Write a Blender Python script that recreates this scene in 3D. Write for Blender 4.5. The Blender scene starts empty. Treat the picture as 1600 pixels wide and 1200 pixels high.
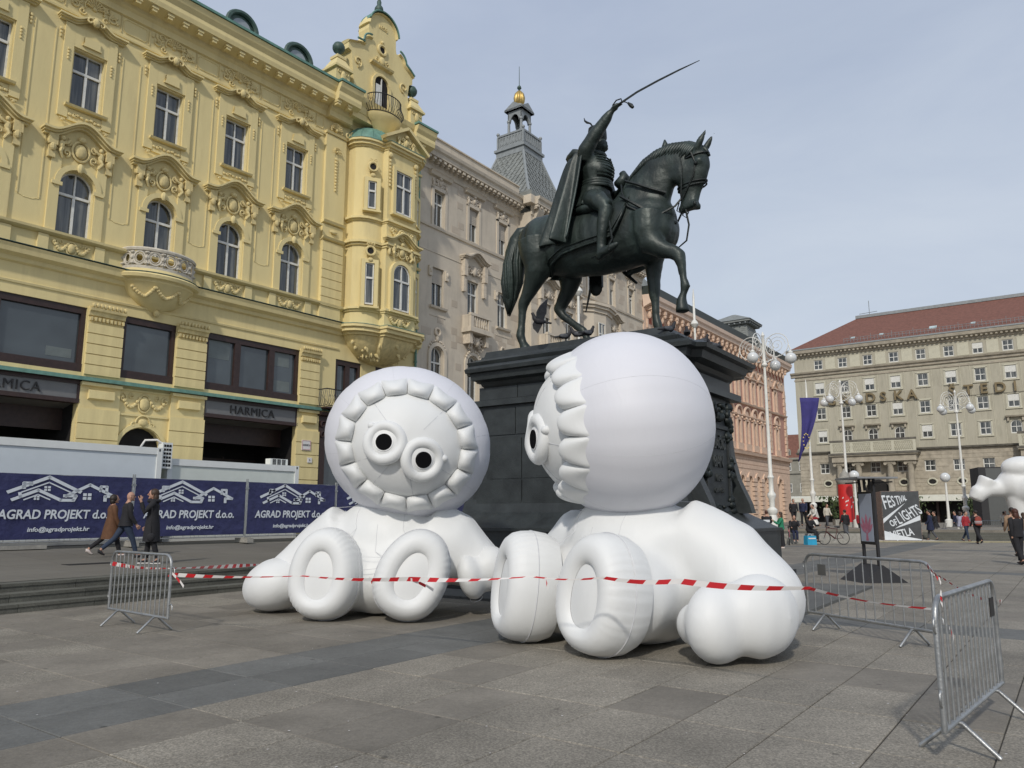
import bpy, bmesh, math, random
import numpy as np
from mathutils import Vector, Matrix, Euler
random.seed(7)
R = math.radians
sc = bpy.context.scene
C = sc.collection
# ------------------------------------------------------------------ camera, sky, sun, exposure
cam = bpy.data.objects.new('camera', bpy.data.cameras.new('camera'))
C.objects.link(cam)
cam.location = (0, 0, 1.6)
cam.rotation_euler = (R(90 + 9.54), 0, 0)
cam.data.sensor_width = 36
cam.data.lens = 27.05
cam.data.clip_end = 2000
cam.data.clip_start = 0.05
sc.camera = cam
SUN = Vector((-0.18, -0.80, 0.62)).normalized()
w = bpy.data.worlds.new('World'); sc.world = w; w.use_nodes = True
nt = w.node_tree; N = nt.nodes; L = nt.links
bg = N['Background']; bg.inputs['Strength'].default_value = 0.115
sky = N.new('ShaderNodeTexSky'); sky.sky_type = 'NISHITA'; sky.sun_disc = False
sky.sun_elevation = math.asin(SUN.z); sky.sun_rotation = math.atan2(SUN.x, SUN.y)
sky.air_density = 1.2; sky.dust_density = 3.0; sky.ozone_density = 1.5
tc = N.new('ShaderNodeTexCoord'); mp = N.new('ShaderNodeMapping'); mp.inputs['Scale'].default_value = (1, 1, 3.2)
nz = N.new('ShaderNodeTexNoise'); nz.inputs['Scale'].default_value = 1.6; nz.inputs['Detail'].default_value = 5; nz.inputs['Roughness'].default_value = .55
cr = N.new('ShaderNodeValToRGB'); cr.color_ramp.elements[0].position = .3; cr.color_ramp.elements[1].position = .72
cr.color_ramp.elements[0].color = (.76, .76, .76, 1); cr.color_ramp.elements[1].color = (.96, .96, .96, 1)
sep = N.new('ShaderNodeSeparateXYZ'); hr = N.new('ShaderNodeValToRGB')
hr.color_ramp.elements[0].position = 0.0; hr.color_ramp.elements[0].color = (.60, .66, .735, 1)
hr.color_ramp.elements[1].position = 0.65; hr.color_ramp.elements[1].color = (.43, .495, .625, 1)
sc10 = N.new('ShaderNodeVectorMath'); sc10.operation = 'SCALE'; sc10.inputs['Scale'].default_value = 9.6
mx = N.new('ShaderNodeMix'); mx.data_type = 'RGBA'
L.new(tc.outputs['Generated'], mp.inputs[0]); L.new(mp.outputs[0], nz.inputs['Vector']); L.new(nz.outputs['Fac'], cr.inputs[0])
L.new(tc.outputs['Generated'], sep.inputs[0]); L.new(sep.outputs['Z'], hr.inputs[0]); L.new(hr.outputs[0], sc10.inputs[0])
cm = N.new('ShaderNodeValToRGB'); cm.color_ramp.elements[0].position = .34; cm.color_ramp.elements[1].position = .66; cm.color_ramp.elements[0].color = (.945, .95, .965, 1); cm.color_ramp.elements[1].color = (1.04, 1.03, 1.01, 1)
nz2 = N.new('ShaderNodeTexNoise'); nz2.inputs['Scale'].default_value = 2.6; nz2.inputs['Detail'].default_value = 7; nz2.inputs['Roughness'].default_value = .6; nz2.inputs['Distortion'].default_value = .5; L.new(mp.outputs[0], nz2.inputs['Vector']); L.new(nz2.outputs['Fac'], cm.inputs[0])
L.new(cr.outputs[0], mx.inputs['Factor']); L.new(sky.outputs[0], mx.inputs['A']); L.new(sc10.outputs[0], mx.inputs['B'])
cmul = N.new('ShaderNodeVectorMath'); cmul.operation = 'MULTIPLY'; L.new(mx.outputs['Result'], cmul.inputs[0]); L.new(cm.outputs[0], cmul.inputs[1]); L.new(cmul.outputs[0], bg.inputs['Color'])
sl = bpy.data.lights.new('sun', 'SUN'); sl.energy = 2.35; sl.angle = R(3); sl.color = (1, .94, .85)
so = bpy.data.objects.new('sun', sl); C.objects.link(so); so.rotation_euler = SUN.to_track_quat('Z', 'Y').to_euler()
so.location = (0, -20, 40)
sc.view_settings.view_transform = 'Standard'; sc.view_settings.look = 'None'
sc.view_settings.exposure = 0; sc.view_settings.gamma = 1; sc.view_settings.use_curve_mapping = False

# ------------------------------------------------------------------ helpers
class MB:
    def __init__(s): s.v = []; s.f = []; s.m = []
    def add(s, vs, fs, mi=0, M=None):
        o = len(s.v)
        if M is not None: vs = [tuple(M @ Vector(p)) for p in vs]
        s.v += [tuple(p) for p in vs]; s.f += [tuple(i + o for i in f) for f in fs]; s.m += [mi] * len(fs)
        return s
    def box(s, x0, x1, y0, y1, z0, z1, mi=0, M=None):
        v = [(x0,y0,z0),(x1,y0,z0),(x1,y1,z0),(x0,y1,z0),(x0,y0,z1),(x1,y0,z1),(x1,y1,z1),(x0,y1,z1)]
        return s.add(v, [(0,3,2,1),(4,5,6,7),(0,1,5,4),(1,2,6,5),(2,3,7,6),(3,0,4,7)], mi, M)
    def bar(s, a, b, w, h=None, mi=0):
        h = h or w; a = Vector(a); b = Vector(b); d = b - a; n = d.length
        q = d.to_track_quat('Z', 'Y').to_matrix().to_4x4()
        return s.box(-w/2, w/2, -h/2, h/2, 0, n, mi, Matrix.Translation(a) @ q)
    def prismz(s, poly, z0, z1, mi=0, M=None, top=None):   # polygon in xy
        n = len(poly); t = top or poly
        v = [(p[0], p[1], z0) for p in poly] + [(p[0], p[1], z1) for p in t]
        f = [tuple(range(n))[::-1], tuple(range(n, 2*n))] + [(i, (i+1) % n, n + (i+1) % n, n + i) for i in range(n)]
        return s.add(v, f, mi, M)
    def prismy(s, poly, y0, y1, mi=0, M=None):   # polygon in xz (ccw seen from -y)
        n = len(poly)
        v = [(p[0], y0, p[1]) for p in poly] + [(p[0], y1, p[1]) for p in poly]
        f = [tuple(range(n)), tuple(range(n, 2*n))[::-1]] + [((i+1) % n, i, n + i, n + (i+1) % n) for i in range(n)]
        return s.add(v, f, mi, M)
    def prof(s, pr, x0, x1, mi=0, M=None, ret=True):      # profile [(y,z)] swept along x, mitred returns at both ends
        n = len(pr)
        yb = max(p[0] for p in pr)
        k = 1 if ret else 0
        v = [(x0 - k*(yb-p[0])*0 , p[0], p[1]) for p in pr] + [(x1, p[0], p[1]) for p in pr]
        f = [tuple(range(n)), tuple(range(n, 2*n))[::-1]] + [((i+1) % n, i, n+i, n+(i+1) % n) for i in range(n)]
        return s.add(v, f, mi, M)
    def lathe(s, pr, n=16, mi=0, M=None, sq=(1, 1)):       # [(r,z)]
        v = []; f = []
        for r, z in pr:
            for i in range(n):
                a = 2*math.pi*i/n; v.append((r*math.cos(a)*sq[0], r*math.sin(a)*sq[1], z))
        for j in range(len(pr)-1):
            for i in range(n):
                f.append((j*n+i, j*n+(i+1) % n, (j+1)*n+(i+1) % n, (j+1)*n+i))
        f.append(tuple(range(n))[::-1]); f.append(tuple(range((len(pr)-1)*n, len(pr)*n)))
        return s.add(v, f, mi, M)
    def ell(s, c, r, n=12, m=8, mi=0, rot=None):
        if not hasattr(r, '__len__'): r = (r, r, r)
        pr = [(math.sin(math.pi*j/m), -math.cos(math.pi*j/m)) for j in range(1, m)]
        v = [(p[0]*math.cos(2*math.pi*i/n), p[0]*math.sin(2*math.pi*i/n), p[1]) for p in pr for i in range(n)]
        f = [(j*n+i, j*n+(i+1) % n, (j+1)*n+(i+1) % n, (j+1)*n+i) for j in range(m-2) for i in range(n)]
        a = len(v); v += [(0, 0, -1), (0, 0, 1)]
        f += [((i+1) % n, i, a) for i in range(n)] + [((m-2)*n+i, (m-2)*n+(i+1) % n, a+1) for i in range(n)]
        M = Matrix.Translation(c) @ (rot.to_matrix().to_4x4() if rot else Matrix.Identity(4)) @ Matrix.Diagonal((r[0], r[1], r[2], 1))
        return s.add(v, f, mi, M)
    def tube(s, pts, r, n=6, mi=0, closed=False, up=(0, 0, 1), e=1.0):   # r number, list, or list of (in-plane, up) radii
        P = [Vector(p) for p in pts]; K = len(P); v = []; f = []
        rr = r if hasattr(r, '__len__') else [r]*K
        U = Vector(up); prev = None
        for k, p in enumerate(P):
            if closed: t = P[(k+1) % K] - P[k-1]
            else: t = P[min(k+1, K-1)] - P[max(k-1, 0)]
            t = t.normalized() if t.length > 1e-9 else Vector((0, 0, 1))
            if prev is None:
                a = t.cross(U)
                if a.length < .05: a = t.cross(Vector((0, 1, 0)) if abs(t.y) < .9 else Vector((1, 0, 0)))
                a.normalize()
            else:
                a = prev - t*prev.dot(t); a.normalize()
            prev = a; b = t.cross(a)
            q = rr[k]; ra, rb = (q if hasattr(q, '__len__') else (q, q*e))
            for i in range(n):
                g = 2*math.pi*i/n; v.append(tuple(p + a*math.cos(g)*ra + b*math.sin(g)*rb))
        for k in range(K if closed else K-1):
            for i in range(n):
                k2 = (k+1) % K
                f.append((k*n+i, k*n+(i+1) % n, k2*n+(i+1) % n, k2*n+i))
        if not closed: f.append(tuple(range(n))[::-1]); f.append(tuple(range((K-1)*n, K*n)))
        return s.add(v, f, mi)
    def grid(s, rows, mi=0, closed=False):
        n = len(rows[0]); v = [p for r_ in rows for p in r_]
        f = []
        for j in range(len(rows)-1):
            for i in range(n if closed else n-1):
                f.append((j*n+i, j*n+(i+1) % n, (j+1)*n+(i+1) % n, (j+1)*n+i))
        return s.add(v, f, mi)
    def mesh(s, name, mats, smooth=False, fix=True):
        me = bpy.data.meshes.new(name); me.from_pydata(s.v, [], s.f)
        for m in (mats if isinstance(mats, (list, tuple)) else [mats]): me.materials.append(m)
        if any(s.m): me.polygons.foreach_set('material_index', s.m)
        if fix:
            bm = bmesh.new(); bm.from_mesh(me); bmesh.ops.recalc_face_normals(bm, faces=bm.faces); bm.to_mesh(me); bm.free()
        if smooth:
            me.polygons.foreach_set('use_smooth', [True]*len(me.polygons))
            if smooth is not True: me.set_sharp_from_angle(angle=R(smooth))
        me.update(); return me
def ob(name, me, parent=None, loc=(0,0,0), rot=(0,0,0), scale=None):
    o = bpy.data.objects.new(name, me); C.objects.link(o)
    o.parent = parent; o.location = loc; o.rotation_euler = rot
    if scale: o.scale = scale if hasattr(scale, '__len__') else (scale,)*3
    return o
def B(name, mb, mats, parent=None, loc=(0,0,0), rot=(0,0,0), smooth=False, fix=True):
    return ob(name, mb.mesh(name, mats, smooth, fix), parent, loc, rot)
def BI(name, mb, mats, parent=None, **k):
    n = len(mb.v); g = list(range(n))
    def find(a):
        while g[a] != a: g[a] = g[g[a]]; a = g[a]
        return a
    for f in mb.f:
        r0 = find(f[0])
        for i in f[1:]: g[find(i)] = r0
    gr = {}
    for f, m in zip(mb.f, mb.m): gr.setdefault(find(f[0]), []).append((f, m))
    out = []
    for fs in gr.values():
        ids = sorted({i for f, _ in fs for i in f}); mp_ = {a: b for b, a in enumerate(ids)}; q = MB(); q.v = [mb.v[i] for i in ids]; q.f = [tuple(mp_[i] for i in f) for f, _ in fs]; q.m = [m for _, m in fs]
        out.append(B(name, q, mats, parent, **k))
    return out
def tag(o, label=None, cat=None, group=None, kind=None):
    if label: o['label'] = label
    if cat: o['category'] = cat
    if group: o['group'] = group
    if kind: o['kind'] = kind
    return o
def empty(name, loc=(0,0,0), rz=0, label=None, cat=None, group=None, scale=1):
    o = bpy.data.objects.new(name, None); C.objects.link(o); o.empty_display_size = .2
    o.location = loc; o.rotation_euler = (0, 0, rz); o.scale = (scale,)*3
    return tag(o, label, cat, group)
def dup(o, loc=None, rz=None, label=None, group=None, parent=None):
    c = o.copy(); C.objects.link(c)
    if parent is not None: c.parent = parent
    if loc is not None: c.location = loc
    if rz is not None: c.rotation_euler = (0, 0, rz)
    if label: c['label'] = label
    if group: c['group'] = group
    for ch in list(o.children): dup(ch, parent=c)
    return c
def evalmesh(o, name):
    dg = bpy.context.evaluated_depsgraph_get()
    me = bpy.data.meshes.new_from_object(o.evaluated_get(dg)); me.name = name
    return me
def blob(name, mb, mat, vox, smooth_it=6, parent=None, loc=(0,0,0), rot=(0,0,0), deform=None, sm=.6):
    t = bpy.data.objects.new('tmp', mb.mesh('tmp', mat, False)); C.objects.link(t)
    m = t.modifiers.new('r', 'REMESH'); m.mode = 'VOXEL'; m.voxel_size = vox; m.use_smooth_shade = True
    if smooth_it:
        m = t.modifiers.new('s', 'SMOOTH'); m.iterations = smooth_it; m.factor = sm
    me = evalmesh(t, name); bpy.data.objects.remove(t)
    me.materials.clear(); me.materials.append(mat)
    me.polygons.foreach_set('use_smooth', [True]*len(me.polygons)); me.polygons.foreach_set('material_index', [0]*len(me.polygons))
    if deform: deform(me)
    me.update()
    return ob(name, me, parent, loc, rot)
TXT = {}
def text(s, size, mat, parent=None, loc=(0,0,0), rot=(R(90),0,0), ext=.004, shear=0, xs=1.0, name='lettering', bold=0, align='CENTER', sp=1.0):
    k = (s, size, ext, shear, mat.name, bold, align, sp)
    if k not in TXT:
        cu = bpy.data.curves.new('t', 'FONT'); cu.body = s; cu.size = size; cu.extrude = ext; cu.shear = shear; cu.offset = bold
        cu.align_x = align; cu.align_y = 'CENTER'; cu.space_character = sp; cu.resolution_u = 3
        t = bpy.data.objects.new('t', cu); C.objects.link(t); me = evalmesh(t, name); bpy.data.objects.remove(t)
        me.materials.clear(); me.materials.append(mat); TXT[k] = me
    return ob(name, TXT[k], parent, loc, rot, (xs, 1, 1))
def arc(cx, cz, r, a0, a1, n, rz=None):
    rz = rz or r
    return [(cx + r*math.cos(R(a0+(a1-a0)*i/n)), cz + rz*math.sin(R(a0+(a1-a0)*i/n))) for i in range(n+1)]

# ------------------------------------------------------------------ materials
MATS = {}
def mat(name, col, rough=.7, var=.12, scale=3.0, bump=0.0, bscale=40, metal=0, spec=.5, col2=None, detail=6, streak=False, rnd=0, coat=0, coord='Object', dist=.02, dirt=0, dcol=(.16, .14, .11)):
    if name in MATS: return MATS[name]
    m = bpy.data.materials.new(name); m.use_nodes = True; n = m.node_tree.nodes; l = m.node_tree.links
    b = n['Principled BSDF']; b.inputs['Roughness'].default_value = rough; b.inputs['Metallic'].default_value = metal
    b.inputs['Specular IOR Level'].default_value = spec; b.inputs['Coat Weight'].default_value = coat
    t = n.new('ShaderNodeTexCoord'); g = n.new('ShaderNodeTexNoise'); g.inputs['Scale'].default_value = scale; g.inputs['Detail'].default_value = detail
    g.inputs['Roughness'].default_value = .62
    src = t.outputs[coord]
    if streak:
        mp = n.new('ShaderNodeMapping'); mp.inputs['Scale'].default_value = (1, 1, .22); l.new(src, mp.inputs[0]); l.new(mp.outputs[0], g.inputs['Vector'])
    else: l.new(src, g.inputs['Vector'])
    r = n.new('ShaderNodeValToRGB'); r.color_ramp.elements[0].position = .32; r.color_ramp.elements[1].position = .68
    c2 = col2 or tuple(c*(1+var) for c in col); c1 = tuple(c*(1-var) for c in col) if not col2 else col
    r.color_ramp.elements[0].color = (*c1, 1); r.color_ramp.elements[1].color = (*c2, 1)
    l.new(g.outputs['Fac'], r.inputs[0]); out = r.outputs[0]
    if rnd:
        oi = n.new('ShaderNodeObjectInfo'); mr = n.new('ShaderNodeMapRange'); mr.inputs[3].default_value = 1-rnd; mr.inputs[4].default_value = 1+rnd
        l.new(oi.outputs['Random'], mr.inputs[0]); vm = n.new('ShaderNodeVectorMath'); vm.operation = 'SCALE'
        l.new(out, vm.inputs[0]); l.new(mr.outputs[0], vm.inputs['Scale']); out = vm.outputs[0]
    if dirt:
        g3 = n.new('ShaderNodeTexNoise'); g3.inputs['Scale'].default_value = .9; g3.inputs['Detail'].default_value = 8; g3.inputs['Roughness'].default_value = .72
        mp3 = n.new('ShaderNodeMapping'); mp3.inputs['Scale'].default_value = (1.6, 1.6, .28); l.new(src, mp3.inputs[0]); l.new(mp3.outputs[0], g3.inputs['Vector'])
        mr3 = n.new('ShaderNodeMapRange'); mr3.inputs[1].default_value = .50; mr3.inputs[2].default_value = .78; mr3.inputs[3].default_value = 0; mr3.inputs[4].default_value = dirt
        l.new(g3.outputs['Fac'], mr3.inputs[0]); mx3 = n.new('ShaderNodeMix'); mx3.data_type = 'RGBA'; l.new(mr3.outputs[0], mx3.inputs['Factor']); l.new(out, mx3.inputs['A']); mx3.inputs['B'].default_value = (*dcol, 1); out = mx3.outputs['Result']
    l.new(out, b.inputs['Base Color'])
    if bump:
        g2 = n.new('ShaderNodeTexNoise'); g2.inputs['Scale'].default_value = bscale; g2.inputs['Detail'].default_value = 4
        l.new(src, g2.inputs['Vector']); bp = n.new('ShaderNodeBump'); bp.inputs['Strength'].default_value = bump; bp.inputs['Distance'].default_value = dist
        l.new(g2.outputs['Fac'], bp.inputs['Height']); l.new(bp.outputs[0], b.inputs['Normal'])
    MATS[name] = m; return m
Myel = mat('yellow_plaster', (.71, .595, .30), .85, .07, .9, .25, 30, streak=True, dirt=.5, dcol=(.46, .37, .19))
Myor = mat('yellow_stucco', (.68, .56, .275), .85, .16, 5, .5, 14, dirt=.6, dcol=(.36, .28, .14))
Mlight = mat('pale_stucco', (.52, .48, .40), .85, .2, 4, .4, 20)
Mwhite = mat('old_white_paint', (.66, .66, .62), .6, .12, 7)
Mglass = mat('window_glass', (.028, .034, .038), .12, .35, .9, rnd=.55, spec=.9, detail=2)
def glassmat(name, dark, pale, amt):
    m = bpy.data.materials.new(name); m.use_nodes = True; n = m.node_tree.nodes; l = m.node_tree.links; b = n['Principled BSDF']
    b.inputs['Roughness'].default_value = .09; b.inputs['Specular IOR Level'].default_value = .9
    t = n.new('ShaderNodeTexCoord'); oi = n.new('ShaderNodeObjectInfo'); ml = n.new('ShaderNodeMath'); ml.operation = 'MULTIPLY'; ml.inputs[1].default_value = 61.0; l.new(oi.outputs['Random'], ml.inputs[0])
    ad = n.new('ShaderNodeVectorMath'); ad.operation = 'ADD'; l.new(t.outputs['Object'], ad.inputs[0]); l.new(ml.outputs[0], ad.inputs[1])
    mp = n.new('ShaderNodeMapping'); mp.inputs['Scale'].default_value = (5.5, .0, .35); l.new(ad.outputs[0], mp.inputs[0])
    g = n.new('ShaderNodeTexNoise'); g.inputs['Scale'].default_value = 1.0; g.inputs['Detail'].default_value = 3; l.new(mp.outputs[0], g.inputs['Vector'])
    r = n.new('ShaderNodeMapRange'); r.inputs[1].default_value = .42; r.inputs[2].default_value = .66; l.new(g.outputs['Fac'], r.inputs[0])
    k = n.new('ShaderNodeMath'); k.operation = 'MULTIPLY'; k.inputs[1].default_value = amt; l.new(r.outputs[0], k.inputs[0])
    g2 = n.new('ShaderNodeTexNoise'); g2.inputs['Scale'].default_value = .7; l.new(ad.outputs[0], g2.inputs['Vector'])
    bp = n.new('ShaderNodeBump'); bp.inputs['Strength'].default_value = .12; bp.inputs['Distance'].default_value = .05; l.new(g2.outputs['Fac'], bp.inputs['Height']); l.new(bp.outputs[0], b.inputs['Normal'])
    mx_ = n.new('ShaderNodeMix'); mx_.data_type = 'RGBA'; l.new(k.outputs[0], mx_.inputs['Factor']); mx_.inputs['A'].default_value = (*dark, 1); mx_.inputs['B'].default_value = (*pale, 1); l.new(mx_.outputs['Result'], b.inputs['Base Color']); return m
Mglass = glassmat('window_glass_curtained', (.022, .028, .032), (.17, .175, .165), .8)
Mshopg = mat('shop_glass', (.05, .062, .068), .1, .3, .5, rnd=.25, spec=.9, detail=2)
Mblind = mat('roller_blind', (.42, .38, .32), .7, .08, 3, .3, 8)
Mdwood = mat('dark_red_wood', (.035, .018, .015), .5, .25, 6)
Mgreen = mat('green_copper', (.12, .245, .20), .6, .25, 3)
Mgreen2 = mat('dark_copper', (.05, .09, .075), .55, .3, 5)
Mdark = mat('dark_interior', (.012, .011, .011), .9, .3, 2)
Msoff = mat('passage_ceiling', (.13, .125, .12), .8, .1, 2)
Msign = mat('grey_sign_board', (.155, .155, .155), .5, .06, 2)
Mletd = mat('dark_letters', (.018, .016, .015), .4, .1, 2)
Miron = mat('wrought_iron', (.02, .02, .02), .5, .2, 5)
Mbeige = mat('beige_stone', (.56, .495, .40), .85, .07, 1.2, .2, 25, rnd=.03, dirt=.5, dcol=(.25, .22, .18))
Mbeige2 = mat('beige_stone_dark', (.46, .395, .315), .85, .07, 1.2, .2, 25, rnd=.05)
Mbeor = mat('beige_carving', (.55, .48, .385), .85, .16, 5, .5, 14)
Mslate = mat('slate_roof', (.20, .212, .20), .6, .22, 2.2, .3, 10)
Mzinc = mat('zinc_grey', (.24, .26, .265), .55, .15, 3)
Mgold = mat('gilded_metal', (.50, .36, .13), .42, .15, 6, metal=.9)
Mpink = mat('salmon_plaster', (.64,.42,.33), .85, .08, 1, .2, 20)
Mpinks = mat('salmon_stone', (.64, .47, .355), .85, .12, 2.5, .3, 16)
Mpinkd = mat('salmon_dark_field', (.46, .26, .205), .85, .1, 2)
Mtile = mat('red_roof_tiles', (.165, .072, .052), .8, .2, 2.5, .5, 14)
Mbank = mat('olive_plaster', (.405, .38, .30), .85, .09, .7, .2, 12, streak=True, dirt=.6, dcol=(.17, .16, .11))
Mbankl = mat('bank_trim', (.50, .48, .38), .85, .09, 1.5)
Mbankd = mat('bank_stone', (.37, .33, .26), .85, .22, 1.1, .4, 8)
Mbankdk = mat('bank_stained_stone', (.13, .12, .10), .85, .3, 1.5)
Mblk = mat('black_granite', (.026, .031, .032), .42, .35, 3, .25, 60, spec=.5)
Mblk2 = mat('black_granite_rough', (.02, .024, .025), .55, .35, 5, .35, 50)
Mbrz = mat('bronze_patina', (.010, .016, .0145), .48, .4, 2.2, .6, 9, metal=.25, spec=.6, col2=(.030, .044, .038), streak=True, dirt=.55, dcol=(.085, .13, .115))
Mbrz2 = mat('bronze_dark', (.011, .016, .015), .5, .3, 3, .5, 25, metal=.25)
Msteel = mat('galvanised_steel', (.36, .37, .37), .42, .22, 7, .15, 60, metal=.75)
Mpost = mat('white_post_paint', (.68, .68, .64), .5, .08, 3)
Mglobe = mat('frosted_globe', (.62, .64, .64), .2, .06, 2, coat=.4)
Mnavy = mat('navy_tarpaulin', (.026, .029, .095), .55, .18, 2.5, .8, 3.5, dist=.06)
Mprint = mat('white_print', (.62, .66, .70), .6, .05, 3)
Mcontw = mat('container_panel', (.60, .65, .68), .5, .04, 1.5)
Mcontf = mat('container_frame', (.70, .72, .70), .5, .05, 2)
Mcontg = mat('container_green_panel', (.62,.66,.61), .5, .05, 1.5)
Mred = mat('red_plastic', (.50, .012, .018), .5, .08, 3)
Mtapew = mat('white_plastic', (.68, .66, .64), .5, .05, 3)
Mskin = mat('skin', (.42, .24, .17), .6, .08, 8)
Mconc = mat('concrete_block', (.30, .29, .26), .9, .2, 6, .3, 30)
Mblack = mat('black_cloth', (.012, .012, .014), .85, .3, 8, .3, 30)
Mpupil = mat('black_disc', (.006, .006, .007), .95, .1, 3, spec=.05)
MwhiteP = mat('white_disc', (.8, .8, .8), .4, .02, 3)

def nylon(nm='white_inflated_nylon', ca=(.66, .672, .668), cb=(.71, .72, .715)):
    m = bpy.data.materials.new(nm); m.use_nodes = True; n = m.node_tree.nodes; l = m.node_tree.links
    b = n['Principled BSDF']; b.inputs['Roughness'].default_value = .52; b.inputs['Specular IOR Level'].default_value = .35
    b.inputs['Sheen Weight'].default_value = .15
    t = n.new('ShaderNodeTexCoord'); g = n.new('ShaderNodeTexNoise'); g.inputs['Scale'].default_value = 1.1; g.inputs['Detail'].default_value = 5
    r = n.new('ShaderNodeValToRGB'); r.color_ramp.elements[0].color = (*ca, 1); r.color_ramp.elements[1].color = (*cb, 1)
    l.new(t.outputs['Object'], g.inputs['Vector']); l.new(g.outputs['Fac'], r.inputs[0]); l.new(r.outputs[0], b.inputs['Base Color'])
    g2 = n.new('ShaderNodeTexNoise'); g2.inputs['Scale'].default_value = 3.2; g2.inputs['Detail'].default_value = 2; g2.inputs['Distortion'].default_value = 1.2
    mp = n.new('ShaderNodeMapping'); mp.inputs['Scale'].default_value = (2.2, 2.2, .7)
    l.new(t.outputs['Object'], mp.inputs[0]); l.new(mp.outputs[0], g2.inputs['Vector'])
    bp = n.new('ShaderNodeBump'); bp.inputs['Strength'].default_value = .10; bp.inputs['Distance'].default_value = .03
    l.new(g2.outputs['Fac'], bp.inputs['Height']); l.new(bp.outputs[0], b.inputs['Normal'])
    return m
Mnyl = nylon()
Mhood = nylon('sky_tinted_hood_nylon', (.625, .63, .672), (.67, .675, .715))  # lavender of the reflected sky put into the hood's base colour
Mseam = mat('nylon_seam', (.53, .54, .56), .5, .05, 5)

def stone(name, c, speck, rough=.75):
    m = bpy.data.materials.new(name); m.use_nodes = True; n = m.node_tree.nodes; l = m.node_tree.links
    b = n['Principled BSDF']; b.inputs['Roughness'].default_value = rough; b.inputs['Specular IOR Level'].default_value = .35
    t = n.new('ShaderNodeTexCoord')
    g = n.new('ShaderNodeTexNoise'); g.inputs['Scale'].default_value = 1.3; g.inputs['Detail'].default_value = 7; g.inputs['Roughness'].default_value = .65
    s = n.new('ShaderNodeTexNoise'); s.inputs['Scale'].default_value = 55; s.inputs['Detail'].default_value = 2; s.inputs['Distortion'].default_value = .8
    s2 = n.new('ShaderNodeTexNoise'); s2.inputs['Scale'].default_value = 17; s2.inputs['Detail'].default_value = 3
    geo = n.new('ShaderNodeNewGeometry')
    for q in (g, s, s2): l.new(geo.outputs['Position'], q.inputs['Vector'])
    st = n.new('ShaderNodeTexNoise'); st.inputs['Scale'].default_value = .42; st.inputs['Detail'].default_value = 9; st.inputs['Roughness'].default_value = .7; l.new(geo.outputs['Position'], st.inputs['Vector'])
    vo = n.new('ShaderNodeTexVoronoi'); vo.inputs['Scale'].default_value = 2.3; l.new(geo.outputs['Position'], vo.inputs['Vector'])
    r = n.new('ShaderNodeValToRGB'); r.color_ramp.elements[0].position = .25; r.color_ramp.elements[1].position = .75
    r.color_ramp.elements[0].color = (*[x*.78 for x in c], 1); r.color_ramp.elements[1].color = (*[x*1.18 for x in c], 1)
    l.new(g.outputs['Fac'], r.inputs[0])
    r2 = n.new('ShaderNodeValToRGB'); r2.color_ramp.elements[0].position = .40; r2.color_ramp.elements[1].position = .64
    r2.color_ramp.elements[0].color = (*[1-speck*.55]*3, 1); r2.color_ramp.elements[1].color = (*[1+speck]*3, 1)
    l.new(s.outputs['Fac'], r2.inputs[0])
    mu = n.new('ShaderNodeVectorMath'); mu.operation = 'MULTIPLY'; l.new(r.outputs[0], mu.inputs[0]); l.new(r2.outputs[0], mu.inputs[1])
    oi = n.new('ShaderNodeObjectInfo'); mr = n.new('ShaderNodeMapRange'); mr.inputs[3].default_value = .88; mr.inputs[4].default_value = 1.12
    l.new(oi.outputs['Random'], mr.inputs[0])
    r3 = n.new('ShaderNodeMapRange'); r3.inputs[1].default_value = .3; r3.inputs[2].default_value = .7; r3.inputs[3].default_value = .9; r3.inputs[4].default_value = 1.08
    l.new(s2.outputs['Fac'], r3.inputs[0])
    mm = n.new('ShaderNodeMath'); mm.operation = 'MULTIPLY'; l.new(mr.outputs[0], mm.inputs[0]); l.new(r3.outputs[0], mm.inputs[1])
    r4 = n.new('ShaderNodeMapRange'); r4.inputs[1].default_value = .36; r4.inputs[2].default_value = .66; r4.inputs[3].default_value = .80; r4.inputs[4].default_value = 1.10; l.new(st.outputs['Fac'], r4.inputs[0])
    r5 = n.new('ShaderNodeMapRange'); r5.inputs[1].default_value = .045; r5.inputs[2].default_value = .075; r5.inputs[3].default_value = .55; r5.inputs[4].default_value = 1.0; l.new(vo.outputs['Distance'], r5.inputs[0])
    m5 = n.new('ShaderNodeMath'); m5.operation = 'MULTIPLY'; l.new(r4.outputs[0], m5.inputs[0]); l.new(r5.outputs[0], m5.inputs[1]); m6 = n.new('ShaderNodeMath'); m6.operation = 'MULTIPLY'; l.new(m5.outputs[0], m6.inputs[0]); l.new(mm.outputs[0], m6.inputs[1])
    vs = n.new('ShaderNodeVectorMath'); vs.operation = 'SCALE'; l.new(mu.outputs[0], vs.inputs[0]); l.new(m6.outputs[0], vs.inputs['Scale'])
    l.new(vs.outputs[0], b.inputs['Base Color'])
    bp = n.new('ShaderNodeBump'); bp.inputs['Strength'].default_value = .3; bp.inputs['Distance'].default_value = .004
    l.new(s.outputs['Fac'], bp.inputs['Height']); l.new(bp.outputs[0], b.inputs['Normal'])
    MATS[name] = m; return m
Mslab = stone('speckled_granite', (.222, .203, .168), .42)
Mslab2 = stone('smooth_brown_stone', (.20, .182, .152), .14)
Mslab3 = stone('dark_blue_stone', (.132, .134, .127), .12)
Mjoint = mat('joint_sand', (.045, .042, .036), .95, .3, 20)
Mstep = stone('step_stone', (.115, .115, .098), .2)
Mcurb = mat('yellow_curb', (.33, .29, .17), .9, .2, 5)

def along(yaw): a = R(yaw); return Vector((math.sin(a), math.cos(a), 0))
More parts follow.
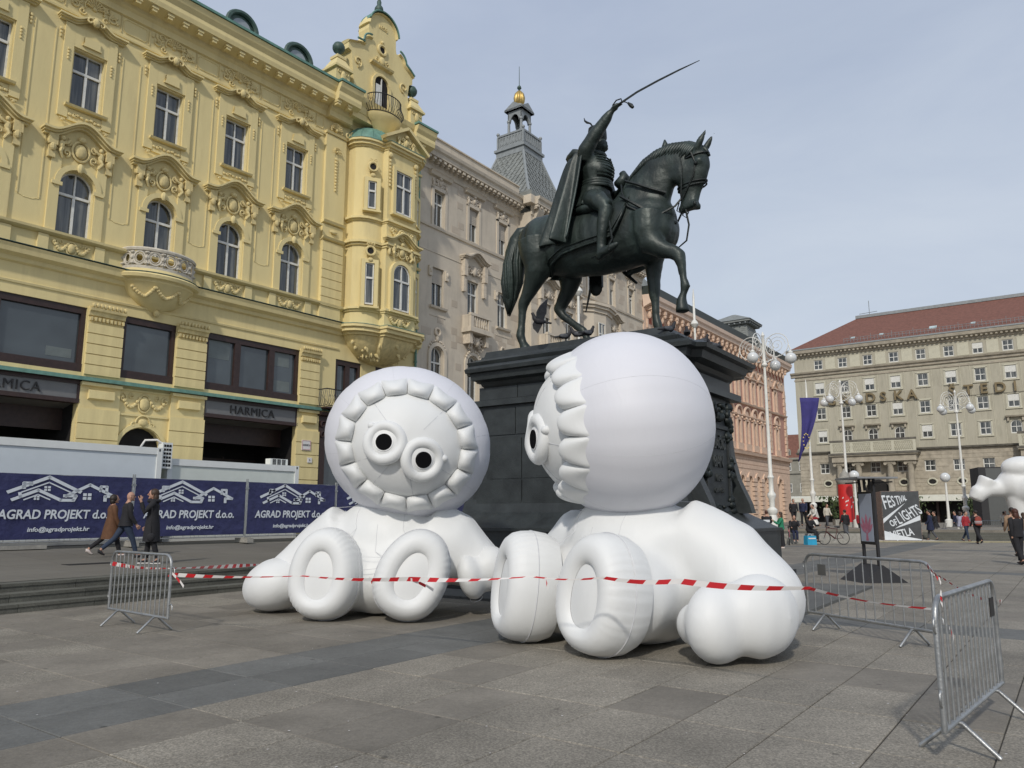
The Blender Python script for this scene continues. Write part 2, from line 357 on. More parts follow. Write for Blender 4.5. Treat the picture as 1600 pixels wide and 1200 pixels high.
# ================================================================== GROUND
YG = 36.0
gv = along(YG); gu = Vector((gv.y, -gv.x, 0))
def far_ground_mat():
    m = bpy.data.materials.new('far_paving'); m.use_nodes = True; n = m.node_tree.nodes; l = m.node_tree.links
    b = n['Principled BSDF']; b.inputs['Roughness'].default_value = .75; b.inputs['Specular IOR Level'].default_value = .35
    t = n.new('ShaderNodeTexCoord'); mp = n.new('ShaderNodeMapping')
    br = n.new('ShaderNodeTexBrick'); br.offset = 0; br.inputs['Scale'].default_value = 1; br.inputs['Brick Width'].default_value = .695; br.inputs['Row Height'].default_value = 1.03
    br.inputs['Mortar Size'].default_value = .012
    br.inputs['Color1'].default_value = (.235, .217, .182, 1); br.inputs['Color2'].default_value = (.195, .178, .148, 1); br.inputs['Mortar'].default_value = (.07, .065, .055, 1)
    g = n.new('ShaderNodeTexNoise'); g.inputs['Scale'].default_value = .25; g.inputs['Detail'].default_value = 8
    r = n.new('ShaderNodeMapRange'); r.inputs[3].default_value = .72; r.inputs[4].default_value = 1.28
    l.new(t.outputs['Object'], mp.inputs[0]); l.new(mp.outputs[0], br.inputs['Vector']); l.new(t.outputs['Object'], g.inputs['Vector'])
    wv = n.new('ShaderNodeTexWave'); wv.bands_direction = 'Y'; wv.inputs['Scale'].default_value = .038; wv.inputs['Distortion'].default_value = 0
    r2 = n.new('ShaderNodeValToRGB'); r2.color_ramp.interpolation = 'CONSTANT'; r2.color_ramp.elements[1].position = .06
    r2.color_ramp.elements[0].color = (.52, .56, .58, 1); r2.color_ramp.elements[1].color = (1, 1, 1, 1)
    l.new(t.outputs['Object'], wv.inputs['Vector']); l.new(wv.outputs['Fac'], r2.inputs[0])
    l.new(g.outputs['Fac'], r.inputs[0]); v = n.new('ShaderNodeVectorMath'); v.operation = 'SCALE'; l.new(br.outputs['Color'], v.inputs[0]); l.new(r.outputs[0], v.inputs['Scale'])
    v2 = n.new('ShaderNodeVectorMath'); v2.operation = 'MULTIPLY'; l.new(v.outputs[0], v2.inputs[0]); l.new(r2.outputs[0], v2.inputs[1])
    l.new(v2.outputs[0], b.inputs['Base Color'])
    return m
mb = MB(); mb.box(-700, 700, -300, 900, -1.0, -.012)
ground = B('ground', mb, Mjoint, rot=(0, 0, R(-YG))); tag(ground, kind='structure')
mb = MB()
def uvxy(u, v): p = gu*u + gv*v; return p
NU0, NU1, NV0, NV1 = -22, 17, 1, 30
U0, V0, DU, DV = -6.14, 3.9, .6925, 1.03
slabs = []
for i in range(-18, 62):
    for j in range(-6, 46):
        u = U0 + i*DU; v = V0 + j*DV
        c = uvxy(u+DU/2, v+DV/2)
        if c.y < 1.5 or abs(c.x) > c.y*.70 + 2.0: continue
        if u + DU < -14.4 and False: continue
        slabs.append((c.length, i, j, u, v, c))
slabs.sort(key=lambda t: t[0])
def slab_mesh(m):
    q = MB(); g = .005; w_, h_ = DU-g*2, DV-g*2; bv = .006
    q.add([(g, g, -.03), (g+w_, g, -.03), (g+w_, g+h_, -.03), (g, g+h_, -.03), (g, g, -bv), (g+w_, g, -bv), (g+w_, g+h_, -bv), (g, g+h_, -bv),
           (g+bv, g+bv, 0), (g+w_-bv, g+bv, 0), (g+w_-bv, g+h_-bv, 0), (g+bv, g+h_-bv, 0)],
          [(0,1,5,4),(1,2,6,5),(2,3,7,6),(3,0,4,7),(4,5,9,8),(5,6,10,9),(6,7,11,10),(7,4,8,11),(8,9,10,11)])
    return q
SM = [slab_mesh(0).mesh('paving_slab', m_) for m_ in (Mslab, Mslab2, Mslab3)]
rs = random.Random(3)
def slab_kind(i, j):
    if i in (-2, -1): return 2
    if j == 8 and i > 1: return 2  # dark band beyond the barrier; its slab colour also stands in for shade
    if i in (0, 1) and rs.random() < .5: return 1
    if (i, j) in ((2, 0), (2, 1), (6, 4), (7, 4)): return 1
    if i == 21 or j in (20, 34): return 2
    if i < -2: return 1 if rs.random() < .75 else 0
    if j < 0 and i > 9: return 0
    x = rs.random()
    return 1 if x < .09 else 0
rest = [MB(), MB(), MB()]
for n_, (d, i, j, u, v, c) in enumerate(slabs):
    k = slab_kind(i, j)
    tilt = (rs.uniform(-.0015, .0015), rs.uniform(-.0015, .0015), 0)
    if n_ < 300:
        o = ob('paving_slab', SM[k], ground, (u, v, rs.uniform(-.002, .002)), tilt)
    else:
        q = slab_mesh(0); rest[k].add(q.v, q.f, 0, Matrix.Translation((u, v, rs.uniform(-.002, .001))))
far = MB()
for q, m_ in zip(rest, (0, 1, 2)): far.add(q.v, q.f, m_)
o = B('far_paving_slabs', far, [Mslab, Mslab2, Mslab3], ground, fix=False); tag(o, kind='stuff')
mb = MB()
for k in range(1):
    mb.add([(-300, V0+46*DV, 0), (600, V0+46*DV, 0), (600, 800, 0), (-300, 800, 0)], [(0, 1, 2, 3)])
    mb.add([(U0+62*DU, -60, 0), (600, -60, 0), (600, V0+46*DV-.01, 0), (U0+62*DU, V0+46*DV-.01, 0)], [(0, 1, 2, 3)])
o = B('far_pavement', mb, far_ground_mat(), rot=(0, 0, R(-YG))); tag(o, kind='structure')

# ---- steps and raised platform on the left
YS = 33.6
d = along(YS); nrm = Vector((-d.y, d.x, 0))
base = Vector((-8.18, 12.74, 0))
def stepmb(off, z0, z1, depth, t0=-16, t1=46, ln=1.25, parent=None):
    t = t0; k = 0; rr = random.Random(int(off*100))
    while t < t1:
        q = MB(); q.box(.004, ln-.004, 0, depth, z0, z1-.0)
        q.box(.004, ln-.004, -.015, 0.0, z1-.05, z1)
        if -6 < t < 20: ob('step_block', STEPM.setdefault((round(off, 2)), q.mesh('step_block', Mstep)), parent, (t, off, rr.uniform(-.002, .002)))
        else: BIGS.add(q.v, q.f, 0, Matrix.Translation((t, off, 0)))
        t += ln
STEPM = {}; BIGS = MB()
steps = empty('steps', base, R(90-YS)); steps['kind'] = 'structure'
stepmb(0, -.02, .14, .34, parent=steps); stepmb(.33, .0, .28, .36, parent=steps); stepmb(.68, .0, .42, .4, parent=steps)
B('far_step_blocks', BIGS, Mstep, steps)['kind'] = 'stuff'
mb = MB(); T0, T1 = -16, 46
mb.add([(T0, 1.05, .425), (T1, 1.05, .425), (T1, 5.6, .425), (T0, 5.6, .425), (T1, 9.3, .66), (T0, 9.3, .66), (T1, 19, .72), (T0, 19, .72)], [(0, 1, 2, 3), (3, 2, 4, 5), (5, 4, 6, 7)])
def plat_mat():
    m = far_ground_mat(); m.name = 'platform_paving'
    for q in m.node_tree.nodes:
        if q.type == 'TEX_BRICK':
            q.inputs['Color1'].default_value = (.16, .15, .128, 1); q.inputs['Color2'].default_value = (.145, .135, .115, 1); q.inputs['Brick Width'].default_value = 1.2; q.inputs['Row Height'].default_value = .8
            q.inputs['Mortar'].default_value = (.11, .105, .09, 1)
        if q.type == 'TEX_WAVE': q.inputs['Scale'].default_value = .0001
        if q.type == 'VALTORGB': q.color_ramp.elements[0].color = (1, 1, 1, 1)
    return m
Mplat = plat_mat()
o = B('raised_pavement', mb, Mplat, loc=base, rot=(0, 0, R(90-YS))); tag(o, kind='structure')
mb = MB(); mb.box(0, 1.3, 0, .5, 0, .004)
o = B('manhole_cover', mb, Mdark, loc=(-10.1, 18.0, .429), rot=(0, 0, R(50))); tag(o, 'dark rectangular drain cover flush in the raised pavement', 'drain cover')

# ================================================================== FACADE HELPERS
def wall(mb, x0, x1, z0, z1, holes, y=0.0, dep=.32, mi=0):
    xs = sorted({x0, x1, *[h[0] for h in holes], *[h[1] for h in holes]}); zs = sorted({z0, z1, *[h[2] for h in holes], *[h[3] for h in holes]})
    xs = [x for x in xs if x0 <= x <= x1]; zs = [z for z in zs if z0 <= z <= z1]
    for a, b in zip(xs, xs[1:]):
        run = None
        for c, e in zip(zs, zs[1:]):
            mxx, mz = (a+b)/2, (c+e)/2
            if any(h[0] < mxx < h[1] and h[2] < mz < h[3] for h in holes):
                if run: mb.add([(a, y, run[0]), (b, y, run[0]), (b, y, run[1]), (a, y, run[1])], [(0, 1, 2, 3)], mi); run = None
            else: run = (run[0] if run else c, e)
        if run: mb.add([(a, y, run[0]), (b, y, run[0]), (b, y, run[1]), (a, y, run[1])], [(0, 1, 2, 3)], mi)
    for h in holes:
        a, b, c, e = h[:4]; ar = len(h) > 4 and h[4]
        r = (b-a)/2; zt = e - r if ar else e
        Y = y + dep
        mb.add([(a, y, c), (a, Y, c), (a, Y, zt), (a, y, zt)], [(0, 1, 2, 3)], mi); mb.add([(b, Y, c), (b, y, c), (b, y, zt), (b, Y, zt)], [(0, 1, 2, 3)], mi)
        mb.add([(a, y, c), (b, y, c), (b, Y, c), (a, Y, c)], [(0, 1, 2, 3)], mi)
        if ar:
            P = arc((a+b)/2, zt, r, 180, 0, 12)
            for (p, q) in zip(P, P[1:]):
                mb.add([(p[0], y, p[1]), (p[0], Y, p[1]), (q[0], Y, q[1]), (q[0], y, q[1])], [(0, 1, 2, 3)], mi)
                cx = a if (p[0]+q[0])/2 < (a+b)/2 else b
                mb.add([(cx, y, e), (p[0], y, p[1]), (q[0], y, q[1])], [(0, 1, 2)], mi)
        else: mb.add([(a, Y, e), (b, Y, e), (b, y, e), (a, y, e)], [(0, 1, 2, 3)], mi)
def win_mesh(wd, h, ar=False, mull=1, tr=.66, f=.06, name='window', m=None, dp=.07):
    q = MB(); r = wd/2; zt = h - r if ar else h
    q.box(-r, -r+f, 0, dp, 0, zt); q.box(r-f, r, 0, dp, 0, zt); q.box(-r+f, r-f, 0, dp, 0, f*1.3)
    if not ar: q.box(-r+f, r-f, 0, dp, h-f, h)
    if ar:
        A = arc(0, zt, r, 180, 0, 12); Bq = arc(0, zt, r-f, 180, 0, 12)
        for i in range(12): q.prismy([A[i], Bq[i], Bq[i+1], A[i+1]], 0, dp)
    top = h - (.02 if ar else f)
    ztr = h*tr
    if tr < 1: q.box(-r+f, r-f, -.025, dp*.8, ztr-.05, ztr+.05)
    for k in range(mull):
        x = -r + wd*(k+1)/(mull+1)
        q.box(x-.05, x+.05, -.015, dp*.85, f, ztr-.05 if tr < 1 else top)
        if tr < 1: q.box(x-.03, x+.03, -.008, dp*.8, ztr+.05, top)
    return q.mesh(name, m or Mwhite)
def pane_mesh(wd, h, ar=False, m=None, blind=0, name='pane'):
    q = MB(); r = wd/2
    if ar:
        P = [(-r, 0), (r, 0)] + arc(0, h-r, r, 0, 180, 12); q.add([(x, .05, z) for x, z in P], [tuple(range(len(P)))])
    else: q.add([(-r, .05, 0), (r, .05, 0), (r, .05, h), (-r, .05, h)], [(0, 1, 2, 3)])
    return q.mesh(name, m or Mglass, fix=False)
def curtain_mesh(wd, h, frac, side):
    q = MB(); r = wd/2; n = 10; a = -r if side < 0 else r - wd*frac
    rows = [[(a + wd*frac*i/n, .045 + .01*math.sin(i*2.2), z) for i in range(n+1)] for z in (.05, h)]
    q.grid(rows); return q.mesh('curtain', Mcurt)
Mcurt = mat('curtain_behind_glass', (.17, .18, .18), .25, .15, 5, rnd=.3)
WM = {}
def place_window(par, cx, z0, wd, h, y=.22, ar=False, mull=1, tr=.66, m=None, gm=None, f=.06, blind=0, bm_=None, name='window', dp=.07):
    k = (wd, h, ar, mull, tr, f, (m or Mwhite).name, (gm or Mglass).name, dp)
    if k not in WM: WM[k] = (win_mesh(wd, h, ar, mull, tr, f, name, m, dp), pane_mesh(wd, h, ar, gm))
    o = ob(name, WM[k][0], par, (cx, y, z0)); ob('pane', WM[k][1], o, (0, .0, 0))
    if blind:
        kk = ('b', wd, h, blind)
        if kk not in WM:
            q = MB(); q.box(-wd/2+.02, wd/2-.02, -.05, -.02, h*(1-blind), h-.02)
            n_ = int(h*blind/.12)
            for i in range(n_): q.box(-wd/2+.02, wd/2-.02, -.058, -.05, h*(1-blind)+i*.12, h*(1-blind)+i*.12+.09)
            WM[kk] = q.mesh('roller_blind', bm_ or Mblind)
        ob('roller_blind', WM[kk], o)
    return o
def scroll(mb, cx, cz, r, y, turns=1.3, sgn=1, a0=0, th=.05, n=14):
    pts = []; rad = []
    for i in range(n+1):
        t = i/n; a = R(a0) + sgn*t*turns*2*math.pi; rr = r*(1-.82*t)
        pts.append((cx + rr*math.cos(a), y - .03*t, cz + rr*math.sin(a))); rad.append(th*(1-.3*t))
    mb.tube(pts, rad, 5, up=(0, 1, 0))
def leafy(mb, cx, cz, r, y, rn, n=6):
    for i in range(n):
        a = rn.uniform(0, 6.28); q = r*rn.uniform(.2, 1)
        mb.ell((cx+q*math.cos(a), y, cz+q*math.sin(a)), (rn.uniform(.03, .07), .045, rn.uniform(.05, .11)), 6, 4, rot=Euler((0, rn.uniform(0, 3), 0)))
def shell(mb, cx, cz, r, y, n=9):
    for i in range(n):
        a = R(8 + 164*i/(n-1)); mb.tube([(cx+.3*r*math.cos(a), y-.06, cz+.3*r*math.sin(a)), (cx+r*math.cos(a), y-.12, cz+r*math.sin(a))], [r*.05, r*.13], 5)
    A = arc(cx, cz, r*1.12, -20, 200, 14); mb.tube([(x, y-.05, z) for x, z in A], r*.09, 5, up=(0, 1, 0))
    mb.ell((cx, y, cz), (r*.32, .1, r*.32), 8, 6)
def cartouche(wd, h, seed=1, putti=True):
    q = MB(); rn = random.Random(seed)
    q.ell((0, -.05, h*.5), (wd*.10, .12, h*.30), 10, 8)
    A = arc(0, h*.5, wd*.14, 0, 360, 16, h*.40); q.tube([(x, -.05, z) for x, z in A[:-1]], .05, 5, closed=True, up=(0, 1, 0))
    q.ell((0, -.08, h*.98), (.16, .12, .12), 8, 6)
    for s in (-1, 1):
        scroll(q, s*wd*.22, h*.72, h*.16, -.04, 1.3, s, 90, .05); scroll(q, s*wd*.22, h*.28, h*.15, -.04, 1.2, -s, -90, .05)
        if putti:
            x = s*wd*.31
            q.ell((x, -.14, h*.78), (.09, .1, .1), 8, 6); q.ell((x+s*.02, -.1, h*.52), (.12, .11, .2), 8, 6)
            q.tube([(x, -.12, h*.6), (x-s*.2, -.16, h*.66), (x-s*.28, -.12, h*.8)], [.06, .05, .04], 6)
            q.tube([(x, -.1, h*.42), (x+s*.06, -.18, h*.22), (x-s*.05, -.1, h*.02)], [.09, .07, .05], 6)
        scroll(q, s*wd*.44, h*.62, h*.16, -.05, 1.3, -s, 90, .06); q.ell((s*wd*.45, -.06, h*.3), (.09, .08, .2), 7, 6)
        leafy(q, s*wd*.4, h*.4, h*.25, -.03, rn, 5)
    return q
def festoon(wd, h, seed=1):
    q = MB(); rn = random.Random(seed)
    q.ell((0, -.05, h*.5), (h*.24, .08, h*.34), 10, 6)
    A = arc(0, h*.5, h*.30, 0, 360, 14, h*.42); q.tube([(x, -.03, z) for x, z in A[:-1]], .04, 5, closed=True, up=(0, 1, 0))
    for s in (-1, 1):
        for i in range(9):
            t = i/8; x = s*(wd*.10 + wd*.36*t); z = h*.75 - h*.45*math.sin(math.pi*t)
            q.ell((x, -.04, z), (.075, .06, .075), 6, 5)
        scroll(q, s*wd*.44, h*.7, h*.2, -.02, 1.2, s, 90, .035)
        scroll(q, s*wd*.26, h*.8, h*.14, -.02, 1.2, -s, 90, .03)
    return q
def curved_pediment(wd, rise, proj, th=.16, flat=.22, n=24):
    # bell shaped moulding
    pts = []
    for i in range(n+1):
        x = -1 + 2*i/n; ax = abs(x)
        z = 0 if ax > 1-flat else rise*(.5+.5*math.cos(math.pi*ax/(1-flat)))
        pts.append((x*wd/2, z))
    q = MB()
    for k, (pr, t0, t1) in enumerate(((proj, th*.55, th), (proj*.72, th*.2, th*.56), (proj*.4, -th*.25, th*.22))):
        s = 1 - .03*k
        up = [(x*s, z+t1) for x, z in pts]; lo = [(x*s, z+t0) for x, z in pts]
        n_ = len(pts)
        v = [(x, -pr, z) for x, z in up] + [(x, -pr, z) for x, z in lo] + [(x, 0, z) for x, z in up] + [(x, 0, z) for x, z in lo]
        f = []
        for i in range(n_-1):
            f += [(n_+i, n_+i+1, i+1, i), (i, i+1, 2*n_+i+1, 2*n_+i), (3*n_+i, 3*n_+i+1, n_+i+1, n_+i)]
        f += [(0, 2*n_, 3*n_, n_), (n_-1, 2*n_-1, 4*n_-1, 3*n_-1)]
        q.add(v, f)
    return q

# ================================================================== YELLOW BUILDING
KB = .92
def broot(name, P, yaw, label, cat='building'):
    r = empty(name, (P[0]*KB, P[1]*KB, 1.6*(1-KB)), R(90-yaw), label, cat); r.scale = (KB,)*3
    return r
yb = broot('yellow_building', (-13.9, 32.0), 37.8, 'yellow stuccoed corner building with white windows, carved gable and dark shopfronts')
WC = (-11.45, -8.15, -4.85, -1.5, 1.78, 5.1)
holes = []
for c in WC: holes += [(c-.575, c+.575, 17.25, 19.65), (c-.62, c+.62, 12.0, 14.66, True)]
shops = [(-13.6, -4.05), (-2.65, -.42), (.95, 5.86)]
for a, b in shops: holes.append((a, b, 6.9, 9.42))
holes += [(8.07, 9.75, 6.9, 9.35), (10.75, 13.0, 6.9, 9.35)]
holes += [(-13.6, -4.1, -.2, 5.75), (.95, 5.86, -.2, 5.75), (-2.45, -.7, -.2, 4.98, True), (7.1, 13.3, -.2, 6.1)]
mb = MB(); wall(mb, -14, 13.7, -1, 22.2, holes, 0, .34)
mb.add([(13.7, 0, -1), (13.7, 12, -1), (13.7, 12, 22.2), (13.7, 0, 22.2)], [(0, 1, 2, 3)]); mb.add([(-14, 12, -1), (-14, 0, -1), (-14, 0, 22.2), (-14, 12, 22.2)], [(0, 1, 2, 3)])
mb.add([(-14, 12, -1), (13.7, 12, -1), (13.7, 12, 22.2), (-14, 12, 22.2)], [(0, 3, 2, 1)])
B('wall', mb, Myel, yb, fix=False)
# roof
mb = MB(); mb.add([(-14.2, -.5, 23.72), (13.8, -.5, 23.72), (13.8, 7, 26.6), (-14.2, 7, 26.6), (13.8, 12, 22), (-14.2, 12, 22)], [(0, 1, 2, 3), (3, 2, 4, 5)])
mb.box(-14.2, 13.7, .1, 12, 22.25, 23.5); roof = B('roof', mb, Mgreen2, yb)
# main cornice
prc = [(0, 22.0), (-.10, 22.05), (-.12, 22.3), (-.22, 22.4), (-.25, 22.55), (-.78, 22.75), (-.82, 22.95), (-.80, 23.15), (-.92, 23.35), (-1.0, 23.6), (0, 23.62)]
mb = MB(); mb.prof(prc, -14.1, 13.75)
mb.prof([(p[0]-.28, p[1]+.002) for p in prc[:-1]]+[(0, 23.622), (0, 22.002)], 6.75, 8.25); mb.prof([(p[0]-.28, p[1]+.002) for p in prc[:-1]]+[(0, 23.622), (0, 22.002)], 12.35, 13.9)
BI('cornice', mb, Myel, yb)
mb = MB(); mb.box(-14.15, 8.3, -1.06, -.2, 23.623, 23.74); mb.box(12.3, 13.95, -1.32, -.2, 23.63, 23.75); mb.box(6.7, 8.32, -1.33, -1.065, 23.63, 23.75)
BI('gutter', mb, Mgreen, yb)
q = MB(); q.box(-.14, .14, -.30, 0, 0, .10); q.box(-.10, .10, -.26, 0, -.12, 0); brk = q.mesh('bracket', Myel)
x = -13.8
while x < 13.6:
    dy = -.25 if (6.8 < x < 8.2 or 12.4 < x) else 0
    if not 8.35 < x < 12.3: ob('bracket', brk, yb, (x, -.24+dy-.18, 22.6))
    x += .69
# frieze
mb = MB(); mb.prof([(0, 21.0), (-.09, 21.02), (-.10, 21.1), (0, 21.14)], -14, 7); B('moulding', mb, Myel, yb)
q = MB(); shell(q, 0, .35, .34, 0)
for s in (-1, 1):
    scroll(q, s*.75, .25, .2, -.02, 1.3, s, 90, .04); scroll(q, s*.55, .55, .16, -.02, 1.2, -s, 0, .035); scroll(q, s*.45, .05, .15, -.02, 1.2, s, 0, .04); leafy(q, s*.7, .3, .3, -.02, random.Random(4), 8)
    q.bar((s*1.08, -.02, -.05), (s*1.08, -.02, .72), .035)
fri = q.mesh('shell_relief', Myor, 40)
for c in WC: ob('shell_relief', fri, yb, (c, 0, 21.32))
q = MB(); pl = [(-.4, -.1), (-.5, 0), (-.5, .4), (-.4, .5), (.4, .5), (.5, .4), (.5, 0), (.4, -.1)]; q.tube([(x, -.005, z) for x, z in pl], .03, 4, closed=True, up=(0, 1, 0)); pan = q.mesh('frieze_panel', Myel)
for i, c in enumerate(WC[:-1]): ob('frieze_panel', pan, yb, ((WC[i]+WC[i+1])/2, 0, 21.42))
ob('frieze_panel', pan, yb, (6.4, 0, 21.42), scale=(.5, 1, 1))
# upper window dressing
q = MB()
q.box(-1.0, -.64, -.09, 0, -.55, 3.35); q.box(.64, 1.0, -.09, 0, -.55, 3.35)
q.box(-.64, .64, -.085, 0, 2.46, 3.34); q.box(-.3, .3, -.17, -.085, 2.62, 3.0)
q.prof([(0, -.14), (-.22, -.10), (-.26, -.02), (0, .0)], -.80, .80)
q.box(-.64, .64, -.06, 0, -.62, -.15)
for s in (-1, 1): q.prismy([(s*.36, 2.62), (s*.30, 2.62), (s*.30, 3.0), (s*.22, 3.0)][::s], -.16, -.085)
upd = q.mesh('window_surround', Myel)
q = MB(); rn = random.Random(9)
for s in (-1, 1):
    for k in range(4): q.ell((s*.82, -.1, 2.25-k*.13), (.055-.006*k, .05, .06), 6, 4)
    for k in range(3): q.ell((s*(1.12), -.03, 3.0-k*.15), (.07-.01*k, .05, .075), 6, 4)
    q.ell((s*.82, -.1, -.72), (.06, .05, .06), 6, 4); q.bar((s*.92, -.1, -.66), (s*.72, -.1, -.66), .05)
    for k in range(4): q.ell((s*(.1+.15*k), -.08, -.38+.04*math.sin(k*2)), (.085, .05, .06), 6, 4)
    scroll(q, s*.36, -.36, .1, -.07, 1.2, s, 0, .025)
ugar = q.mesh('garland', Myor, 40)
pm = curved_pediment(2.62, .36, .34, .15, .38).mesh('pediment', Myel)
q = MB(); q.ell((0, -.3, .28), (.15, .12, .2), 8, 6); scroll(q, -.22, .26, .16, -.3, 1.1, 1, 0, .05); scroll(q, .22, .26, .16, -.3, 1.1, -1, 180, .05); pcr = q.mesh('pediment_crest', Myor, 40)
q = MB(); A = .62
q.box(-1.02, -.66, -.09, 0, -.1, 3.2); q.box(.66, 1.02, -.09, 0, -.1, 3.2)
for (a, b) in zip(arc(0, 2.04, .80, 180, 0, 14), arc(0, 2.04, .80, 180, 0, 14)[1:]): pass
Ao = arc(0, 2.04, .86, 180, 0, 14); Ai = arc(0, 2.04, .66, 180, 0, 14)
for i in range(14): q.prismy([Ao[i], Ai[i], Ai[i+1], Ao[i+1]], -.14, 0)
q.box(-.95, -.58, -.16, -.09, 1.9, 2.04); q.box(.58, .95, -.16, -.09, 1.9, 2.04)
q.ell((0, -.16, 2.78), (.12, .1, .2), 8, 6)
ard = q.mesh('window_surround', Myel, 30)
car = cartouche(2.3, 1.0, 5).mesh('cartouche', Myor, 40)
pm2 = curved_pediment(2.95, .60, .42, .19, .20).mesh('pediment', Myel)
q = MB()
q.box(-.16, .16, -.22, 0, 0, .42); q.box(-.12, .12, -.16, 0, -.5, 0); q.ell((0, -.2, -.1), (.12, .09, .16), 8, 6)
con = q.mesh('console', Myor)
fes = festoon(1.35, .62, 3).mesh('relief_panel', Myor, 40)
q = MB(); P = [(-.42, .25), (-.36, .06), (-.25, .05), (-.16, 0), (.16, 0), (.25, .05), (.36, .06), (.42, .25)]
q.tube([(x, -.002, z) for x, z in P], .018, 4, up=(0, 1, 0)); notch = q.mesh('wall_panel_edge', Myel)
for i, c in enumerate(WC):
    ob('window_surround', upd, yb, (c, 0, 17.25)); ob('garland', ugar, yb, (c, 0, 17.25)); ob('pediment', pm, yb, (c, 0, 20.66)); ob('pediment_crest', pcr, yb, (c, 0, 20.66))
    place_window(yb, c, 17.25, 1.15, 2.4, .2, blind=0)
    ob('window_surround', ard, yb, (c, 0, 12.0)); ob('cartouche', car, yb, (c, 0, 15.0)); ob('pediment', pm2, yb, (c, 0, 15.82)); ob('console', con, yb, (c-1.05, 0, 15.4)); ob('console', con, yb, (c+1.05, 0, 15.4))
    place_window(yb, c, 12.0, 1.24, 2.66, .2, ar=True, tr=.64)
    ob('relief_panel', fes, yb, (c, 0, 11.25)); ob('wall_panel_edge', notch, yb, (c+1.65, 0, 13.1)) if i < 5 else None
# strings on the wall beside windows
mb = MB()
for c in WC[:-1]:
    for dx in (1.28, 2.02): mb.box(c+dx-.02, c+dx+.02, -.03, 0, 13.2, 20.2)
BI('wall_panel_edge', mb, Myel, yb)
# strip and cornice under the arched windows
mb = MB(); mb.prof([(0, 11.88), (-.10, 11.9), (-.22, 11.97), (-.24, 12.06), (0, 12.1)], -14, 8.3); mb.prof([(0, 11.88), (-.10, 11.9), (-.22, 11.97), (-.24, 12.06), (0, 12.1)], 13.0, 13.75)
pc = [(0, 10.55), (-.12, 10.6), (-.16, 10.74), (-.38, 10.84), (-.42, 11.0), (-.48, 11.12), (0, 11.16)]
mb.prof(pc, -14.05, 8.3); mb.prof(pc, 12.95, 13.8); mb.prof([(0, 9.8), (-.05, 9.82), (-.07, 9.9), (0, 9.93)], -14, 8.2)
BI('string_course', mb, Myel, yb)
mb = MB()
for c in WC: mb.box(c-1.2, c-.84, -.11, 0, 11.17, 11.87); mb.box(c+.84, c+1.2, -.11, 0, 11.17, 11.87)
BI('parapet_block', mb, Myel, yb)
mb = MB(); mb.box(-14.05, 8.3, -.50, -.02, 11.163, 11.185); B('ledge_flashing', mb, Mgreen2, yb)
# middle balcony
bal = ob('balcony', None, yb, (-1.42, 0, 0))
q = MB()
def half(r, z, n=20, sx=1.0): return [(r*math.cos(math.pi+math.pi*i/n)*sx, r*math.sin(math.pi+math.pi*i/n)*.72, z) for i in range(n+1)]
prb = [(.12, 9.75), (.30, 9.85), (.75, 10.0), (1.15, 10.3), (1.42, 10.72), (1.5, 10.76), (1.5, 10.86), (1.72, 10.9), (1.78, 11.02), (1.66, 11.1), (1.52, 11.14), (1.46, 11.3), (0.1, 11.31)]
q.grid([half(r, z) for r, z in prb]); B('balcony_bowl', q, Myel, bal, smooth=35)
q = MB(); q.tube([(p[0], p[1], p[2]) for p in half(1.66, 11.12)], [.03]*21, 4); B('balcony_edge', q, Mgreen2, bal)
q = MB(); q.grid([half(1.43, 12.02), half(1.52, 12.04), half(1.55, 12.12), half(1.5, 12.18), half(1.28, 12.18)]); q.grid([half(1.4, 11.3), half(1.46, 11.3), half(1.46, 11.42), half(1.38, 11.42)])
NR = 7
for k in range(NR):
    a = math.pi + math.pi*(k+.5)/NR
    P = [(0, 0)]
    for rr, th in ((.26, .05), (.17, .025)):
        pts = []
        for i in range(14):
            g = 2*math.pi*i/14; aa = a + rr*math.cos(g)/1.42
            pts.append((1.42*math.cos(aa), 1.42*math.sin(aa)*.72, 11.73 + rr*1.05*math.sin(g)))
        q.tube(pts, th, 5, closed=True)
for k in range(NR+1):
    a = math.pi + math.pi*k/NR; p = Vector((1.42*math.cos(a), 1.42*math.sin(a)*.72, 0))
    q.tube([p+Vector((0, 0, 11.4)), p+Vector((0, 0, 12.03))], .05, 5); q.ell(p*1.02+Vector((0, 0, 11.74)), .09, 6, 5)
    q.ell(p*1.01+Vector((0, 0, 11.95)), (.12, .12, .06), 6, 4); q.ell(p*1.01+Vector((0, 0, 11.5)), (.12, .12, .06), 6, 4)
B('balustrade', q, Mlight, bal, smooth=40)
q = MB(); rn = random.Random(5)
for s0 in (-1, 0, 1):
    for i in range(12):
        t = i/11; a = math.pi*1.5 + s0*.75 + (t-.5)*.72; z = 10.55 - .32*math.sin(math.pi*t)
        r_ = np.interp(z, [9.75, 9.85, 10.0, 10.3, 10.72], [.12, .3, .75, 1.15, 1.42]) + .03
        q.ell((r_*math.cos(a), r_*.72*math.sin(a), z), (.085, .085, .075), 6, 5)
q.ell((0, -.15, 9.72), (.14, .14, .16), 8, 6)
B('garland', q, Myor, bal, smooth=40)
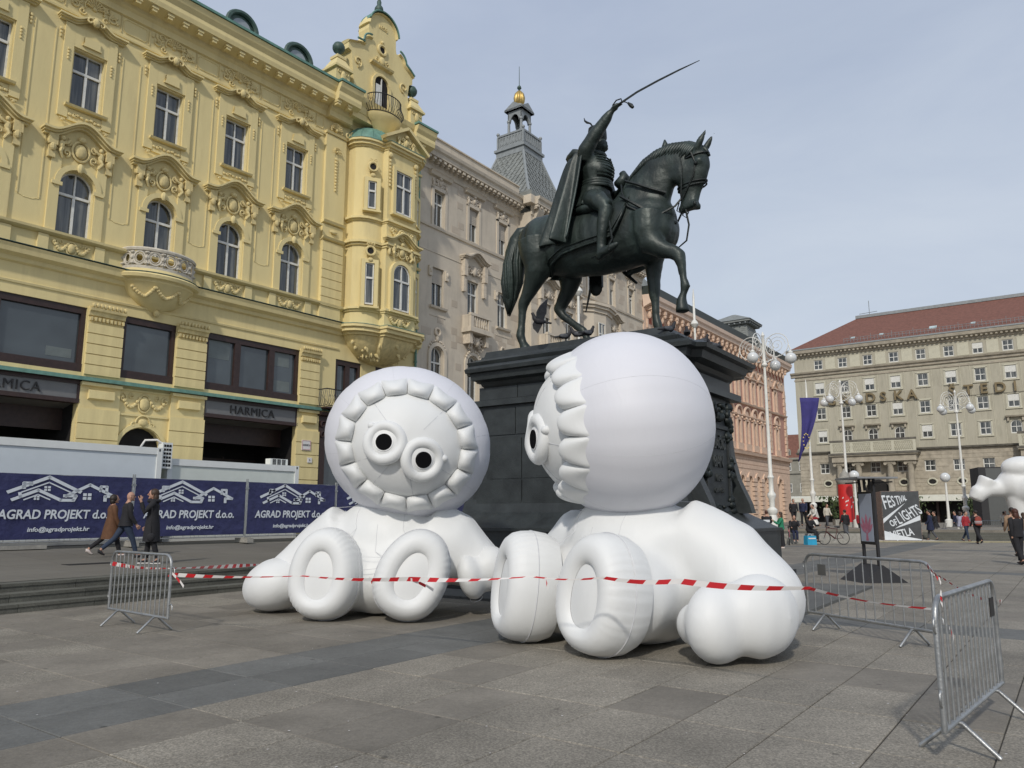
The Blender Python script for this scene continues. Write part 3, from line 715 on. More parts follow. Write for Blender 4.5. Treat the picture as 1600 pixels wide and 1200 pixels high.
# pillars between shop windows with separate blocks
blkM = {}
def blocks(x0, x1, z0, z1, n, y=-.06, par=yb, m=Myel):
    h = (z1-z0)/n; g = .018
    k = (round(x1-x0, 2), round(h, 3), m.name)
    if k not in blkM:
        q = MB(); q.box(0, x1-x0, -.07, .0, g, h-g); blkM[k] = q.mesh('stone_block', m)
    for i in range(n): ob('stone_block', blkM[k], par, (x0, y, z0+i*h))
mb = MB()
PIL = [(-4.0, -2.66), (-.41, .93), (5.87, 7.0)]
for a, b in PIL:
    mb.box(a, b, -.06, .02, 6.75, 9.5); mb.box(a-.08, b+.08, -.10, .0, -.5, 6.6)
BI('pillar', mb, Myel, yb)
for a, b in PIL:
    blocks(a, b, 6.82, 8.85, 5); blocks(a-.1, b+.1, .2, 5.55, 9, -.10)
q = MB(); q.prof([(0, 0), (-.1, .02), (-.14, .16), (-.22, .2), (-.24, .3), (0, .3)], -.02, 1.36)
for i in range(9): q.ell((.08+i*.15, -.2, .4), (.075, .09, .1), 6, 5); q.box(.04+i*.15, .12+i*.15, -.13, 0, -.18, -.04)
cap = q.mesh('capital', Myor, 40)
q = MB(); q.box(-.1, 1.44, -.24, 0, -.02, .10); q.prof([(-.1, -.55), (-.26, -.5), (-.26, -.2), (-.1, -.15)], .2, 1.15); pb = q.mesh('pillar_panel', Myel)
for a, b in PIL: ob('capital', cap, yb, (a, -.05, 9.12), scale=((b-a)/1.34, 1, 1)); ob('pillar_panel', pb, yb, (a, 0, 6.42), scale=((b-a)/1.34, 1, 1))
mb = MB(); mb.box(-14, 7.05, -.30, -.0, 6.62, 6.66); mb.box(-14, 7.05, -.34, -.28, 6.56, 6.70); mb.box(7.05, 13.7, -.2, .0, 6.62, 6.68)
BI('copper_ledge', mb, Mgreen, yb)
# shop windows
def shopwin(a, b, z0, z1, cuts):
    q = MB(); y = .06; f = .16
    q.box(a, b, y, y+.2, z1-.26, z1); q.box(a, b, y-.04, y+.2, z0, z0+.32)
    xs = [a] + cuts + [b]
    for x in xs: 
        x0_ = x-.15 if a < x < b else (x if x == a else x-.17); x1_ = x+.15 if a < x < b else (x+.17 if x == a else x)
        q.box(x0_, x1_, y+.005, y+.19, z0+.32, z1-.26)
    o = B('shop_window', q, Mdwood, yb)
    for c, e in zip(xs, xs[1:]):
        g = MB(); g.add([(c+.1, y+.14, z0+.3), (e-.1, y+.14, z0+.3), (e-.1, y+.14, z1-.2), (c+.1, y+.14, z1-.2)], [(0, 1, 2, 3)]); B('pane', g, Mshopg, o, fix=False)
    return o
shopwin(-13.6, -4.05, 6.9, 9.42, [-11.6, -9.3, -7.1]); shopwin(-7.1+.001, -4.05, 6.9, 9.42, [-5.75]) if False else None
o_ = shopwin(-2.65, -.42, 6.9, 9.42, []); shopwin(.95, 5.86, 6.9, 9.42, [2.55, 4.35]); shopwin(8.07, 9.75, 6.9, 9.35, [8.9]); shopwin(10.75, 13.0, 6.9, 9.35, [11.9])
q = MB(); q.box(0, 1.2, 0, .01, 0, .6)
for x, z, sx, sz in ((1.12, 8.35, 1.1, 1.2), (4.52, 7.3, .95, .5), (4.5, 8.5, .9, .8), (-5.3, 7.4, .9, .35)):
    q = MB(); q.box(0, sx, 0, .006, 0, sz); B('window_blind', q, mat('dim_blind', (.13, .15, .145), .3, .12, 3), yb, loc=(x, .192, z))
# sign bands
for a, b, s in ((-13.6, -4.05, -6.58), (.95, 5.86, 3.39)):
    q = MB(); q.box(a, b, -.10, .3, 5.70, 5.86); q.box(a, b, -.12, -.005, 6.42, 6.60); q.box(b-.12, b, -.09, -.005, 5.86, 6.42); q.box(a, a+.12, -.09, -.005, 5.86, 6.42); B('fascia_frame', q, Mdwood, yb)
    q = MB(); q.box(a+.12, b-.12, -.05, -.005, 5.86, 6.42); B('sign_board', q, Msign, yb)
    t_ = text('HARMICA', .50, Mletd, yb, (s, -.07, 6.12), ext=.03, xs=.98, bold=0, sp=1.10)
# recessed passages
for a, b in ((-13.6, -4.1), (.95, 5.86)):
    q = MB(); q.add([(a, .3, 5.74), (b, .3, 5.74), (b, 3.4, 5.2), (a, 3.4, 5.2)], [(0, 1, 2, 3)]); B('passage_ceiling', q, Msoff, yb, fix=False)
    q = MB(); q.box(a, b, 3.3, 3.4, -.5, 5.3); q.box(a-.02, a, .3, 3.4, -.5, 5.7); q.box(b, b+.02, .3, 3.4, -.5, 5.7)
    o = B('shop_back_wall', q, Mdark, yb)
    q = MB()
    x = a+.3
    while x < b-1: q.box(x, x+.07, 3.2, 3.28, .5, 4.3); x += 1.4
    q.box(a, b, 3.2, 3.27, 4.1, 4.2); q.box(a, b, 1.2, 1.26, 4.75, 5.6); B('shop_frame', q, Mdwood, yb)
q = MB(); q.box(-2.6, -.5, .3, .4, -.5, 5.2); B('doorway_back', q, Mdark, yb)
q = MB(); Ao = arc(-1.575, 4.105, 1.06, 180, 0, 16); Ai = arc(-1.575, 4.105, .9, 180, 0, 16)
for i in range(16): q.prismy([Ao[i], Ai[i], Ai[i+1], Ao[i+1]], -.07, 0)
Ao = arc(-1.575, 4.105, 1.0, 180, 0, 16)
q.box(-2.64, -2.47, -.06, 0, -.2, 4.1); q.box(-.68, -.5, -.06, 0, -.2, 4.1); q.box(-2.62, -.5, -.05, 0, 5.42, 5.5); q.box(-2.62, -.5, -.05, 0, 6.4, 6.48)
BI('door_surround', q, Myel, yb)
q = festoon(1.95, .85, 8); B('relief_panel', q, Myor, yb, loc=(-1.57, -.01, 5.52), smooth=40)
q = MB(); q.ell((0, -.06, .12), (.2, .08, .16), 8, 6); scroll(q, -.38, .02, .12, -.03, 1.2, 1, 0, .04); scroll(q, .38, .02, .12, -.03, 1.2, -1, 180, .04); A_ = arc(0, .1, .3, 0, 180, 10); q.tube([(x, -.04, z) for x, z in A_], .035, 5, up=(0, 1, 0))
B('door_crest', q, Myor, yb, loc=(-1.57, 0, 5.06), smooth=40)
# plates on the pillar beside the arcade
q = MB(); q.box(-.26, .26, -.03, 0, -.24, .24); o = B('wall_plate', q, Mtapew, yb, loc=(6.32, -.185, 4.82)); q = MB(); q.tube([(-.23, -.035, -.21), (.23, -.035, -.21), (.23, -.035, .21), (-.23, -.035, .21)], .008, 4, closed=True, up=(0, 1, 0)); B('plate_border', q, Mred, o)
text('HARMICA', .13, Mletd, o, (0, -.036, 0), ext=.003, xs=.8)
q = MB(); q.box(-.13, .13, -.03, 0, -.12, .12); o = B('house_number', q, Mtapew, yb, loc=(6.55, -.185, 4.12)); text('6', .16, Mletd, o, (0, -.034, 0), ext=.002)
# dark timber shopfront at the right end
q = MB(); q.box(7.1, 13.3, -.1, .1, 5.75, 6.55); q.prof([(0, 6.3), (-.35, 6.35), (-.4, 6.5), (0, 6.55)], 7.0, 13.4)
for x in (7.1, 9.9, 12.9): q.box(x, x+.4, -.12, .2, -.5, 5.75)
q.box(7.5, 12.9, .15, .2, -.5, 5.75)
sf = B('timber_shopfront', q, Mdwood, yb)
q = MB(); q.box(7.65, 9.8, .1, .14, .6, 4.8); B('pane', q, Mshopg, sf)
q = MB(); 
for k in range(2): scroll(q, 7.3+.0, 5.9-k*.5, .2, -.16, 1.2, 1, 0, .06)
B('shopfront_scroll', q, Mdwood, sf)
# iron balcony
ib = ob('iron_balcony', None, yb)
q = MB(); q.box(7.0, 13.0, -.75, 0, 6.66, 6.74); B('balcony_floor', q, Mdwood, ib)
q = MB(); q.tube([(7.0, -.02, 7.62), (7.0, -.72, 7.62), (13, -.72, 7.62)], .03, 5); q.tube([(7.0, -.02, 6.8), (7.0, -.72, 6.8), (13, -.72, 6.8)], .02, 5)
for i in range(44):
    x = 7.0+i*.137; q.tube([(x, -.72, 7.62), (x, -.76, 7.4), (x, -.9, 7.1), (x, -.88, 6.95), (x, -.73, 6.8)], .014, 4)
    if i % 2: scroll(q, x, 7.25, .08, -.8, 1, 1, 0, .012, 8)
for i in range(5): y = -.1-.14*i; q.tube([(7.0, y, 7.62), (6.9, y, 7.1), (7.0, y, 6.8)], .014, 4)
B('railing', q, Miron, ib)
# pilasters at both sides of the oriel
for x0 in (6.8, 12.75):
    w_ = 1.3 if x0 < 10 else .95
    q = MB(); q.box(x0, x0+w_, -.16, 0, 16.3, 21.1); q.box(x0, x0+w_, -.14, 0, 11.17, 15.3); q.prof([(0, 15.3), (-.24, 15.4), (-.3, 15.5), (0, 15.52)], x0-.05, x0+w_+.05); q.prof([(0, 16.2), (-.24, 16.26), (-.3, 16.38), (0, 16.4)], x0-.05, x0+w_+.05)
    q.box(x0, x0+w_, -.13, 0, 15.52, 16.2); q.prof([(0, 21.1), (-.22, 21.14), (-.26, 21.25), (0, 21.28)], x0-.05, x0+w_+.05); B('pilaster', q, Myel, yb)
    q = MB(); shell(q, x0+w_/2, 21.5, .32, -.1)
    shell(q, x0+w_/2, 20.25, .22, -.2)
    for k in range(11): q.ell((x0+w_/2, -.2, 19.85-k*.17), (.11-.005*k, .06, .08), 6, 4)
    q.ell((x0+w_/2, -.2, 15.85), (.25, .06, .1), 8, 5)
    B('pilaster_ornament', q, Myor, yb, smooth=40)
    blocks(x0, x0+w_, 11.9, 15.2, 7, -.14)
# downpipe
q = MB(); q.tube([(13.62, -.12, 21.5), (13.62, -.12, 6.6)], .07, 8)
for z in (19, 16, 13, 10, 8): q.tube([(13.62, -.12, z), (13.62, -.12, z+.1)], .095, 8)
B('downpipe', q, Mgreen, yb)
# oriel
ori = ob('oriel', None, yb)
PL = [(8.45, 0), (8.45, -.5), (8.66, -.85), (8.98, -1.08), (9.4, -1.2), (9.75, -1.24), (9.8, -1.6), (12.0, -1.6), (12.05, -1.42), (12.4, -1.25), (12.65, -.9), (12.75, -.5), (12.75, 0)]
def off(P, k): cx = 10.6; return [(cx+(x-cx)*(1+k/2.1), y*(1+k/1.6) if y else 0) for x, y in P]
q = MB(); q.prismz(PL, 11.1, 21.3)
B('oriel_wall', q, Myel, ori, smooth=30)
q = MB()
for z, h, k in ((10.62, .14, .12), (10.76, .2, .34), (10.96, .14, .46), (11.85, .1, .08), (11.95, .12, .18), (15.4, .1, .1), (15.52, .14, .22), (16.75, .08, .08), (16.83, .12, .2), (20.9, .1, .08), (21.0, .16, .2), (21.16, .12, .32)):
    q.prismz(off(PL, k), z+.0015*k, z+h)
BI('oriel_moulding', q, Myel, ori)
q = MB(); q.prismz(off(PL, .48), 11.10, 11.125); q.prismz(off(PL, .34), 21.28, 21.31); BI('oriel_flashing', q, Mgreen, ori)
q = MB(); cx = 10.6
rows = []
for t, z in ((.06, 9.35), (.35, 9.45), (.62, 9.7), (.84, 10.1), (.97, 10.5), (1.0, 10.63)):
    rows.append([(cx+(x-cx)*t, y*t, z) for x, y in PL])
q.grid(rows); B('oriel_bowl', q, Myor, ori, smooth=60)
q = MB()
for i in range(34):
    a = random.uniform(.05, .95); k = random.uniform(.45, .95); idx = a*(len(PL)-1); i0 = int(idx); f_ = idx-i0; p = [PL[i0][j]*(1-f_)+PL[i0+1][j]*f_ for j in (0, 1)]
    z = np.interp(k, [.35, .62, .84, .97], [9.45, 9.7, 10.1, 10.5]); q.ell((cx+(p[0]-cx)*k, p[1]*k-.02, z), (random.uniform(.08, .2), .06, random.uniform(.05, .12)), 7, 5, rot=Euler((0, random.uniform(0, 3), 0)))
B('oriel_relief', q, Myor, ori, smooth=40)
# oriel windows proud of the wall
def owin(cx_, z0, wd, h, ar=False, face='mid'):
    if face == 'mid': loc = (cx_, -1.72, z0); rz = 0
    else: loc = (9.0, -1.28, z0) if face == 'left' else (12.3, -1.33, z0); rz = R(-28) if face == 'left' else R(30)
    k = ('o', wd, h, ar); 
    if k not in WM: WM[k] = (win_mesh(wd, h, ar, 1 if wd > .8 else 0, .64, .06), pane_mesh(wd, h, ar))
    o = ob('window', WM[k][0], ori, loc, (0, 0, rz)); ob('pane', WM[k][1], o)
    q = MB(); r = wd/2+.02; s_ = .2; q.box(-r-s_, -r, -.07, .13, -.1, h+(.0 if not ar else -wd/2)); q.box(r, r+s_, -.07, .13, -.1, h+(0 if not ar else -wd/2)); q.box(-r-s_-.05, r+s_+.05, -.14, .13, -.2, -.1)
    if ar:
        Ao = arc(0, h-wd/2, r+s_, 180, 0, 12); Ai = arc(0, h-wd/2, r, 180, 0, 12)
        for i in range(12): q.prismy([Ao[i], Ai[i], Ai[i+1], Ao[i+1]], -.07, .13)
    else: q.box(-r-s_, r+s_, -.07, .13, h, h+.2)
    B('window_surround', q, Myel, o)
owin(10.85, 17.5, 1.15, 2.35); owin(9, 17.4, .42, 1.5, face='left'); owin(12, 17.4, .42, 1.5, face='right')
owin(10.85, 12.15, 1.2, 2.5, True); owin(9, 12.2, .45, 2.2, face='left'); owin(12, 12.2, .45, 2.2, face='right')
for z in (19.7, 15.05):
    q = MB(); q.tube([(.24*math.cos(a*.5236), -.04, .24*math.sin(a*.5236)) for a in range(12)], .07, 6, closed=True, up=(0, 1, 0)); q.ell((0, -.05, -.48), (.15, .07, .12), 8, 5); scroll(q, -.14, .36, .1, -.03, 1, 1, 0, .03); scroll(q, .14, .36, .1, -.03, 1, -1, 180, .03)
    o = B('oval_window', q, Myor, ori, loc=(9.0, -1.3, z), rot=(0, 0, R(-28)), smooth=40); g = MB(); g.add([(.2*math.cos(a*.5236), -.02, .2*math.sin(a*.5236)) for a in range(12)], [tuple(range(12))]); B('pane', g, Mdark, o, fix=False)
B('pediment', curved_pediment(2.7, .5, .35, .17, .2), Myel, ori, loc=(10.85, -1.62, 15.75)); B('cartouche', cartouche(2.0, .85, 6), Myor, ori, loc=(10.85, -1.65, 14.95), smooth=40)
q = MB(); q.prismy([(-1.45, 0), (1.45, 0), (1.45, .12), (0, 1.05), (-1.45, .12)], -.12, 1.2)
for s in (-1, 1):
    q.bar((s*1.62, -.2, .1), (0, -.2, 1.12), .45, .16)
B('oriel_pediment', q, Myel, ori, loc=(10.85, -1.62, 21.3)); B('cartouche', cartouche(1.2, .75, 2, False), Myor, ori, loc=(10.85, -1.78, 21.2), smooth=40)
q = MB()
for s in (-1, 1):
    for zz in (17.2, 11.8):
        pass
    for k in range(8): q.ell((10.85+s*.95, -1.66, 20.3-k*.2), (.09, .06, .09), 6, 4)
    q.ell((10.85+s*.95, -1.68, 20.6), (.16, .1, .16), 8, 6)
q2 = festoon(1.7, .7, 5); q.add(q2.v, q2.f, 0, Matrix.Translation((10.85, -1.64, 15.98)))
q2 = festoon(1.5, .6, 6); q.add(q2.v, q2.f, 0, Matrix.Translation((10.85, -1.64, 11.2)))
B('oriel_ornament', q, Myor, ori, smooth=40)
q = MB(); rows = []
for k in range(7):
    t = k/6; r_ = math.cos(t*math.pi/2)*1.75+.02; rows.append([(9.95 + r_*math.cos(math.pi*.55+math.pi*1.0*i/16+0)*1.0, -.05 + r_*math.sin(math.pi+math.pi*i/16)*.75 if False else -.05 - abs(r_*.8*math.sin(math.pi*i/16)), 21.32+.95*math.sin(t*math.pi/2)) for i in range(17)])
rows = [[(9.9 - r_*math.cos(math.pi*i/16), -.02 - r_*.9*math.sin(math.pi*i/16), z) for i in range(17)] for r_, z in ((1.72, 21.32), (1.68, 21.5), (1.5, 21.85), (1.15, 22.15), (.7, 22.32), (.1, 22.4))]
q.grid(rows)
for i in range(1, 16, 2): q.tube([Vector(rw[i]) for rw in rows], .025, 4)
B('copper_dome', q, Mgreen, ori, smooth=50)
# gable
gb = ob('gable', None, yb)
G = [(7.95, 22.4), (7.95, 24.2), (7.8, 25.4), (7.72, 26.0), (7.5, 26.1), (7.5, 26.45), (8.2, 26.75), (8.55, 26.8)] + arc(9.0, 26.9, .5, 180, 80, 5)[1:] + [(8.95, 27.6), (8.85, 28.0)] + arc(9.88, 28.2, 1.02, 168, 12, 14) + [(10.9, 27.7), (10.95, 27.45)] + arc(11.0, 26.95, .55, 70, 10, 5) + [(11.9, 26.75), (12.25, 26.5), (12.25, 26.15), (12.0, 26.0), (11.9, 25.3), (12.1, 24.4), (12.5, 23.9), (12.5, 22.4)]
q = MB(); q.prismy(G[::-1], -.75, .1)
B('gable_wall', q, Myel, gb)
q = MB()
for seg in ([(7.45, 26.5), (8.25, 26.8), (8.6, 26.85)], [(p[0], p[1]) for p in arc(9.0, 26.9, .52, 180, 80, 6)], arc(9.88, 28.2, 1.05, 175, 5, 16), arc(11.0, 26.95, .57, 75, 5, 5)+[(11.95, 26.8), (12.3, 26.55)]):
    q.tube([(x, -.4, z) for x, z in seg], [(.09, .5)]*len(seg), 8, up=(0, 1, 0))
B('gable_moulding', q, Myel, gb, smooth=50)
q = MB(); A = arc(9.88, 28.25, 1.1, 165, 4, 16); q.grid([[(x, -.95, z+.02) for x, z in A], [(x, -.1, z+.02) for x, z in A], [(9.88+(x-9.88)*.8, .35, z-.25) for x, z in A], [(9.88+(x-9.88)*.3, .6, 28.3+(z-28.3)*.4) for x, z in A]]); q.tube([(x, -.93, z+.02) for x, z in A], .05, 5, up=(0, 1, 0))
q.tube([(x, -.9, z+.09) for x, z in [(8.0, 26.8), (8.5, 26.85)]+arc(9.0, 26.9, .58, 180, 90, 5)], .06, 5, up=(0, 1, 0)); q.tube([(x, -.9, z+.09) for x, z in arc(11.0, 26.95, .62, 80, 5, 5)+[(11.95, 26.8), (12.3, 26.55)]], .06, 5, up=(0, 1, 0))
B('copper_cover', q, Mgreen, gb, smooth=50)
q = MB(); q.lathe([(.26, 0), (.3, .1), (.2, .22), (.16, .3), (.26, .45), (.24, .62), (.12, .8), (.13, 1.0), (.08, 1.15), (.04, 1.45), (.09, 1.55), (.09, 1.65), (.02, 1.75), (.015, 2.3)], 10, M=Matrix.Translation((9.85, -.4, 29.25)))
B('finial', q, Mgreen2, gb, smooth=40)
q = MB(); q.box(9.3, 10.3, -.79, -.7, 23.2, 24.9); A = arc(9.8, 24.9, .5, 0, 180, 10); q.prismy(A, -.79, -.7); B('balcony_door', q, Mdark, gb)
q = MB(); Ao = arc(9.8, 24.9, .68, 180, 0, 12); Ai = arc(9.8, 24.9, .52, 180, 0, 12)
for i in range(12): q.prismy([Ao[i], Ai[i], Ai[i+1], Ao[i+1]], -.92, -.75)
q.box(9.12, 9.28, -.92, -.75, 23, 24.9); q.box(10.32, 10.48, -.92, -.75, 23, 24.9); q.prof([(-.75, 25.95), (-.95, 26.0), (-1.0, 26.1), (-.75, 26.12)], 9.0, 10.6)
A = arc(9.85, 27.1, .28, 0, 360, 12); q.tube([(x, -.78, z) for x, z in A[:-1]], .09, 6, closed=True, up=(0, 1, 0))
for s in (-1, 1): scroll(q, 9.85+s*.4, 26.35, .2, -.8, 1.2, s, 90, .05); scroll(q, 9.85+s*1.7, 25.6, .32, -.78, 1.3, -s, -90, .05)
q.ell((9.85, -.8, 26.4), (.2, .12, .26), 8, 6); q.ell((9.85, -.8, 27.55), (.12, .08, .12), 8, 6)
B('gable_ornament', q, Myor, gb, smooth=40)
q = MB(); q.add([(9.85+.26*math.cos(a*.5236), -.77, 27.1+.26*math.sin(a*.5236)) for a in range(12)], [tuple(range(12))]); B('oculus', q, Mdark, gb, fix=False)
text('1898', .34, Myor, gb, (9.88, -.77, 28.45), ext=.02)
q = MB(); q.box(9.4, 9.75, -.86, -.8, 23.2, 24.9); q.box(9.78, 9.82, -.88, -.8, 23.2, 25.3); B('door_frame', q, Mwhite, gb)
# small curved iron balcony in the gable
q = MB(); q.grid([[(10.0 + r_*1.15*math.cos(math.pi+math.pi*i/16), -.8 + r_*.85*math.sin(math.pi+math.pi*i/16), z) for i in range(17)] for r_, z in ((.2, 21.9), (.5, 22.1), (.75, 22.6), (.95, 22.75), (1.02, 22.95), (.1, 23.0))])
B('balcony_bowl', q, Myel, gb, smooth=35)
q = MB()
def gp(a, r_, z): return (10.0+r_*1.15*math.cos(a), -.8+r_*.85*math.sin(a), z)
for z, r_ in ((23.05, .95), (24.05, .97)): q.tube([gp(math.pi+math.pi*i/16, r_, z) for i in range(17)], .03, 5)
for i in range(23):
    a = math.pi+math.pi*i/22; q.tube([gp(a, .96, 24.05), gp(a, 1.0, 23.7), gp(a, 1.14, 23.35), gp(a, .96, 23.05)], .016, 4)
B('railing', q, Miron, gb)
for x in (7.05, 12.45):
    q = MB(); q.box(x-.45, x+.45, -.95, -.05, 23.6, 24.5); q.box(x-.58, x+.58, -1.08, .08, 24.5, 24.62); q.prismz([(x-.55, -1.05), (x+.55, -1.05), (x+.55, .05), (x-.55, .05)], 24.62, 25.2, top=[(x-.25, -.75), (x+.25, -.75), (x+.25, -.25), (x-.25, -.25)]); q.box(x-.3, x+.3, -.8, -.2, 25.2, 25.35)
    o = B('gable_pedestal', q, Myel, gb)
    q = MB(); q.lathe([(.12, 25.35), (.22, 25.42), (.1, 25.5), (.12, 25.6), (.26, 25.7), (.33, 25.85), (.33, 25.98), (.24, 26.15), (.05, 26.25)], 14, M=Matrix.Translation((x, -.5, 0)))
    B('pedestal_ball', q, Mgreen2, o, smooth=60)
    q = MB(); q.ell((x, -.98, 24.1), (.16, .1, .3), 8, 6); scroll(q, x-.25, 24.3, .14, -.96, 1.2, 1, 0, .04); scroll(q, x+.25, 24.3, .14, -.96, 1.2, -1, 180, .04); B('pedestal_ornament', q, Myor, o, smooth=40)
q = MB(); shell(q, 9.9, 22.0, .45, -.5); 
for s in (-1, 1):
    for k in range(5): scroll(q, 9.9+s*(.5+.33*k), 21.9-.12*k, .2, -.3, 1.2, s, 90*k, .06)
B('carved_group', q, Myor, gb, smooth=40)
# round dormers
for x in (-1.6, 1.6, 4.82):
    A = arc(0, 0, .72, 0, 180, 12)
    q = MB(); q.prismy([(-.72, -1.3)] + [(.72, -1.3)][:0] + [(.72, -1.3)][:0] + [], 0, 0) if False else None
    P = [(-.72, -1.2), (.72, -1.2)] + A
    q.prismy(P, -.2, 2.2); o = B('dormer', q, Mgreen2, yb, loc=(x, .1, 24.25))
    q = MB(); q.tube([(px, -.28, pz) for px, pz in [(1.05, -.12), (.86, -.05)]+arc(0, 0, .78, 0, 180, 14)+[(-.86, -.05), (-1.05, -.12)]], .12, 6, up=(0, 1, 0)); B('dormer_frame', q, Mgreen2, o, smooth=50)
    q = MB(); q.add([(px*.7, -.23, pz*.7) for px, pz in arc(0, 0, .72, 0, 180, 12)], [tuple(range(13))]); B('pane', q, mat('sky_glass', (.3, .33, .36), .15, .1), o, fix=False)
# aerial
q = MB(); q.tube([(0, 0, 0), (0, 0, 3)], .025, 5); q.tube([(-.6, 0, 2.2), (.9, 0, 2.2)], .015, 4)
for i in range(6): q.tube([(-.5+i*.25, -.3, 2.2), (-.5+i*.25, .3, 2.2)], .012, 4)
o = B('aerial', q, Msteel, yb, loc=(-.4, 1.2, 24.2))
# ================================================================== BEIGE BUILDING
bb = broot('beige_building', (-5.49, 42.84), 35.5, 'beige stone building with slate corner tower, gilded ball and rows of shuttered windows')
S1 = (1.83, 5.2, 8.35); S3 = (20.3, 23.85, 27.4); S2 = (12.3, 15.3)
def beige_front(x0, x1, cs, y=0.0, off=0):
    H = []
    for i, c in enumerate(cs):
        H += [(c-.47, c+.47, 18.72, 20.92), (c-.54, c+.54, 13.7, 16.08), (c-.55, c+.55, 8.2, 11.25, True), (c-.9, c+.9, .8, 6.2)]
    mb = MB(); wall(mb, x0, x1, -1, 22.3, H, y, .38)
    return mb, H
fr, H1 = beige_front(0, 10.3, S1); m2, H2 = beige_front(10.3, 17.2, S2, -1.0); m3, H3 = beige_front(17.2, 29.6, S3)
fr.add(m2.v, m2.f); fr.add(m3.v, m3.f)
for x in (10.3, 17.2): fr.add([(x, -1, -1), (x, 0, -1), (x, 0, 22.3), (x, -1, 22.3)], [(0, 1, 2, 3)])
fr.add([(0, 0, -1), (0, 12, -1), (0, 12, 24), (0, 0, 24)], [(0, 3, 2, 1)]); fr.add([(29.6, 0, -1), (29.6, 12, -1), (29.6, 12, 24), (29.6, 0, 24)], [(0, 1, 2, 3)])
B('wall', fr, Mbeige, bb, fix=False)
# ashlar: darker stones let into the wall
rn = random.Random(12); BK = {}
cells = []
for (x0, x1, HH, y) in ((0, 10.3, H1, 0), (10.3, 17.2, H2, -1), (17.2, 29.6, H3, 0)):
    z = 8.0; row = 0
    while z < 22:
        x = x0 + (.43 if row % 2 else 0)
        while x < x1-.1:
            wd = min(rn.choice((.86, .86, .55)), x1-x-.02)
            if wd > .2 and not any(h[0]-.32 < x+wd and x < h[1]+.32 and h[2]-.3 < z+.42 and z < h[3]+.35 for h in HH) and not 16.85 < z+.42 < 17.6 and not 18.2 < z+.42 < 18.95:
                if rn.random() < .30: cells.append((x, z, round(wd, 2), y))
            x += wd
        z += .43; row += 1
for (x, z, wd, y) in cells[:300]:
    if wd not in BK: q = MB(); q.box(.006, wd-.006, -.010, .0, .006, .424); BK[wd] = q.mesh('stone_block', Mbeige2)
    ob('stone_block', BK[wd], bb, (x, y, z))
mb = MB()
for x0, x1, y in ((0, 10.3, 0), (10.3, 17.2, -1), (17.2, 29.6, 0)):
    mb.prof([(y, 18.42), (y-.09, 18.45), (y-.12, 18.6), (y, 18.64)], x0, x1); mb.prof([(y, 16.95), (y-.03, 16.96), (y-.03, 17.02), (y, 17.03)], x0, x1); mb.prof([(y, 7.4), (y-.2, 7.5), (y-.3, 7.7), (y, 7.75)], x0, x1)
    mb.prof([(y, 22.0), (y-.08, 22.05), (y-.1, 22.3), (y-.16, 22.4), (y-.18, 22.62), (y-.6, 22.7), (y-.64, 22.95), (y-.75, 23.05), (y-.8, 23.22), (y, 23.3)], x0-.02, x1+(.0 if x1 < 29 else 0))
    if y == 0: mb.box(x0, x1, y-.02, y+.4, 23.3, 24.25); mb.box(x0, x1, y-.1, y+.5, 24.25, 24.33)
for x in (10.3, 17.2):
    s = -1 if x < 12 else 1
    mb.box(*sorted((x, x+s*.55)), -1.4, -.75, 22.7, 23.28)
BI('cornice', mb, Mbeige, bb)
q = MB(); q.box(-.11, .11, -.42, 0, 0, .14); q.box(-.08, .08, -.3, 0, -.1, 0); bk = q.mesh('bracket', Mbeige)
x = .3
while x < 29.5:
    ob('bracket', bk, bb, (x, (-1.17 if 10.3 < x < 17.2 else -.17), 22.5)); x += .46
q = MB()
q.box(-.72, -.5, -.07, 0, -.1, 2.35); q.box(.5, .72, -.07, 0, -.1, 2.35); q.box(-.72, .72, -.07, 0, 2.22, 2.45)
q.prof([(0, 3.0), (-.2, 3.05), (-.28, 3.2), (-.36, 3.28), (0, 3.34)], -1.0, 1.0); us = q.mesh('window_surround', Mbeige)
cr_ = cartouche(1.3, .62, 4, False).mesh('cartouche', Mbeor, 40)
q = MB(); q.prof([(0, -.2), (-.16, -.16), (-.2, -.04), (0, 0)], -.75, .75); q.box(-.7, .7, -.03, 0, -.62, -.56)
for s in (-1, 1): q.box(s*.76-.14, s*.76+.14, -.12, 0, 1.75, 2.35); q.ell((s*.76, -.12, 2.1), (.1, .07, .16), 6, 5)
ms = q.mesh('window_surround', Mbeige)
q = MB(); Ao = arc(0, 2.5, .82, 180, 0, 14); Ai = arc(0, 2.5, .6, 180, 0, 14)
for i in range(14): q.prismy([Ao[i], Ai[i], Ai[i+1], Ao[i+1]], -.10, 0)
q.box(-.82, -.6, -.1, 0, -.1, 2.5); q.box(.6, .82, -.1, 0, -.1, 2.5)
als = q.mesh('window_surround', Mbeige)
q = MB(); q.tube([(.22*math.cos(a*.628), -.06, 3.95+.22*math.sin(a*.628)) for a in range(10)], .07, 6, closed=True, up=(0, 1, 0)); q.ell((0, -.05, 3.55), (.13, .08, .22), 8, 6)
for s in (-1, 1):
    for k in range(5): q.ell((s*(.2+.13*k), -.05, 3.38-.05*k*k*.5), (.08, .07, .08), 6, 5)
alo = q.mesh('keystone_carving', Mbeor, 40)
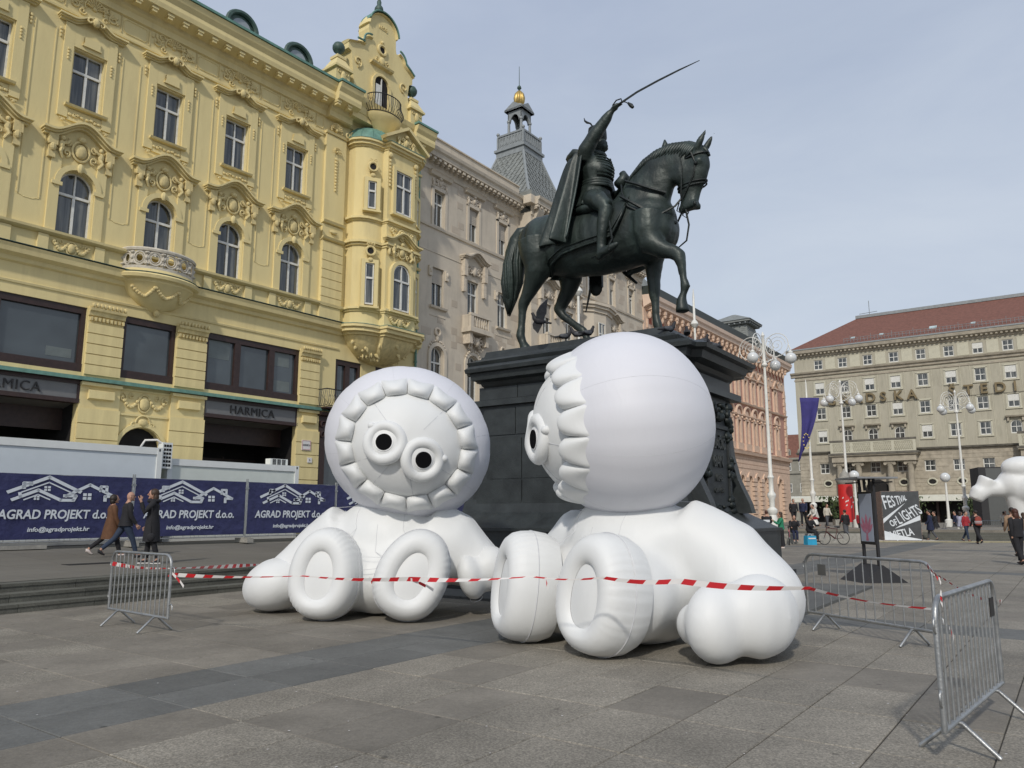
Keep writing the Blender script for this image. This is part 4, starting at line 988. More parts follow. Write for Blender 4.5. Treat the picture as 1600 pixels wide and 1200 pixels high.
for cs, y in ((S1, 0), (S2, -1.0), (S3, 0)):
    for i, c in enumerate(cs):
        bl = (0, .45, .5)[i % 3] if cs is S1 else (0, .35, .2)[i % 3]
        place_window(bb, c, 18.72, .94, 2.2, y+.2, blind=bl); ob('window_surround', us, bb, (c, y, 18.72)); ob('cartouche', cr_, bb, (c, y, 21.1))
        bl = (.4, 0, 0)[i % 3]
        place_window(bb, c, 13.7, 1.08, 2.38, y+.2, blind=bl)
        place_window(bb, c, 8.2, 1.1, 3.05, y+.2, ar=True, tr=.7); ob('window_surround', als, bb, (c, y, 8.2)); 
        place_window(bb, c, .8, 1.8, 5.4, y+.2, mull=2, m=Mdwood, gm=Mshopg)
        if i == 1 or cs is S2:
            g = ob('balcony', None, bb, (c, y, 0)); q = MB(); q.box(-1.1, 1.1, -.75, 0, 12.6, 12.86); q.box(-1.05, 1.05, -.7, 0, 12.86, 12.93); q.box(-1.05, 1.05, -.72, -.5, 13.62, 13.78)
            q.box(-1.03, -.75, -.7, -.52, 12.93, 13.62); q.box(.75, 1.03, -.7, -.52, 12.93, 13.62); q.box(-1.03, -.9, -.5, 0, 12.93, 13.7); q.box(.9, 1.03, -.5, 0, 12.93, 13.7); B('balcony_slab', q, Mbeige, g)
            bz = MB(); bz.lathe([(.05, 0), (.075, .12), (.035, .32), (.06, .55), (.06, .69)], 6); bzm = bz.mesh('baluster', Mbeige, True)
            for k in range(6): ob('baluster', bzm, g, (-.58+k*.232, -.61, 12.93))
            q = MB(); rr = random.Random(3)
            for s in (-1, 1):
                q.box(s*.8-.14, s*.8+.14, -.55, 0, 11.9, 12.6); scroll(q, s*.45, 12.2, .26, -.3, 1.3, s, 90, .07); scroll(q, s*.5, 11.75, .2, -.2, 1.3, -s, 0, .06); leafy(q, s*.4, 12, .4, -.3, rr, 12)
                for k in range(5): q.ell((s*(.15+.14*k), -.1, 11.55-.05*k*k*.5), (.08, .08, .09), 6, 5)
            q.ell((0, -.35, 12.1), (.2, .16, .3), 8, 6); B('balcony_carving', q, Mbeor, g, smooth=40)
            o = B('pediment', curved_pediment(2.7, .42, .5, .22, .22), Mbeige, bb, loc=(c, y, 17.3))
            q = MB(); rr = random.Random(7)
            for s in (-1, 1): q.box(s*1.02-.16, s*1.02+.16, -.3, 0, 16.2, 17.25); q.box(s*1.02-.12, s*1.02+.12, -.2, 0, 15.2, 16.2); scroll(q, s*.4, 16.7, .25, -.1, 1.4, s, 90, .06); leafy(q, s*.4, 16.7, .45, -.08, rr, 16)
            q.ell((0, -.12, 16.75), (.22, .12, .35), 8, 6); B('carved_panel', q, Mbeor, bb, loc=(c, y, 0), smooth=40)
        else: ob('window_surround', ms, bb, (c, y, 13.7)); ob('keystone_carving', alo, bb, (c, y, 8.2))
for x, y in ((10.6, -1), (16.4, -1), (18.3, 0)):
    q = MB(); q.box(x, x+.7, y-.12, y, 18.7, 21.6); q.box(x-.06, x+.76, y-.2, y, 21.6, 21.75); q.prof([(y, 21.75), (y-.2, 21.8), (y-.5, 22.4), (y-.5, 22.6), (y, 22.62)], x, x+.7); B('pilaster', q, Mbeige, bb)
    q = MB(); leafy(q, x+.35, 21.2, .3, y-.14, random.Random(5), 12); scroll(q, x+.1, 21.45, .13, y-.16, 1.2, 1, 0, .05); scroll(q, x+.6, 21.45, .13, y-.16, 1.2, -1, 180, .05); B('capital', q, Mbeor, bb, smooth=40)
# bow in the far section
q = MB(); P = [(17.6, 0), (17.7, -.7), (18.4, -1.3), (19.8, -1.6), (21.2, -1.3), (21.9, -.7), (22.0, 0)]
def sc_(P, k, cx=19.8): return [(cx+(x-cx)*k, y*k) for x, y in P]
for z0, z1, k in ((16.8, 17.1, 1.05), (17.1, 17.3, 1.16), (17.3, 17.5, 1.24), (12.2, 16.8, .98), (11.8, 12.2, 1.08)): q.prismz(sc_(P, k), z0, z1)
B('bow', q, Mbeige, bb)
for c in (19.2,): place_window(bb, c, 13.4, 1.0, 2.6, -1.56, blind=0)
# tower
tw = ob('tower', None, bb)
T0, T1 = 10.4, 17.2
q = MB(); q.box(T0, T1, -1.0, 5.8, 23.3, 23.9); q.box(T0+.4, T1-.4, -.6, 5.4, 23.9, 24.2); B('tower_base', q, Mslate, tw)
cx, cy = (T0+T1)/2, 2.4
q = MB(); lv = [(2.75, 24.2), (2.2, 25.4), (1.65, 27.0), (1.2, 28.4)]
rows = [[(cx-r_, cy-r_, z), (cx+r_, cy-r_, z), (cx+r_, cy+r_, z), (cx-r_, cy+r_, z)] for r_, z in lv]
q.grid(rows, closed=True); B('tower_roof', q, Mslate, tw)
def pw(t): 
    z = 24.2 + t*4.2; return np.interp(z, [l[1] for l in lv], [l[0] for l in lv]), z
q = MB()
for face in range(4):
    Mx = Matrix.Translation((cx, cy, 0)) @ Matrix.Rotation(face*math.pi/2, 4, 'Z')
    for j in range(17):
        r0, z0 = pw(j/17); r1, z1 = pw(min(1, (j+2)/17)); rm, zm = pw(min(1, (j+1)/17)); n_ = int(2*rm/.42)
        for i in range(n_+1):
            x = -rm + (i + (.5 if j % 2 else 0))*2*rm/n_
            if abs(x) > rm-.05: continue
            h_ = rm/n_*.93
            q.add([(x, -r0-.035, z0+.02), (x+h_, -rm-.05, zm), (x, -r1-.02, z1-.02), (x-h_, -rm-.05, zm)], [(0, 1, 2, 3)], 0, Mx)
o = B('roof_slates', q, Mslate, tw, fix=False); o['kind'] = 'stuff'
q = MB()
for sx, sy in ((-1, -1), (1, -1), (1, 1), (-1, 1)): q.tube([(cx+sx*r_, cy+sy*r_, z) for r_, z in lv], .11, 6)
q.box(cx-1.28, cx+1.28, cy-1.28, cy+1.28, 28.3, 28.75); q.box(cx-1.4, cx+1.4, cy-1.4, cy+1.4, 28.75, 28.95); q.box(cx-1.25, cx+1.25, cy-1.25, cy+1.25, 28.95, 29.02)
B('tower_hips', q, Mzinc, tw)
q = MB()
for face in range(4):
    Mx = Matrix.Translation((cx, cy, 0)) @ Matrix.Rotation(face*math.pi/2, 4, 'Z')
    Mx = Mx @ Matrix.Diagonal((.69, .69, 1, 1)); q.box(-1.75, 1.75, -1.8, -1.62, 30.0, 30.14, 0, Mx); q.box(-1.75, 1.75, -1.78, -1.66, 29.02, 29.12, 0, Mx); q.box(-1.8, -1.6, -1.82, -1.6, 29.1, 30.0, 0, Mx)
    for k in range(8):
        x = -1.38+k*.4; q2 = MB(); q2.box(x-.2, x+.2, -1.70, -1.67, 29.12, 30.0); q2.box(x-.04, x+.04, -1.75, -1.70, 29.12, 30.0); q2.tube([(x+.2+.14*math.cos(a), -1.72, 29.56+.3*math.sin(a)) for a in [i*.785 for i in range(8)]], .035, 4, closed=True, up=(0, 1, 0)); q.add(q2.v, q2.f, 0, Mx)
    q.ell(tuple(Mx @ Vector((-1.7, -1.7, 30.28))), .14, 6, 5)
B('tower_balustrade', q, Mzinc, tw)
q = MB()
for sx, sy in ((-1, -1), (1, -1), (1, 1), (-1, 1)):
    q.lathe([(.15, 29.0), (.15, 30.4), (.11, 30.45), (.10, 31.3), (.15, 31.36), (.15, 31.5)], 8, M=Matrix.Translation((cx+sx*.58, cy+sy*.58, 0)))
for face in range(4):
    Mx = Matrix.Translation((cx, cy, 0)) @ Matrix.Rotation(face*math.pi/2, 4, 'Z')
    Mx = Mx @ Matrix.Diagonal((.70, .70, 1, 1)); A = arc(0, 31.35, .55, 180, 0, 8)
    for (a, b) in zip(A, A[1:]): q.prismy([(a[0], a[1]), (b[0], b[1]), (b[0], 32.2), (a[0], 32.2)], -.92, -.78, 0, Mx)
    q.box(-.92, -.55, -.92, -.78, 31.5, 32.2, 0, Mx); q.box(.55, .92, -.92, -.78, 31.5, 32.2, 0, Mx)
    q.prismy([(-1.15, 32.2), (1.15, 32.2), (1.15, 32.35), (0, 32.85), (-1.15, 32.35)], -1.2, 0, 0, Mx)
q.box(cx-.84, cx+.84, cy-.84, cy+.84, 32.2, 32.36); q.lathe([(.7, 32.3), (.4, 32.8), (.25, 33.0)], 12, M=Matrix.Translation((cx, cy, 0)))
B('lantern', q, Mzinc, tw)
q = MB()
for i in range(12):
    a = i*math.pi/6; q.tube([(cx+r_*math.cos(a), cy+r_*math.sin(a), z) for r_, z in ((.18, 32.95), (.34, 33.2), (.37, 33.5), (.30, 33.8), (.08, 34.05))], .09, 6)
q.ell((cx, cy, 33.45), (.34, .34, .48), 12, 8); B('gilded_ball', q, Mgold, tw, smooth=60)
q = MB(); q.lathe([(.1, 34.0), (.06, 34.2), (.18, 34.35), (.14, 34.5), (.03, 34.6), (.02, 36.2)], 8, M=Matrix.Translation((cx, cy, 0))); B('spike', q, Mgreen2, tw)
q = MB(); q.add([(29.6, 0.2, 23.2), (0, .2, 23.2), (0, 8, 24.0), (29.6, 8, 24.0)], [(0, 1, 2, 3)]); B('roof', q, Mslate, bb, fix=False)

# ================================================================== SALMON BUILDING
pk = broot('salmon_building', (11.7, 66.94), 36, 'salmon pink palace with rusticated base, small arched windows and dark gutter')
PC = [2.2+2.62*k for k in range(12)]; PC = [c for c in PC if c < 32]; PC.append(36.7)
H = []
for c in PC: H += [(c-.42, c+.42, 14.3, 16.75), (c-.42, c+.42, 9.5, 12.05), (c-.62, c+.62, -.5, 5.8, True)]
mb = MB(); wall(mb, 0, 41, 8.35, 20.3, [h for h in H if h[2] > 8], 0, .4); B('wall', mb, Mpinkd, pk, fix=False)
mb = MB(); wall(mb, 0, 41, -1, 8.35, [h for h in H if h[2] < 8], -.12, .6, 0); mb.add([(41, 0, -1), (41, 12, -1), (41, 12, 20.5), (41, 0, 20.5)], [(0, 1, 2, 3)]); mb.add([(0, 0, -1), (0, 12, -1), (0, 12, 20.5), (0, 0, 20.5)], [(0, 3, 2, 1)]); B('rusticated_base', mb, Mpinks, pk, fix=False)
q = MB(); q.box(-.75, -.42, -.22, 0, -.1, 2.6); q.box(.42, .75, -.22, 0, -.1, 2.6); q.box(-.75, .75, -.2, 0, 2.45, 2.75); q.box(-.85, .85, -.3, 0, -.22, -.1)
q.prismy([(-.95, 2.95), (.95, 2.95), (0, 3.75)], -.18, 0); q.bar((-1.0, -.28, 2.95), (0, -.28, 3.8), .2, .16); q.bar((1.0, -.28, 2.95), (0, -.28, 3.8), .2, .16); q.box(-1.0, 1.0, -.35, 0, 2.8, 2.95); q.box(-.6, -.42, -.24, 0, 2.6, 2.9)
pu = q.mesh('window_surround', Mpinks)
q = MB(); q.box(-.8, -.42, -.22, 0, -.1, 2.6); q.box(.42, .8, -.22, 0, -.1, 2.6); q.box(-.8, .8, -.2, 0, 2.45, 3.0); q.box(-1.1, 1.1, -.3, 0, 3.0, 3.12)
A = arc(0, 3.12, 1.05, 0, 180, 12, .95); q.tube([(x, -.22, z) for x, z in A], .14, 5, up=(0, 1, 0)); A2 = arc(0, 3.12, .5, 0, 180, 8, .5); q.prismy(A2, -.2, 0)
for s in (-1, 1): q.ell((s*.6, -.3, 2.75), (.16, .12, .16), 6, 5)
q.box(-.9, .9, -.26, 0, -.9, -.12)
pm_ = q.mesh('window_surround', Mpinks, 40)
q = MB(); Ao = arc(0, 5.18, 1.0, 180, 0, 9); Ai = arc(0, 5.18, .63, 180, 0, 9)
for i in range(9):
    a, b = Ao[i], Ao[i+1]; q.prismy([(a[0]*.97, a[1]), Ai[i], ((Ai[i+1][0]*.9+Ai[i][0]*.1), Ai[i+1][1]), (b[0]*.97, b[1])], -.26, 0)
pa = q.mesh('arch_stones', Mpinks); pa_k = True
q = MB(); q.box(0, 1.0, -.26, -.0, .05, .47); rb = q.mesh('rustic_block', Mpinks)
for i, c in enumerate(PC):
    ob('window_surround', pu, pk, (c, 0, 14.3)); place_window(pk, c, 14.3, .84, 2.45, .25)
    ob('window_surround', pm_, pk, (c, 0, 9.5)); place_window(pk, c, 9.5, .84, 2.55, .25)
    ob('arch_stones', pa, pk, (c, -.0, 0)); place_window(pk, c, -.5, 1.24, 6.3, .25, ar=True, mull=1, tr=.75, m=mat('tan_paint', (.38, .29, .2), .7), gm=Mglass)
    if c > 19:
        for k in range(11): ob('rustic_block', rb, pk, (c+.68, -.1, -.1+.52*k), scale=(1.22 if i < len(PC)-2 else 1.2, 1, 1))
mb = MB()
for z in (6.6, 7.1, 7.6): mb.box(0, 41, -.17, -.12, z, z+.42)
mb.prof([(-.12, 8.0), (-.5, 8.1), (-.55, 8.3), (-.6, 8.45), (0, 8.5)], 0, 41.1); mb.prof([(0, 8.5), (-.12, 8.55), (-.12, 8.7), (0, 8.72)], 0, 41)
mb.prof([(0, 13.85), (-.25, 13.9), (-.32, 14.08), (0, 14.1)], 0, 41); mb.prof([(0, 17.2), (-.12, 17.25), (-.15, 17.4), (0, 17.42)], 0, 41)
BI('string_course', mb, Mpinks, pk)
q = MB(); q.box(0, .2, -.08, 0, 0, .16); dt = q.mesh('dentil', Mpinks)
q2 = MB(); x = 16
while x < 41: q2.box(x, x+.2, -.3, -.12, 7.86, 8.0); x += .4
o = B('dentils', q2, Mpinks, pk); o['kind'] = 'stuff'
mb = MB(); mb.box(0, 41, -.1, 0, 17.42, 19.9); B('frieze', mb, Mpinks, pk)
q = MB(); q.prof([(-.1, 19.85), (-.3, 19.95), (-.85, 20.15), (-.9, 20.45), (-1.05, 20.6), (-1.1, 20.95), (0, 21.0)], 0, 41.6); B('cornice', q, mat('pale_salmon_stone', (.70, .54, .43), .8, .08, 2), pk)
q = MB(); q.box(0, 41.5, -1.0, 3, 21.0, 21.75); q.add([(0, -.9, 21.75), (41.5, -.9, 21.75), (41.5, 8, 22.1), (0, 8, 22.1)], [(0, 1, 2, 3)]); B('roof_gutter', q, mat('dark_gutter', (.035, .045, .04), .5), pk)
q = MB(); q.box(-.16, .16, -.75, 0, .5, .8); q.ell((0, -.6, .35), (.15, .18, .22), 6, 5); q.ell((0, -.3, 0.05), (.13, .2, .35), 6, 5); q.box(-.1, .1, -.14, 0, -1.1, -.3); bk2 = q.mesh('frieze_bracket', Mpinks)
q = MB(); q.box(-.32, .32, -.03, 0, -.4, .4); q.ell((0, -.06, 0), (.15, .08, .25), 6, 5); me_ = q.mesh('frieze_panel', mat('terracotta_relief', (.42, .14, .09), .85, .2, 5), False)
x = .6
while x < 40.8: ob('frieze_bracket', bk2, pk, (x, -.1, 19.15)); ob('frieze_panel', me_, pk, (x+.65, -.1, 18.9)); x += 1.3
q = MB(); q.ell((0, -.1, 0), (.16, .1, .4), 6, 5); bo = q.mesh('frieze_boss', Mpinks, True)
for zx in (33.0, 34.0, 40.2):
    for k in range(17):
        q = MB(); wq = .75 if k % 2 else .5
        key = ('quoin', wq)
        if key not in WM: q.box(-wq/2, wq/2, -.2, 0, 0, .46); WM[key] = q.mesh('quoin', Mpinks)
        ob('quoin', WM[key], pk, (zx+(.3 if zx < 35 else .35), 0, 8.9+k*.5))
pav = ob('roof_pavilion', None, pk, (31.3, .8, 0))
q = MB(); q.prismz([(0, 0), (4.7, 0), (4.7, 5.6), (0, 5.6)], 21.5, 25.0, top=[(.7, .7), (4.0, .7), (4.0, 4.9), (.7, 4.9)])
for k in range(12): z = 21.7+k*.27; t = (z-21.5)/3.5*.7; q.box(t-.02, 4.7-t+.02, t-.02, t+.05, z, z+.06); q.box(t-.02, t+.05, t, 5.6-t, z, z+.06)
B('slate_sides', q, Mslate, pav)
q = MB(); q.box(.3, 4.4, .3, 5.3, 25.0, 25.25); q.box(0, 4.7, 0, 5.6, 25.25, 25.5); q.prismz([(-.1, -.1), (4.8, -.1), (4.8, 5.7), (-.1, 5.7)], 25.5, 26.8, top=[(2.3, 2.6), (2.4, 2.6), (2.4, 3.0), (2.3, 3.0)]); B('pavilion_roof', q, Mslate, pav)
q = MB()
for x, y in [(.6+k*.7, .2) for k in range(6)] + [(.2, .6+k*.7) for k in range(7)]: q.ell((x, y, 25.1), .14, 6, 5)
BI('pavilion_bracket', q, Mzinc, pav)
q = MB(); q.lathe([(2.6, 0), (2.5, 1.0), (2.1, 2.2), (1.3, 3.2), (.5, 3.8), (.1, 3.9)], 16); B('roof_dome', q, Mslate, pk, loc=(4.0, 3.6, 21.4), smooth=40)
q = MB(); q.tube([(0, -.2, 0), (0, -.2, 19)], .06, 6); B('wall_lamp', q, Mpost, pk, loc=(10.2, 0, 0)) if False else None

# ================================================================== BANK BUILDING
bk = broot('bank_building', (46.66, 125.0), 126, 'olive grey bank building with red tiled roof and big letters across its front')
WT = [3.8 + 3.72*k for k in range(16)]
LEN = 60
H = []
for i, c in enumerate(WT):
    H += [(c-.68, c+.68, 24.55, 26.15), (c-.72, c+.72, 20.5, 22.4), (c-.72, c+.72, 16.4, 18.25), (c-.7, c+.7, 12.7, 14.6, i in (1, 2, 3, 7, 8, 9))]
mb = MB(); wall(mb, 0, LEN, 11.3, 27.2, H, 0, .35); mb.add([(0, 0, -1), (0, 22, -1), (0, 22, 27.2), (0, 0, 27.2)], [(0, 3, 2, 1)]); mb.add([(0, 22, -1), (LEN, 22, -1), (LEN, 22, 27.2), (0, 22, 27.2)], [(0, 3, 2, 1)])
B('wall', mb, Mbank, bk, fix=False)
H2 = []
for i, c in enumerate(WT): H2 += [(c-.72, c+.72, 7.75, 9.4)]
H2 += [(0.5, 25.5, -.5, 3.9)]
mb = MB(); wall(mb, 0, LEN, -1, 11.0, H2, -.1, .4); B('stone_base', mb, Mbankd, bk, fix=False)
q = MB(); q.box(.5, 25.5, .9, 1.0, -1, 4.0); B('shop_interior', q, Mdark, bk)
# base courses cut as blocks
q = MB(); rn = random.Random(5)
z = 4.4
while z < 10.6:
    x = 0
    while x < 36:
        wd = rn.uniform(1.0, 1.9)
        if not any(h[0]-.05 < x+wd and x < h[1]+.05 and h[2] < z+.55 and z < h[3] for h in H2): q.box(x+.02, x+wd-.02, -.145, -.1, z+.03, z+.54)
        x += wd
    z += .57
o = B('base_stones', q, Mbankd, bk); o['kind'] = 'stuff'
ww = {}
for i, c in enumerate(WT):
    for j, (z, wd, h, ar) in enumerate(((24.55, 1.36, 1.6, False), (20.5, 1.44, 1.9, False), (16.4, 1.44, 1.85, False), (12.7, 1.4, 1.9, i in (1, 2, 3, 7, 8, 9)), (7.75, 1.44, 1.65, False))):
        r_ = random.Random(i*10+j).random()
        o = place_window(bk, c, z, wd, h, .12, ar=ar, mull=1, tr=.5, f=.12, blind=(.5 if r_ < .35 and not ar and j < 4 else 0), bm_=Mwhite)
q = MB()
q.box(-.92, -.7, -.06, 0, -.1, 2.0); q.box(.7, .92, -.06, 0, -.1, 2.0); q.box(-.92, .92, -.06, 0, 1.92, 2.15); q.box(-1.0, 1.0, -.16, 0, -.24, -.1); bs = q.mesh('window_surround', Mbankl)
q = MB(); q.box(-.75, .75, -.05, 0, 0, 1.9); bp_ = q.mesh('wall_panel', Mbankl)
q = MB(); q.prof([(0, 0), (-.5, .05), (-.6, .25), (0, .3)], -1.2, 1.2); q.box(-1.0, -.75, -.35, 0, -.5, 0); q.box(.75, 1.0, -.35, 0, -.5, 0); hd = q.mesh('window_hood', Mbankd)
for i, c in enumerate(WT):
    for z in (20.5, 16.4): ob('window_surround', bs, bk, (c, 0, z))
    if i < 12: ob('wall_panel', bp_, bk, (c+1.86, 0, 24.5), scale=(1, 1, .98))
    if i in (1, 2, 3, 7, 8, 9): ob('window_hood', hd, bk, (c, 0, 14.95))
    else: ob('window_surround', bs, bk, (c, 0, 12.7))
mb = MB()
for i, c in enumerate(WT): mb.box(c-1.05, c-.98, -.05, 0, 11.4, 24.0) if False else None
mb.prof([(0, 23.5), (-.25, 23.6), (-.3, 23.95), (-.55, 24.05), (-.65, 24.3), (0, 24.35)], -.6, LEN); mb.prof([(0, 22.9), (-.1, 22.95), (-.12, 23.2), (0, 23.22)], -.1, LEN)
mb.prof([(0, 26.7), (-.2, 26.8), (-.25, 27.1), (-.9, 27.4), (-1.0, 27.85), (0, 27.9)], -1.0, LEN)
BI('cornice', mb, Mbankd, bk)
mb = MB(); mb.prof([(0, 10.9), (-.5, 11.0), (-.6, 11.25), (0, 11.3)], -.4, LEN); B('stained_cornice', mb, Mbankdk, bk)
for i, c in enumerate(WT):
    q = MB(); q.box(1.2, 1.26, -.045, 0, 11.35, 22.9); q.box(2.46, 2.52, -.045, 0, 11.35, 22.9); 
    if i < 11: BI('lesene', q, Mbankl, bk, loc=(c, 0, 0))
q2 = MB(); x = -.6
while x < 44: q2.box(x, x+.28, -.72, -.25, 27.05, 27.3); x += .62
o = B('eave_brackets', q2, Mbankd, bk); o['kind'] = 'stuff'
q = MB(); q.add([(-.9, -.95, 27.92), (LEN, -.95, 27.92), (LEN, 8.5, 34.2), (8.6, 8.5, 34.2), (-.9, 22.5, 27.92), (8.6, 14, 34.2), (LEN, 14, 34.2), (LEN, 22.5, 27.92)], [(0, 1, 2, 3), (0, 3, 5, 4), (3, 2, 6, 5), (4, 5, 6, 7)])
B('roof', q, Mtile, bk, fix=False)
q = MB(); q.box(8.3, LEN, 8.2, 9.4, 34.1, 34.6); q.box(-.95, LEN, -1.05, -.6, 27.9, 28.12)
BI('roof_ridge', q, Mzinc, bk)
q = MB(); rr = [(x, -.25, 28.42) for x in np.arange(8, 44, .5)]
for z in (28.75, 29.1): q.tube([(8, -.2, z), (44, -.2, z)], .03, 4)
x = 8
while x < 44: q.tube([(x, -.2, 28.3), (x, -.2, 29.1 if (int(x*2) % 6) else 29.5)], .03, 4); x += .5
o = B('snow_guard', q, Mzinc, bk); o['kind'] = 'stuff'
for x, s in ((20.0, 1.0), (13.0, .6), (8.8, .6), (25.5, .6)):
    q = MB(); q.box(0, 1.0*s, 0, .1, 0, 1.0*s); B('skylight', q, mat('skylight_glass', (.45, .55, .55), .15), bk, loc=(x, 1.0, 29.28), rot=(R(-56), 0, 0))
q = MB(); q.tube([(0, 0, 0), (0, 0, 2.6)], .05, 4); q.tube([(-1.6, 0, .5), (1.2, 0, .6)], .05, 4); B('aerial', q, Mzinc, bk, loc=(10.4, 9, 34.5))
# portico columns and balcony
def portico(x0):
    p = ob('portico', None, bk, (x0, 0, 0))
    cm = MB(); cm.lathe([(.62, 3.2), (.62, 3.6), (.5, 3.75), (.48, 4.2), (.42, 8.6), (.5, 8.75), (.52, 8.9)], 14); cm.box(-.75, .75, -.55, .55, 9.1, 9.35)
    for s in (-1, 1): cm.tube([(s*.62, -.55, 8.98), (s*.62, .5, 8.98)], .24, 8); 
    cm.box(-.62, .62, -.5, .5, 8.95, 9.12); cmesh = cm.mesh('column', Mbankd, 40)
    for x in (0, 2.75, 7.2, 9.95): ob('column', cmesh, p, (x, -1.2, 0))
    q = MB(); q.box(-.9, 10.9, -2.0, -.1, 9.36, 10.3); q.box(-1.2, 11.2, -2.3, -.1, 10.3, 10.45); q.box(-.9, 10.9, -1.9, -.1, 3.0, 3.2) if False else None; B('entablature', q, Mbankd, p)
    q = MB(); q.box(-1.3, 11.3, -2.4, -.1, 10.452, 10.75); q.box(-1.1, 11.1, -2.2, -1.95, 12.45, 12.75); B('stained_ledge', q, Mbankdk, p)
    q = MB()
    for k in range(5): q.box(-1.0+k*2.9, -.6+k*2.9, -2.15, -1.98, 10.75, 12.45)
    for k in range(46):
        x = -.6+.25*k; q.tube([(x, -2.06, 10.9), (x+.25, -2.06, 11.6), (x, -2.06, 12.3)], .05, 4); q.tube([(x+.25, -2.06, 10.9), (x, -2.06, 11.6), (x+.25, -2.06, 12.3)], .05, 4)
    q.box(-1, 11, -2.14, -2.0, 10.75, 10.95); q.box(-1, 11, -2.14, -2.0, 12.25, 12.45)
    o = B('balcony_balustrade', q, Mbankl, p); o['kind'] = 'stuff'
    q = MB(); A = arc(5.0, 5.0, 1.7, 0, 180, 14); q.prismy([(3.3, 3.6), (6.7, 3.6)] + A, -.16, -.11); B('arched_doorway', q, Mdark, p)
portico(6.3); portico(31.0)
for c in (4.2, 9.2 , 15.0, 18.8, 22.6, 26.4):
    q = MB(); q.tube([(.62*math.cos(a*.5236), -.16, .48*math.sin(a*.5236)) for a in range(12)], .13, 6, closed=True, up=(0, 1, 0)); o = B('oval_window', q, Mbankl, bk, loc=(c, 0, 6.2), smooth=40); g = MB(); g.add([(.58*math.cos(a*.5236), -.15, .45*math.sin(a*.5236)) for a in range(12)], [tuple(range(12))]); B('pane', g, Mdark, o, fix=False)
# letters
Mlet = mat('bronze_letters', (.20, .155, .085), .5, .1, 3, metal=.3)
LT = [('G', 5.5), ('R', 7.5), ('A', 9.45), ('D', 11.3), ('S', 13.1), ('K', 15.2), ('A', 17.1), ('Š', 22.4), ('T', 24.5), ('E', 26.4), ('D', 28.4), ('I', 30.2), ('O', 32.2), ('N', 34.3), ('I', 36), ('C', 37.8), ('A', 39.8)]
q = MB()
for ch, x in LT:
    text(ch, 2.0, Mlet, bk, (x, -.28, 19.25), ext=.16, bold=.035, name='letter')
def letter_rail(): pass
q = MB(); q.tube([(4.6, -.1, 18.5), (18, -.1, 18.5)], .03, 4); q.tube([(21.5, -.1, 18.5), (41, -.1, 18.5)], .03, 4); BI('letter_rail', q, Mbankdk, bk)
# awnings and cafe front
Mawn = mat('cream_awning', (.66, .66, .58), .8, .05, 2)
for a, b in ((-1.6, 4.6), (5.2, 12.5), (13.6, 24.6)):
    q = MB(); q.add([(a, -.2, 4.3), (b, -.2, 4.3), (b, -2.8, 4.0), (a, -2.8, 4.0), (b, -2.8, 3.35), (a, -2.8, 3.35)], [(0, 1, 2, 3), (3, 2, 4, 5)]); B('awning', q, Mawn, bk, fix=False)
q = MB()
for x in (1, 7, 12.6, 19, 25): q.box(x, x+.3, -.2, .8, -1, 4)
BI('cafe_frame', q, Mdwood, bk)
def bush(name, loc, r, n, label, group, seed):
    rr = random.Random(seed); q = MB()
    for i in range(n):
        p = Vector((rr.gauss(0, .5)*r[0], rr.gauss(0, .5)*r[1], r[2]*(.25+.75*rr.random()**.8))); 
        a = Euler((rr.uniform(0, 3), rr.uniform(0, 3), rr.uniform(0, 3))).to_matrix().to_4x4(); s = rr.uniform(.10, .22)
        q.add([(-s, 0, 0), (0, -s*.5, 0), (s, 0, 0), (0, s*.5, 0)], [(0, 1, 2, 3)], 0, Matrix.Translation(p) @ a)
    root = empty(name, loc, 0, label, 'shrub', group)
    B('foliage', q, Mleaf, root, fix=False)['kind'] = 'stuff'; t = MB(); t.box(-.5*r[0], .5*r[0], -.3, .3, 0, .5); B('planter', t, Mconc, root)
    return root
Mleaf = mat('dark_leaves', (.035, .06, .02), .6, .3, 3, col2=(.07, .10, .035))
# distant building
db = empty('distant_building', (58.0, 168, 0), R(90-122), 'grey building with red mansard roof glimpsed down the side street', 'building')
q = MB(); q.box(-14, 16, 0, 12, -1, 13.2); q.box(-14.2, 16.2, -.3, 0, 10.0, 10.3); q.box(-14.2, 16.2, -.5, 0, 13.0, 13.4); B('wall', q, mat('grey_render', (.27, .26, .22), .85, .15, 1), db)
q = MB(); q.prismz([(-14.3, -.4), (16.3, -.4), (16.3, 12.4), (-14.3, 12.4)], 13.4, 18.6, top=[(-12, 2), (14, 2), (14, 10), (-12, 10)]); B('roof', q, Mtile, db)
for i in range(10):
    for z in (2.0, 6.0, 10.6): place_window(db, -12.5+i*2.9, z, 1.3, 1.9, -.12, mull=1, tr=.5, f=.12)
    A = arc(0, .7, .75, 0, 180, 8); q = MB(); q.prismy([(-.75, 0), (.75, 0)] + A, 0, 1.6); o = B('dormer', q, mat('grey_render', ()) if False else MATS['grey_render'], db, loc=(-12.5+i*2.9, -.2, 14.0)); A2 = arc(0, .7, .5, 0, 180, 8); g = MB(); g.prismy([(-.5, .1), (.5, .1)] + A2, -.03, 0); B('pane', g, Mglass, o)

